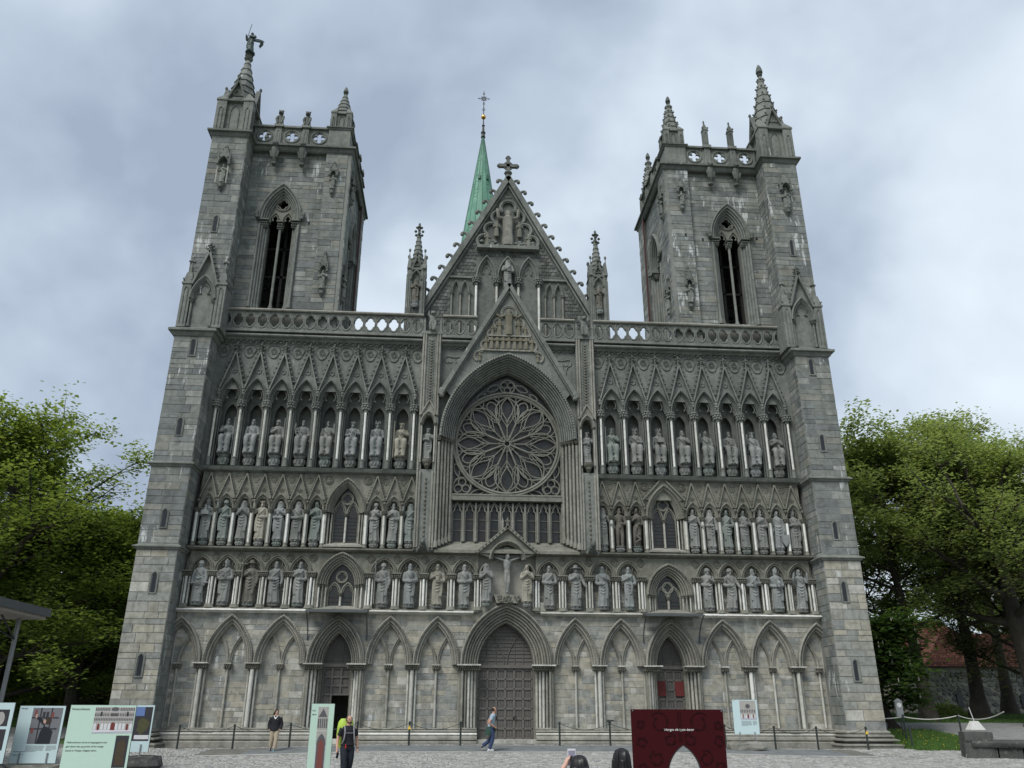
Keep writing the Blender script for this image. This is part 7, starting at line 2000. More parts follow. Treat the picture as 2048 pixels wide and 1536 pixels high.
def house(x0, x1, y0, y1, zb, ze, zr, label, seed, n, hip):
    Hs = empty('stone_house', ((x0 + x1) / 2, (y0 + y1) / 2, zb), label, 'house')
    L = lambda *a: (a[0] - (x0 + x1) / 2, a[1] - (y0 + y1) / 2, a[2] - zb)
    wl = MB().box(x0, x1, y0, y1, zb - 1, ze); wl.v = [L(*v) for v in wl.v]
    W = obj('wall', wl, M_RUBM, Hs)
    ym = (y0 + y1) / 2; e = .35; hx = hip
    a, b, c, d = (x0 - e, y0 - e, ze - .15), (x1 + e, y0 - e, ze - .15), (x0 + hx, ym, zr), (x1, ym, zr)
    rf = MB().add([L(*p) for p in (a, b, d, c, (x0 - e, y1 + e, ze - .15), (x1 + e, y1 + e, ze - .15))], [(0, 1, 2, 3), (4, 5, 2, 3), (0, 3, 4), (1, 5, 2), (0, 1, 5, 4)])
    Rf = obj('roof', rf, M_TILE, Hs, smooth=False)
    tiles(Rf, L(*a), L(*b), L(*c), L(*d), int((x1 - x0) / .28), 16)
    rubble(W, L(x0, 0, 0)[0], L(x1, 0, 0)[0], .0, ze - zb - .2, L(0, y0, 0)[1], n, seed)
    return Hs, W, L
H2, W2, L2_ = house(36.2, 52.0, 29.0, 38.0, 1.2, 4.9, 7.8, 'low stone house with a red tiled hipped roof behind the trees', 51, 230, 4.5)
H1, W1, L1_ = house(31.0, 43.5, 33.0, 42.0, 1.2, 6.6, 9.2, 'taller stone house with faded red roof behind the low house', 52, 150, 1.0)
for x, z in ((38.6, 2.2), (33.4, 2.1), (44.0, 2.2)):
    par, L_ = (W2, L2_) if x > 36.2 else (W1, L1_)
    yy = 28.9 if x > 36.2 else 32.9
    w = MB().prism([(-.22, -.6), (.22, -.6)] + arch(0, .3, .22, .3, 0, 4)[::-1], -.08, .02); o = obj('window', w, M_PANE, par, L_(x, yy, z))

# ------------------------------------------------------------------ things on the square
M_POST = plain('grey_green_iron', (.045, .052, .050), .5, .5, noise=.15)
PX = [(-13.38, 'first'), (-11.2, 'second'), (-8.95, 'third'), (-6.26, 'fourth'), (-4.13, 'fifth'), (-2.02, 'sixth'), (2.1, 'seventh'), (4.22, 'eighth'), (6.48, 'ninth'), (9.12, 'tenth'), (11.26, 'eleventh'), (13.1, 'twelfth'), (15.28, 'thirteenth')]
M_SIGNY = plain('yellow_warning', (.80, .55, .05), .5, noise=.03)
def post_mb(h): return MB().lathe([(.06, -.1), (.06, .02), (.04, .03), (.04, h - .06), (.05, h - .05), (.05, h - .01), (.02, h)], 10).tube([(-.09, 0, h - .09), (.09, 0, h - .09)], .014, 5)
for i, (x, w) in enumerate(PX):
    y = -2.1
    o = inst('post', lambda: post_mb(.92), 'barrier_post', M_POST, None, (x, y, gz(x, y)))
    tag(o, 'dark iron chain post before the facade, %s from the left' % w, 'post', 'chain posts along the facade')
    if i in (4, 12, 7):
        if i != 7: obj('warning_tag', MB().prism([(-.07, 0), (.07, 0), (0, .15)], -.062, -.056), M_SIGNY, o, (0, 0, .62))
        else: obj('lamp_head', MB().prism([(-.14, 0), (.14, .05), (.14, .1), (-.14, .1)], -.08, .08), M_POST, o, (.03, 0, .9))
def chain(p, q, sag, label, mat, r=.014, name='chain', n=22, links=True):
    o = empty(name, p, label, name, 'chains between the posts' if name == 'chain' else None)
    m = MB(); P, Q = Vector((0, 0, 0)), Vector(q) - Vector(p)
    for i in range(n):
        u0, u1 = i / n, (i + 1) / n
        f = lambda u: tuple(P + (Q - P) * u + Vector((0, 0, -4 * sag * u * (1 - u))))
        m.tube([f(u0), f(u1)], r, 5)
    obj('links' if links else 'strand', m if False else MB().tube([tuple(P + (Q - P) * (i / n) + Vector((0, 0, -4 * sag * (i / n) * (1 - i / n)))) for i in range(n + 1)], [r * (1.35 if i % 2 else .75) if links else r for i in range(n + 1)], 5), mat, o)
    return o
for i in range(len(PX) - 1):
    a, b = PX[i][0], PX[i + 1][0]
    if abs(b - a) > 3: continue
    chain((a + .08, -2.1, gz(a, -2.1) + .83), (b - .08, -2.1, gz(b, -2.1) + .83), .22, 'thin dark chain hanging between the %s and %s facade posts' % (PX[i][1], PX[i + 1][1]), M_POST, .011)
# posts and ropes by the lawn
RP = [(17.5, -1.6, .95, 'near the right buttress corner'), (18.9, 1.4, 1.15, 'standing in the lawn'), (20.9, 0.2, 1.30, 'at the right edge of the lawn')]
for x, y, h, w in RP:
    tag(inst('post%.2f' % h, lambda: post_mb(h), 'rope_post', M_POST, None, (x, y, gz(x, y))), 'dark iron rope post %s' % w, 'post', 'rope posts by the lawn')
M_ROPE = plain('pale_rope', (.55, .54, .50), .8)
chain((16.6, 2.0, 1.30), (18.9, 1.4, gz(18.9, 1.4) + 1.05), .16, 'pale rope from the tower corner to the lawn post', M_ROPE, .022, 'rope', links=False)
chain((18.9, 1.4, gz(18.9, 1.4) + 1.05), (20.9, .2, gz(20.9, .2) + 1.22), .14, 'pale rope between the two lawn posts', M_ROPE, .022, 'rope', links=False)
chain((20.9, .2, gz(20.9, .2) + 1.22), (19.95, -4.6, 1.36), .22, 'pale rope from the lawn post to the white barrier foot', M_ROPE, .022, 'rope', links=False)
# clock like meter on a pole
MT = empty('meter_post', (19.4, 2.6, gz(19.4, 2.6)), 'grey information meter with a round white dial on the lawn', 'meter')
obj('pole', MB().lathe([(.03, -.1), (.03, 1.0)], 8), M_POST, MT)
obj('housing', MB().box(-.17, .17, -.07, .07, .95, 1.62).prism([(-.20, 1.62), (.20, 1.62), (0, 1.76)], -.09, .09), plain('meter_grey', (.30, .31, .30), .5), MT)
obj('dial', MB().lathe([(.11, 0), (.11, .02)], 20), plain('dial_white', (.75, .75, .72), .4), MT, (0, -.07, 1.46), (rad(90), 0, 0))

# low wall of dark stone at the right
M_WALLST = stone('dark_granite', [(.060, .060, .058), (.085, .085, .08), (.11, .108, .10)], patch=.5, lichen=.25, bump=.5)
LW = empty('low_wall', (19.5, -6.3, -.4), 'low dark granite wall with rounded coping and taller end block at right', 'wall')
wx = lambda t: 17.35 + t * .985; wy = lambda t: -5.8 - t * .36
ang = math.atan2(-.36, .985)
for i in range(9):
    t = .25 + i * .82
    obj('wall_block', MB().box(0, .80, 0, .7, -.55, .12), M_WALLST, LW, (wx(t) - 19.5, wy(t) + 6.3, .37), (0, 0, ang))
cp = MB(); pf = [(-.10, 0), (-.16, .08), (-.16, .17), (-.10, .24), (.2, .27), (.75, .27), (.8, .2), (.8, 0)]
for t in (.2, 7.6): cp.v += [(wx(t) - 19.5 - a * math.sin(ang), wy(t) + 6.3 + a * math.cos(ang), .49 + b) for a, b in pf]
cp.f += [(i, (i + 1) % 8, 8 + (i + 1) % 8, 8 + i) for i in range(8)] + [tuple(range(8))[::-1], tuple(range(8, 16))]
obj('coping', cp, M_WALLST, LW)
obj('end_block', MB().prismz([(-.05, 0), (.95, 0), (.95, .95), (-.05, .95)], -.35, .66, 1.0).box(-.02, .98, -.03, .98, .66, .98), M_WALLST, LW, (17.35 - 19.5, -5.85 + 6.3, .05), (0, 0, ang))
obj('crack', MB().tube([(-.055, .02, .2), (-.06, .1, -.05), (-.055, .05, -.3)], .012, 4), plain('pale_crack', (.4, .4, .38), .8), LW, (17.35 - 19.5, -5.85 + 6.3, .05))
BF = empty('rope_barrier', (18.15, -5.35, .70), 'white wedge shaped barrier foot with tilted pole on the wall end', 'barrier')
obj('foot', MB().prismz([(-.26, -.16), (.26, -.16), (.26, .16), (-.26, .16)], .36, .66, .45) if False else MB().prismz([(-.30, -.2), (.30, -.2), (.30, .2), (-.30, .2)], 0, .32, .42), plain('dull_white_concrete', (.55, .54, .50), .8, noise=.15), BF)
obj('pole', MB().tube([(.02, 0, .25), (-.10, 0, .82)], .018, 6), M_ROPE, BF)

# flat roofed shelter at the left
SH = empty('shelter', (-19.5, -10.5, gz(-19.5, -10.5)), 'grey flat roofed shelter on slim poles at the left edge', 'shelter')
zs_ = 4.62
obj('roof', MB().box(-3.6, 2.75, -3.5, 2.5, zs_, zs_ + .10), plain('shelter_soffit', (.30, .27, .24), .6), SH)
obj('fascia', MB().box(-3.7, 2.85, -3.6, 2.6, zs_ + .10, zs_ + .36), plain('shelter_fascia', (.085, .095, .10), .5), SH)
for px, py in ((2.05, 2.1), (-2.9, 2.1), (-2.9, -3.0)): obj('pole', MB().tube([(px, py, -.2), (px, py, zs_)], .075, 10), plain('galvanised_%d%d' % (px > 0, py > 0), (.22, .225, .225), .45, .4), SH)
for q in (-1, 1): obj('brace', MB().tube([(2.05, 2.1, 3.9), (2.05 - 1.2 * (q > 0), 2.1 - 1.2 * (q < 0), zs_)], .035, 6), M_POST, SH)
# ------------------------------------------------------------------ display boards
M_MINT = plain('mint_board', (.50, .66, .55), .45, noise=.02)
M_ICE = plain('ice_blue_board', (.53, .66, .66), .45, noise=.02)
M_REDB = plain('dark_red_board', (.042, .0034, .0052), .65, noise=.06, spec=.12)
M_REDD = plain('darker_red_print', (.022, .003, .004), .6, noise=.03, spec=.15)
M_INK = plain('print_black', (.02, .022, .022), .6, noise=.02)
M_PALE = plain('print_white', (.78, .77, .74), .6, noise=.02)
M_STEEL = plain('bracket_steel', (.30, .31, .31), .4, .7)
M_FEDGE = plain('board_edge', (.10, .11, .11), .6)
PR = {k: plain('print_' + k, c, .5, noise=n, nscale=30) for k, c, n in (('stone', (.38, .36, .33), .25), ('snow', (.62, .62, .63), .08), ('door_red', (.16, .03, .025), .1), ('grey_door', (.17, .175, .185), .2), ('coat', (.015, .018, .024), .2), ('hair', (.05, .03, .022), .2), ('skin', (.52, .33, .25), .05),
      ('sky_blue', (.12, .19, .40), .15), ('dark', (.035, .033, .038), .4), ('bush', (.075, .070, .030), .5), ('gold', (.06, .042, .022), .4), ('arcade', (.10, .095, .10), .3), ('lilac', (.42, .40, .47), .15), ('brick', (.20, .06, .05), .1))}
def text(par, s, size, loc, mat, slant=0.0):
    c = bpy.data.curves.new('lettering', 'FONT'); c.body = s; c.size = size; c.extrude = .0006; c.shear = slant
    o = bpy.data.objects.new('lettering', c); COL.objects.link(o)
    dg = bpy.context.evaluated_depsgraph_get(); dg.update()
    me = bpy.data.meshes.new_from_object(o.evaluated_get(dg)); bpy.data.objects.remove(o); bpy.data.curves.remove(c)
    me.materials.clear(); me.materials.append(mat)
    t = bpy.data.objects.new('lettering', me); COL.objects.link(t); t.parent = par; t.location = loc; t.rotation_euler = (rad(90), 0, 0)
    return t
def flat(par, name, poly, y, mat): return obj(name, MB().prism(poly, y - .0015, y), mat, par, smooth=False)
def rect(x0, x1, z0, z1): return [(x0, z0), (x1, z0), (x1, z1), (x0, z1)]
def board(x, y, w, z0, z1, mat, label, rz=0.0, d=.03):
    o = empty('display_board', (x, y, gz(x, y)), label, 'sign', 'display boards on the square', rz)
    g = gz(x, y)
    obj('panel', MB().box(-w / 2, w / 2, 0, d, z0 - g, z1 - g), mat, o); obj('edge', MB().box(-w / 2 - .006, w / 2 + .006, .004, d + .004, z0 - g - .006, z1 - g + .006), M_FEDGE, o)
    return o, g
def lines(par, x0, x1, z, n, dz, h, y, mat):
    m = MB(); R = random.Random(n)
    for i in range(n):
        e = x1 if i < n - 1 else x0 + (x1 - x0) * .6; q = x0
        while q < e - .02:
            l = R.uniform(.015, .05); m.box(q, min(e, q + l), y - .001, y, z - dz * i - h, z - dz * i); q += l + .008
    tag(obj('fine_print', m, mat, par, smooth=False), kind='stuff')
def rock(x, y, w, h, d, label, seed):
    R = random.Random(seed); o = empty('rock', (x, y, gz(x, y) - .04), label, 'rock')
    m = MB(); n = 12; ps = []
    for zz, k in ((0.03, .90), (h * .35, 1.0), (h * .75, .97), (h, .90)):
        for i in range(n):
            a = 2 * PI * i / n; cx_ = max(-1, min(1, 1.35 * math.cos(a))); sy_ = max(-1, min(1, 1.35 * math.sin(a)))
            ps.append((cx_ * w / 2 * k * R.uniform(.93, 1.05), sy_ * d / 2 * k * R.uniform(.9, 1.06), zz + R.uniform(-.03, .03)))
    m.add(ps, [(j * n + i, j * n + (i + 1) % n, (j + 1) * n + (i + 1) % n, (j + 1) * n + i) for j in range(3) for i in range(n)] + [tuple(range(n))[::-1], tuple(range(3 * n, 4 * n))])
    b = obj('boulder', m, M_WALLST if seed % 2 else M_TRIM, o, smooth=False)
    return o
def brackets(o, w, zb, ztop):
    for q in (-.30, .30): obj('bracket', MB().box(q * w - .018, q * w + .018, -.03, .0, zb - .20, zb + ztop).box(q * w - .018, q * w + .018, -.03, .06, zb - .22, zb - .2), M_STEEL, o)
# "Vinnerutkastet": large mint board at the left with a picture of the facade with red doors
o, g = board(-11.92, -14.0, 1.72, -.40, 1.43, M_MINT, 'large mint green board titled Vinnerutkastet with facade picture', rz=.02)
T = 1.43 - g; e = -.004
text(o, 'Vinnerutkastet', .080, (-.83, e, T - .125), M_INK, .15)
X0, X1, Z0, Z1 = -.20, .84, T - .70, T - .05
flat(o, 'picture', rect(X0, X1, Z0, Z1), -.002, PR['stone'])
flat(o, 'picture_snow', rect(X0, X1, Z0, Z0 + .085), -.004, PR['snow'])
flat(o, 'picture_shadow', [(X0, Z0 + .02), (X1, Z0 + .05), (X1, Z0 + .02), (X0, Z0)], -.006, PR['lilac'])
PW = X1 - X0
for i in range(11):
    c = X0 + PW * (i + .5) / 11
    if i in (1, 5, 9): continue
    flat(o, 'picture_arch', [(c - .035, Z0 + .09)] + arch(c, Z0 + .20, .035, .05, 0, 4) + [(c + .035, Z0 + .09)], -.005, PR['snow'])
for i, hw in ((1, .028), (5, .058), (9, .028)):
    c = X0 + PW * (i + .5) / 11
    flat(o, 'picture_door', [(c - hw, Z0 + .075)] + arch(c, Z0 + .20, hw, hw * 1.25, 0, 5) + [(c + hw, Z0 + .075)], -.006, PR['door_red'])
for r_, (zz, hh) in enumerate(((.31, .07), (.42, .08), (.56, .08))):
    for i in range(24):
        c = X0 + PW * (i + .5) / 24
        if r_ > 0 and 9 <= i <= 14: continue
        flat(o, 'picture_niche', rect(c - .012, c + .012, Z0 + zz, Z0 + zz + hh * .9), -.005, PR['arcade'])
    flat(o, 'picture_string', rect(X0, X1, Z0 + zz - .02, Z0 + zz - .012), -.006, PR['snow'])
for i in range(8): flat(o, 'picture_lancet', rect(X0 + PW * (.40 + .026 * i), X0 + PW * (.418 + .026 * i), Z0 + .42, Z0 + .50), -.006, PR['dark'])
flat(o, 'picture_rose', [(X0 + PW * .5 + .10 * math.cos(2 * PI * i / 20), Z0 + .60 + .055 * math.sin(2 * PI * i / 20)) for i in range(20)], -.006, PR['arcade'])
for cc in (.17, .83): flat(o, 'picture_window', [(X0 + PW * cc - .025, Z0 + .42)] + arch(X0 + PW * cc, Z0 + .50, .025, .05, 0, 4) + [(X0 + PW * cc + .025, Z0 + .42)], -.007, PR['dark'])
for i, s in enumerate(('Nidarosdomen må ha et inngangsparti som', 'gjør døren høy og porten vid for mange.', 'Denne er Norges viktigste dører.')):
    text(o, s, .060, (-.80, e, T - .95 - .10 * i), M_INK, .25)
flat(o, 'door_picture', rect(.46, .80, T - 1.55, T - .76), -.002, PR['dark'])
flat(o, 'door_arch', [(.52, T - 1.5)] + arch(.63, T - 1.0, .11, .14, 0, 5) + [(.74, T - 1.5)], -.004, PR['gold'])
for q in (-.8, .8): obj('leg', MB().box(q - .03, q + .03, .03, .07, -.05, T - .05), M_STEEL, o)
# pale blue board with a person pointing at a door
o, g = board(-14.42, -12.0, 1.28, -.12, 1.41, M_ICE, 'pale blue board with a picture of a person pointing at a door', rz=.02)
T = 1.41 - g
text(o, 'Høringen', .05, (-.60, e, T - .085), M_INK, 0)
flat(o, 'picture', rect(-.26, .58, T - 1.02, T - .05), -.002, PR['grey_door'])
for q in (-.02, .28): flat(o, 'picture_stile', rect(q - .02, q + .02, T - 1.02, T - .05), -.004, PR['dark'])
for q in (.32, .62): flat(o, 'picture_rail', rect(-.26, .50, T - q - .02, T - q + .02), -.005, PR['dark'])
for x, z, r_ in ((-.16, .20, 'brick'), (.07, .25, 'dark'), (.17, .25, 'dark'), (.32, .26, 'brick'), (-.18, .68, 'brick')): flat(o, 'picture_plate', rect(x - .035, x + .035, T - z - .06, T - z + .09), -.006, PR[r_])
flat(o, 'picture_person', [(.0, T - 1.02), (.38, T - 1.02), (.40, T - .68), (.26, T - .58), (.16, T - .56), (.0, T - .42), (-.13, T - .33), (-.10, T - .28), (.06, T - .36), (.14, T - .50), (.05, T - .7)], -.007, PR['coat'])
flat(o, 'picture_hand', rect(-.15, -.10, T - .33, T - .22), -.008, PR['skin'])
flat(o, 'picture_head', [(.22 + .10 * math.cos(2 * PI * i / 14), T - .40 + .10 * math.sin(2 * PI * i / 14)) for i in range(14)], -.008, PR['hair'])
flat(o, 'picture_face', [(.13 + .04 * math.cos(2 * PI * i / 10), T - .42 + .055 * math.sin(2 * PI * i / 10)) for i in range(10)], -.009, PR['skin'])
lines(o, -.26, .25, T - 1.07, 6, .028, .012, -.001, M_FEDGE); lines(o, .30, .58, T - 1.07, 5, .028, .012, -.001, M_FEDGE); lines(o, -.58, -.05, T - 1.22, 1, .03, .016, -.001, M_INK); lines(o, -.58, -.25, T - 1.30, 2, .026, .01, -.001, M_FEDGE)
brackets(o, 1.28, .36, .22)
rock(-14.42, -12.0, 1.9, .30, .8, 'flat reddish stone carrying the pale blue board', 4)
# board cut by the left picture edge
o, g = board(-15.55, -12.6, 1.2, -.10, 1.49, M_ICE, 'board with stone carving pictures cut by the left edge', rz=.02)
T = 1.49 - g
flat(o, 'picture', rect(-.5, .50, T - .62, T - .18), -.002, PR['dark']); flat(o, 'picture_figure', [(.28 + .12 * math.cos(2 * PI * i / 16), T - .42 + .18 * math.sin(2 * PI * i / 16)) for i in range(16)], -.004, PR['stone'])
flat(o, 'picture', rect(-.5, .50, T - 1.25, T - .70), -.002, PR['dark'])
brackets(o, 1.2, .36, .22)
rock(-15.65, -12.6, 1.5, .35, .8, 'dark stone carrying the board at the left edge', 5)
# board behind the large one
o, g = board(-12.55, -9.8, 1.2, .08, 1.45, M_ICE, 'pale board with a blue sky picture peeping out behind the mint one', rz=.0)
T = 1.45 - g
flat(o, 'picture', rect(-.3, .56, T - 1.05, T - .05), -.002, PR['dark']); flat(o, 'picture_sky', rect(-.3, .32, T - .32, T - .05), -.004, PR['sky_blue'])
Rb = random.Random(5); flat(o, 'picture_bush', [(.32 + .20 * Rb.uniform(.7, 1.1) * math.cos(2 * PI * i / 26), T - .60 + .26 * Rb.uniform(.7, 1.1) * math.sin(2 * PI * i / 26)) for i in range(26)], -.005, PR['bush']); flat(o, 'picture_snow', rect(.1, .55, T - 1.0, T - .88), -.006, PR['snow'])
brackets(o, 1.2, .46, .25)
rock(-12.35, -9.8, 1.7, .40, .8, 'dark angular stone behind the large mint board', 7)
# narrow mint board
o, g = board(-6.0, -14.0, .62, -.42, 1.49, M_MINT, 'narrow upright mint board with a picture of a red church door', rz=.10, d=.05)
T = 1.49 - g
text(o, 'Nye', .055, (-.285, e, T - .19), M_INK); text(o, 'dører', .055, (-.285, e, T - .29), M_INK)
flat(o, 'picture', rect(-.12, .16, T - 1.9, T - .08), -.002, PR['stone'])
for i in range(5): flat(o, 'picture_niche', rect(-.11 + .055 * i, -.075 + .055 * i, T - .62, T - .38), -.004, PR['arcade'])
flat(o, 'picture_gable', [(-.10, T - .34), (.02, T - .12), (.14, T - .34)], -.004, PR['arcade']); flat(o, 'picture_string', rect(-.12, .16, T - .70, T - .685), -.005, PR['snow'])
flat(o, 'picture_arch', [(-.10, T - 1.85)] + arch(.02, T - 1.02, .12, .26, 0, 7) + [(.14, T - 1.85)], -.004, PR['arcade'])
flat(o, 'picture_door', [(-.055, T - 1.9)] + arch(.02, T - 1.06, .075, .16, 0, 6) + [(.095, T - 1.9)], -.006, PR['brick'])
for q in (-.108, .148): flat(o, 'picture_shaft', rect(q - .008, q + .008, T - 1.9, T - 1.05), -.006, PR['snow'])
# pale board on a stone by the right portal
o, g = board(9.88, -2.7, 1.06, .46, 1.79, M_ICE, 'pale blue board on a stone slab right of the right door', rz=-.02)
T = 1.79 - g
lines(o, -.50, -.36, T - .04, 1, .03, .014, -.001, M_INK)
flat(o, 'picture', rect(-.22, .46, T - .76, T - .03), -.002, PR['stone'])
flat(o, 'picture_rose', [(.12 + .10 * math.cos(2 * PI * i / 16), T - .25 + .09 * math.sin(2 * PI * i / 16)) for i in range(16)], -.004, PR['arcade'])
for i in range(9): flat(o, 'picture_niche', rect(-.20 + .072 * i, -.165 + .072 * i, T - .50, T - .38), -.004, PR['arcade'])
for i in range(9): flat(o, 'picture_arch', [(-.20 + .072 * i, T - .72)] + arch(-.175 + .072 * i, T - .60, .025, .04, 0, 3) + [(-.15 + .072 * i, T - .72)], -.004, PR['snow'])
for i, hw in ((1, .02), (4, .035), (7, .02)): flat(o, 'picture_door', [(-.175 + .072 * i - hw, T - .72)] + arch(-.175 + .072 * i, T - .60, hw, .05, 0, 4) + [(-.175 + .072 * i + hw, T - .72)], -.006, PR['brick'])
flat(o, 'picture_snow', rect(-.22, .46, T - .76, T - .72), -.006, PR['lilac'])
lines(o, -.20, .24, T - .82, 7, .03, .012, -.001, M_FEDGE); lines(o, .28, .46, T - .82, 6, .03, .012, -.001, M_FEDGE)
brackets(o, 1.06, .50, .20)
rock(9.82, -2.7, 1.62, .36, .7, 'long rough grey stone slab under the pale board by the right door', 6)

# dark red board with an arched opening
RBX, RBY = -.335, -30.4
o = empty('red_board', (RBX, RBY, gz(RBX, RBY)), 'dark red board lettered Norges viktigste dorer with a pointed arch cut out', 'sign')
g = gz(RBX, RBY); W_ = .44; T = 1.352 - g; AZ = T - .31
pa = arch(.035, AZ - .26, .155, .26, 0, 10); kk = len(pa) // 2
pm = MB()
pm.prism([(-W_, 0), (-.12, 0)] + pa[:kk + 1] + [(.035, T), (-W_, T)], 0, .025)
pm.prism(([(W_, 0), (.19, 0)] + pa[:kk - 1:-1] + [(.035, T), (W_, T)])[::-1], 0, .025)
obj('panel', pm, M_REDB, o)
obj('arch_edge', MB().tube([(-.12, -.002, 0)] + [(x, -.002, z) for x, z in pa] + [(.19, -.002, 0)], .006, 4), M_INK, o)
text(o, 'Norges viktigste dører', .031, (-.136, -.003, T - .186), M_PALE)
def scroll(cx, cz, r, a0, dirn, leaf=True):
    m = MB(); pts = []
    for i in range(30):
        u = i / 29; a = a0 + dirn * u * 6.6; q = r * (1 - .5 * u); pts.append((cx + q * math.cos(a), -.0022, cz + q * math.sin(a)))
    m.tube(pts, .0036 * (r / .09) ** .5, 4)
    for (x, y, z) in pts[4::6]:
        for k in range(5): m.prism([(x + .017 * math.cos(k * 1.257 + .5 * j) * (1 if j != 1 else .4), z + .017 * math.sin(k * 1.257 + .5 * j) * (1 if j != 1 else .4)) for j in range(3)], -.002, -.0005)
    tag(obj('vine_print', m, M_REDD, o, smooth=False), kind='stuff')
for s in (-1, 1):
    c = .015
    scroll(c + s * .19, T - .115, .095, PI / 2 - s * .9, s); scroll(c + s * .37, T - .135, .04, 0, -s); scroll(c + s * .37, T - .28, .05, 1, s); scroll(c + s * .23, T - .42, .07, 2, -s); scroll(c + s * .10, T - .26, .06, PI / 2, s); scroll(c + s * .36, T - .50, .05, 0, s)
m = MB()
for q in (-.012, .012): m.tube([(.015 + q, -.002, T - .02), (.015 + q * .6, -.002, AZ + .03)], .004, 4)
obj('centre_line_print', m, M_REDD, o)
for q in (-1, 1): obj('screw', MB().lathe([(.006, 0), (.006, .004)], 8), M_STEEL, o, (q * (W_ - .015), -.0, T - .012), (rad(90), 0, 0))
for q in (-.38, .40): obj('leg', MB().box(q - .02, q + .02, .026, .06, -.05, T - .1), M_STEEL, o)

# ------------------------------------------------------------------ people
SKIN = plain('skin', (.48, .27, .19), .5, noise=.05)
SKIN2 = plain('skin_light', (.55, .33, .25), .5, noise=.05)
def remesh(o, v):
    md = o.modifiers.new('body', 'REMESH'); md.mode = 'VOXEL'; md.voxel_size = v; md.use_smooth_shade = True; return o
def person(loc, H, rz, label, J, skin, top, legs, shoes, hair, sleeve, hair_style, extras=None, turn=0.0, shoe2=None, coat=0.0, hands=True):
    """J: joint table in units of body height, facing -y; arms [(elbow),(wrist)] and legs [(knee),(ankle)] for left(-x), right(+x)"""
    P = empty('person', loc, label, 'person', None, rz)
    S = lambda v: tuple(c * H for c in v)
    lx = J.get('lean', (0, 0))
    ch = lambda z: (lx[0] * (z - .5), lx[1] * (z - .5))
    b = MB()
    hd = .128; hx, hy = ch(.87)
    hx += J.get('headx', 0); hy += J.get('heady', 0)
    loft(b, [(.50, .09, .07, *ch(.5)), (.56, .085, .062, *ch(.56)), (.64, .08, .056, *ch(.64)), (.72, .092, .062, *ch(.72)), (.79, .105, .06, *ch(.79)), (.82, .085, .05, *ch(.82)), (.84, .045, .042, *ch(.84)), (.86, .036, .038, hx, hy), (.89, .036, .038, hx, hy)], 16, 0, zfold=0)
    head(b, hx, hy - .004, .868, hd, turn, 0, 0)
    for s, (el, wr), (kn, an) in zip((-1, 1), J['arms'], J['legs']):
        sh = (s * .105 + ch(.8)[0], ch(.8)[1], .80)
        b.tube(smooth([sh, el, wr], 4), [.034, .033, .031, .029, .027, .025, .022, .019, .017], 9)
        d = (Vector(wr) - Vector(el)).normalized()
        if hands:
            pc = Vector(wr) + d * .022
            b.tube([tuple(Vector(wr)), tuple(pc), tuple(pc + d * .022)], [.016, .021, .019], 8, sq=.6)
            n_ = d.cross(Vector((0, 1, 0)))
            n_ = n_.normalized() if n_.length > .1 else Vector((1, 0, 0))
            w_ = d.cross(n_).normalized()
            for f in range(4):
                a = pc + d * .024 + w_ * (.0105 * (f - 1.5)); l = (.030, .036, .034, .026)[f]
                b.tube([tuple(a), tuple(a + d * l * .6 - n_ * s * .003), tuple(a + d * l - n_ * s * .012)], [.0062, .0058, .005], 6)
            b.tube([tuple(Vector(wr) + d * .012 - w_ * .014), tuple(Vector(wr) + d * .030 - w_ * .026), tuple(Vector(wr) + d * .048 - w_ * .028)], [.007, .0065, .0055], 6)
        hp = (s * .055, 0, .52)
        b.tube(smooth([hp, kn, an], 4), [.058, .055, .050, .044, .038, .036, .034, .028, .023], 9)
        b.tube([an, (an[0], an[1] - .02, an[2] - .015)], .022, 7)
    b.v = [S(v) for v in b.v]
    remesh(obj('body', b, skin, P, recalc=True), .0105)
    # top
    c = MB(); k = 1.0 + coat
    loft(c, [(.475 if coat else .49, .108 * k, .085 * k, *ch(.49)), (.52, .108 * k, .084 * k, *ch(.52)), (.60, .10 * k, .075 * k, *ch(.6)), (.70, .108 * k, .076 * k, *ch(.7)), (.78, .122 * k, .073 * k, *ch(.78)), (.815, .105 * k, .062 * k, *ch(.815)), (.838, .062 * k, .054 * k, *ch(.838)), (.846, .046, .048, *ch(.846))], 18, .035, 7, 1.0, zfold=.75)
    for s, (el, wr) in zip((-1, 1), J['arms']):
        sh = (s * .105 + ch(.8)[0], ch(.8)[1], .798)
        if sleeve > 1: pts = smooth([sh, el, wr], 4)[:int(1 + 8 * (sleeve - 1))] if sleeve < 2 else smooth([sh, el, wr], 4)
        else: pts = smooth([sh, tuple(Vector(sh) + (Vector(el) - Vector(sh)) * sleeve)], 4)
        c.tube(pts, [(.048 - .010 * i / max(1, len(pts) - 1)) * k for i in range(len(pts))], 10)
    c.v = [S(v) for v in c.v]
    remesh(obj('shirt' if not coat else 'jacket', c, top, P, recalc=True), .012)
    # trousers
    t = MB()
    loft(t, [(.47, .102, .082, 0, 0), (.52, .104, .083, 0, 0), (.56, .098, .076, *ch(.56))], 16, 0, zfold=0)
    for s, (kn, an) in zip((-1, 1), J['legs']):
        ae = tuple(Vector(an) + (Vector(kn) - Vector(an)).normalized() * .012)
        t.tube(smooth([(s * .052, 0, .52), kn, ae], 5), [.070, .069, .066, .062, .057, .053, .051, .049, .047, .045, .044], 10)
    t.v = [S(v) for v in t.v]
    remesh(obj('trousers', t, legs, P, recalc=True), .012)
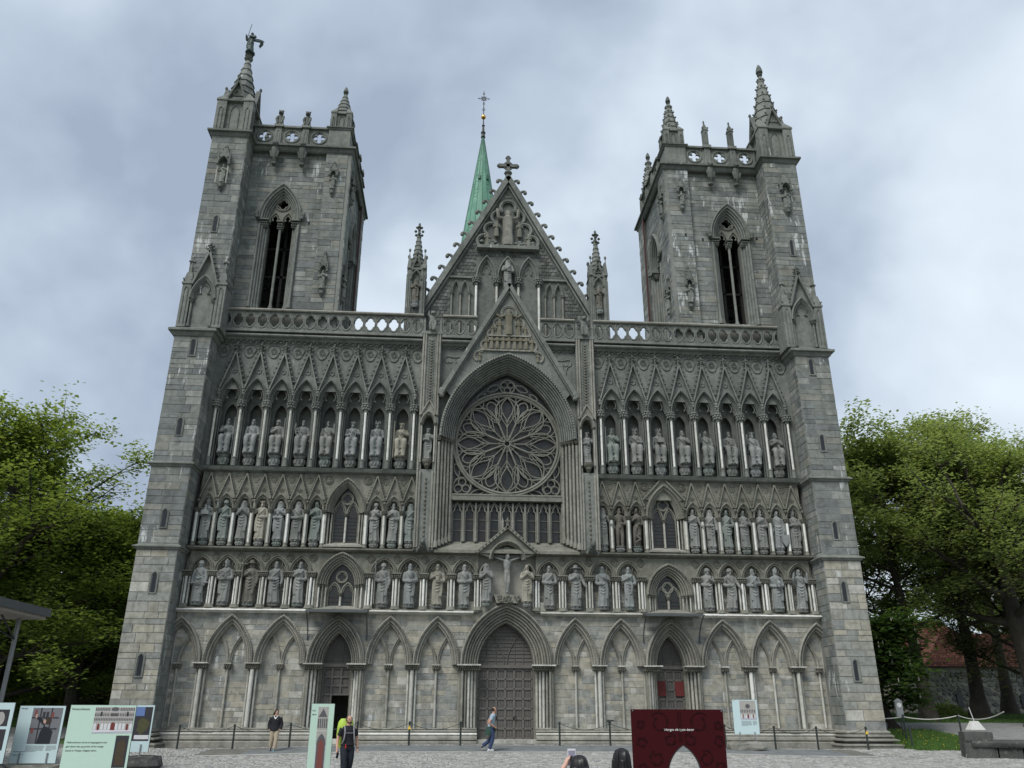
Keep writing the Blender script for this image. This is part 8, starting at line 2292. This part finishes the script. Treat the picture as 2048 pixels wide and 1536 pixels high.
    for i, (s, (kn, an)) in enumerate(zip((-1, 1), J['legs'])):
        m = MB(); tp = J.get('toe', (0, 0))[i]
        f = lambda y, z: (an[0], an[1] + y * math.cos(tp) + z * math.sin(tp), an[2] - .012 - y * math.sin(tp) * 1.0 + z * math.cos(tp) if tp else an[2] - .012 + z)
        m.tube([f(.035, -.01), f(.01, -.005), f(-.04, -.012), f(-.085, -.018), f(-.105, -.02)], [.024, .029, .027, .024, .014], 9, sq=.85)
        m.v = [S(v) for v in m.v]; sh = obj('shoe', m, (shoe2 if (shoe2 and i) else shoes), P)
        so = MB().tube([f(.05, -.033), f(-.03, -.034), f(-.115, -.034)], [.022, .026, .016], 8, sq=.25); so.v = [S(v) for v in so.v]; obj('sole', so, M_PALE, sh)
    # face and hair
    cq, sq_ = math.cos(turn), math.sin(turn)
    def F(a, bb, d): return S((hx + a * hd * cq - bb * hd * sq_, hy - .004 + a * hd * sq_ + bb * hd * cq, .868 + d * hd))
    ey = MB()
    for s in (-1, 1): ey.ball(F(s * .14, -.36, .56), hd * H * .05, 6, 5)
    obj('eyes', ey, M_INK, P); obj('mouth', MB().tube([F(-.10, -.385, .24), F(0, -.42, .235), F(.10, -.385, .24)], hd * H * .022, 5), plain('lips_%s' % label[:12], (.30, .11, .09), .5), P)
    h = MB()
    if hair_style in ('short', 'balding'):
        top_ = .80 if hair_style == 'short' else .66
        for i in range(26):
            a = PI * (i / 25) ; q = a
            x_, y_ = .36 * math.cos(q), .05 + .38 * math.sin(q)
            for zz in (.42, .54, .66) + ((.78, .9) if hair_style == 'short' else (.78,)):
                rr = math.sqrt(max(.05, 1 - ((zz - .56) / .48) ** 2)); h.ball(F(x_ * rr, y_ * rr - .02, zz), hd * H * .10, 6, 4)
        if hair_style == 'short': h.ball(F(0, .05, .82), (hd * H * .30, hd * H * .34, hd * H * .22), 8, 6)
    else:
        h.ball(F(0, .06, .62), (hd * H * .42, hd * H * .44, hd * H * .48), 12, 8)
        for s in (-1, 1): h.tube([F(s * .26, -.12, .88), F(s * .40, .0, .55), F(s * .38, .10, .1 if hair_style == 'tail' else -.25), F(s * .34, .14, .0 if hair_style == 'tail' else -1.0)], [hd * H * .10, hd * H * .14, hd * H * .12, hd * H * .06], 7)
        if hair_style == 'tail': h.tube([F(0, .42, .6), F(-.15, .62, .3), F(-.25, .6, -.3), F(-.28, .5, -.8)], [hd * H * .16, hd * H * .17, hd * H * .14, hd * H * .04], 7)
        else:
            for s in (-.5, 0, .5): h.tube([F(s * .5, .34, .55), F(s * .55, .36, 0), F(s * .6, .32, -.6), F(s * .6, .28, -1.05)], [hd * H * .2, hd * H * .22, hd * H * .2, hd * H * .08], 7)
            hs = MB(); Rr = random.Random(len(label))
            for i in range(150):
                a = Rr.uniform(-.25, PI + .25); r1 = Rr.uniform(.42, .47); j = Rr.uniform(-.06, .06)
                x1, y1 = r1 * math.cos(a), .04 + r1 * math.sin(a)
                hs.tube(smooth([F(x1 * .15, .02, 1.10), F(x1 * .75, y1 * .7, .98), F(x1 * 1.02, y1 * 1.02, .62), F(x1 * 1.12 + j, y1 * 1.05, .1), F(x1 * 1.15 + j, y1 * 1.0 + j, Rr.uniform(-1.2, -.7))], 2), [hd * H * .035] * 8 + [hd * H * .008], 5)
            tag(obj('hair_strands', hs, hair, P), kind='stuff')
    remesh(obj('hair', h, hair, P, recalc=True), .010)
    for e in (extras or ()): e(P, S, F)
    return P
HAIRB = plain('black_hair', (.012, .010, .010), .35, noise=.3, nscale=40); HAIRD = plain('dark_brown_hair', (.035, .020, .014), .45, noise=.3, nscale=40); HAIRS = plain('stubble_hair', (.05, .035, .028), .8)
C_BLACK = plain('black_cloth', (.014, .014, .017), .85, noise=.2, bump=.2); C_BEIGE = plain('beige_cloth', (.40, .33, .235), .85, noise=.1, bump=.2); C_JEAN = plain('blue_denim', (.035, .055, .12), .85, noise=.25, nscale=20, bump=.2)
C_LTBLUE = plain('grey_blue_cotton', (.30, .38, .45), .85, noise=.08); C_GREEN = plain('dark_green_fleece', (.025, .06, .045), .9, noise=.15); C_DJEAN = plain('black_denim', (.014, .018, .026), .85, noise=.2); C_LIME = plain('lime_rain_cover', (.40, .55, .07), .5, noise=.12, bump=.3)
C_GREY = plain('grey_webbing', (.25, .25, .26), .7); C_WHITE = plain('white_trainer', (.62, .62, .63), .5); C_DKSHOE = plain('dark_trainer', (.03, .035, .04), .6); C_TEAL = plain('teal_trainer', (.12, .32, .36), .5); C_BLUSH = plain('blue_trainer', (.06, .09, .18), .6)
C_REDC = plain('red_clip', (.6, .03, .02), .4); C_PHONE = plain('white_phone_case', (.70, .70, .72), .35, noise=.02)
# woman in a dark jacket, walking towards the square
def collar(P, S, F):
    obj('collar', MB().tube([S((-.055, -.03, .845)), S((-.02, -.075, .80)), S((0, -.085, .765))], .011 * 1.5, 5).tube([S((.055, -.03, .845)), S((.02, -.075, .80)), S((0, -.085, .765))], .011 * 1.5, 5), M_PALE, P)
    obj('badge', MB().ball(S((.06, -.092, .755)), .012, 6, 4), C_BEIGE, P)
wz = gz(-9.35, -3.3)
person((-9.35, -3.3, wz), 1.52, .06, 'woman in a dark zip jacket and beige trousers walking on the walkway',
       dict(arms=[((-.155, .02, .64), (-.13, -.04, .50)), ((.155, .02, .64), (.13, -.04, .50))], legs=[((-.058, .0, .285), (-.075, .05, .055)), ((.062, -.05, .285), (.045, -.07, .045))], toe=(.3, 0)), SKIN2, C_BLACK, C_BEIGE, C_BLUSH, HAIRD, 1.92, 'tail', [collar], turn=.75, shoe2=C_TEAL, coat=.10, hands=False)
# man with a jacket round his waist, walking to the right
def waist(P, S, F):
    m = MB(); loft(m, [(.36, .125, .105, 0, .035), (.42, .128, .105, 0, .03), (.50, .116, .095, 0, .01), (.555, .106, .082, 0, 0)], 20, .05, 6, .4, zfold=.56)
    for q in (-1, 1): m.tube([S((0, 0, 0))] * 0 + [(q * .05, -.085, .54), (q * .02, -.11, .48), (q * .03, -.115, .42)], [.022, .026, .018], 6)
    m.v = [S(v) for v in m.v]; obj('tied_jacket', m, C_GREEN, P, recalc=True)
    c = MB().box(-.05, .05, -.045, .03, -.035, .035).lathe([(.032, 0), (.034, .03), (.03, .05)], 12, (0, 0, 0)); obj('camera_body', c, M_INK, P, S((.02, -.15, .50)), (.9, 0, 0))
    obj('strap', MB().tube(smooth([S((-.05, -.06, .83)), S((-.02, -.11, .70)), S((.0, -.14, .54))], 4), .008, 5), C_BEIGE, P)
mz = gz(-.88, -4.05)
person((-.88, -4.05, mz), 1.60, rad(90), 'balding man in grey blue shirt walking past the middle door',
       dict(arms=[((-.15, .03, .64), (-.09, -.10, .545)), ((.15, .05, .63), (.12, -.07, .49))], legs=[((-.05, -.055, .295), (-.05, .02, .05)), ((.05, -.03, .30), (.05, .19, .11))], lean=(0, -.18), heady=-.015, toe=(0, .75)), SKIN, C_LTBLUE, C_JEAN, C_WHITE, HAIRB, .62, 'balding', [waist], shoe2=C_DKSHOE)
# hiker with a lime green pack
def pack(P, S, F):
    m = MB(); loft(m, [(.50, .11, .07, -.01, .13), (.56, .135, .095, -.015, .14), (.70, .14, .10, -.02, .145), (.82, .135, .10, -.02, .14), (.90, .125, .09, -.02, .13), (.95, .09, .06, -.02, .12)], 18, .03, 5, 0, zfold=1)
    m.v = [S(v) for v in m.v]; obj('backpack', m, C_LIME, P, recalc=True)
    for q in (-1, 1): obj('shoulder_strap', MB().tube(smooth([S((q * .07, .06, .80)), S((q * .075, -.01, .835)), S((q * .075, -.075, .76)), S((q * .085, -.08, .64)), S((q * .10, -.02, .56))], 4), .018, 6), C_GREY, P)
    obj('chest_strap', MB().tube([S((-.075, -.085, .73)), S((0, -.092, .73)), S((.075, -.085, .73))], .008, 5), C_GREY, P)
    obj('hip_belt', MB().tube([S((.105 * math.cos(a), .085 * math.sin(a), .555)) for a in [2 * PI * i / 20 for i in range(20)]], .022, 6, closed=True), C_BLACK, P)
    obj('red_buckle', MB().box(-.012, .012, -.02, 0, -.045, .045), C_REDC, P, S((-.055, -.095, .53)))
    obj('bottle', MB().lathe([(.03, 0), (.034, .02), (.034, .13), (.02, .16), (.02, .18)], 10), C_BLACK, P, S((-.19, -.12, .36)), (.5, 0, 0))
    obj('watch', MB().tube([S((.165 + .017 * math.cos(a), -.02 + .017 * math.sin(a), .505)) for a in [2 * PI * i / 10 for i in range(10)]], .008, 5, closed=True), C_BLACK, P)
    bd = MB()
    for i in range(9):
        a = -PI + PI * (i / 8); bd.ball(F(.27 * math.cos(a), -.10 + .28 * math.sin(a), .20 - .06 * math.sin(PI * i / 8)), .017, 6, 4)
    obj('beard', bd, HAIRS, P)
bz = gz(-5.22, -14.3)
person((-5.22, -14.3, bz), 1.635, .35, 'hiker in black with a lime green backpack beside the narrow board',
       dict(arms=[((-.165, .02, .64), (-.185, -.07, .475)), ((.155, .02, .64), (.165, -.02, .49))], legs=[((-.06, -.06, .29), (-.055, -.09, .045)), ((.06, .0, .29), (.05, .10, .07))], toe=(0, .45)), SKIN, C_BLACK, C_DJEAN, C_DKSHOE, HAIRS, .7, 'balding', [pack], turn=.25)
# two women close to the camera, seen from behind
def phone(P, S, F):
    p = MB().box(-.040, .040, -.006, .006, -.078, .078); o = obj('phone', p, C_PHONE, P, S((.018, -.245, .985)))
    obj('screen', MB().box(-.034, .034, .0065, .0085, -.068, .062), plain('phone_screen', (.30, .28, .36), .2), o); obj('screen_church', MB().prism([(-.02, -.04), (.02, -.04), (.02, -.005), (0, .02), (-.02, -.005)], .009, .0100), M_INK, o)
pz = gz(-1.22, -30.0)
person((-1.22, -30.0, pz), .955 - pz - .03, PI, 'dark haired woman close by holding up a white phone',
       dict(arms=[((-.15, -.10, .72), (-.03, -.21, .88)), ((.19, -.10, .76), (.062, -.225, .945))], legs=[((-.058, .0, .285), (-.06, .02, .045)), ((.058, -.0, .285), (.06, .02, .045))]), SKIN2, C_BLACK, C_DJEAN, C_DKSHOE, HAIRB, .7, 'long', [phone])
qz = gz(-.70, -29.6)
person((-.72, -29.6, qz), 1.0 - qz - .03, PI - .25, 'long black haired woman partly hidden behind the red board',
       dict(arms=[((-.14, .0, .64), (-.13, -.06, .50)), ((.14, .0, .64), (.13, -.06, .50))], legs=[((-.058, .0, .285), (-.06, .02, .045)), ((.058, -.0, .285), (.06, .02, .045))]), SKIN2, C_BLACK, C_DJEAN, C_DKSHOE, HAIRB, 1.9, 'long', None, turn=-.5, coat=.1)
# ------------------------------------------------------------------ stone blocks: the largest singly, the rest joined
camp = Vector((-2.47, -38.5, 1.34))
def bscore(b):
    if b[0] == 'F': c = Vector(((b[1] + b[2]) / 2, b[5], (b[3] + b[4]) / 2)); k = 1.0
    else: c = Vector((b[5], (b[1] + b[2]) / 2, (b[3] + b[4]) / 2)); k = 0.35
    return -k * (b[2] - b[1]) * (b[4] - b[3]) / (c - camp).length_squared
BL.sort(key=bscore)
unit = MB().add([(-.5, .5, -.5), (.5, .5, -.5), (.5, .5, .5), (-.5, .5, .5), (-.485, -.5, -.465), (.485, -.5, -.465), (.485, -.5, .465), (-.485, -.5, .465)],
                [(0, 1, 5, 4), (1, 2, 6, 5), (2, 3, 7, 6), (3, 0, 4, 7), (4, 5, 6, 7)]).mesh('stone_block', smooth=False)
unit2 = unit.copy()
unit.materials.append(M_BLK_UP1); unit2.materials.append(M_BLK_LO1)
joined = {True: MB(), False: MB()}
GAP, DEP = 0.0045, 0.05
for i, (pl, a, b, z0, z1, y, sg, low) in enumerate(BL):
    GAP = .008 if low else .0045
    if i < 300:
        o = bpy.data.objects.new('stone_block', unit2 if low else unit); COL.objects.link(o); o.parent = CATH
        o.scale = (b - a - 2 * GAP, DEP, z1 - z0 - 2 * GAP)
        if pl == 'F': o.location = ((a + b) / 2, y + DEP / 2, (z0 + z1) / 2)
        else:
            o.location = (y - sg * DEP / 2, (a + b) / 2, (z0 + z1) / 2); o.rotation_euler = (0, 0, rad(90) * sg)
    else:
        a += GAP; b -= GAP; z0 += GAP; z1 -= GAP; c = 0.010
        q = [(a, z0), (b, z0), (b, z1), (a, z1)]; r = [(a + c, z0 + c), (b - c, z0 + c), (b - c, z1 - c), (a + c, z1 - c)]
        if pl == 'F': vs = [(u, y + DEP, w) for u, w in q] + [(u, y, w) for u, w in r]
        else: vs = [(y - sg * DEP, u, w) for u, w in q] + [(y, u, w) for u, w in r]
        joined[low].add(vs, [(0, 1, 5, 4), (1, 2, 6, 5), (2, 3, 7, 6), (3, 0, 4, 7), (4, 5, 6, 7)])
for low, m in joined.items():
    if m.v: tag(obj('lower_stone_block' if low else 'upper_stone_block', m, M_BLK_LO if low else M_BLK_UP, CATH, smooth=False), kind='stuff')
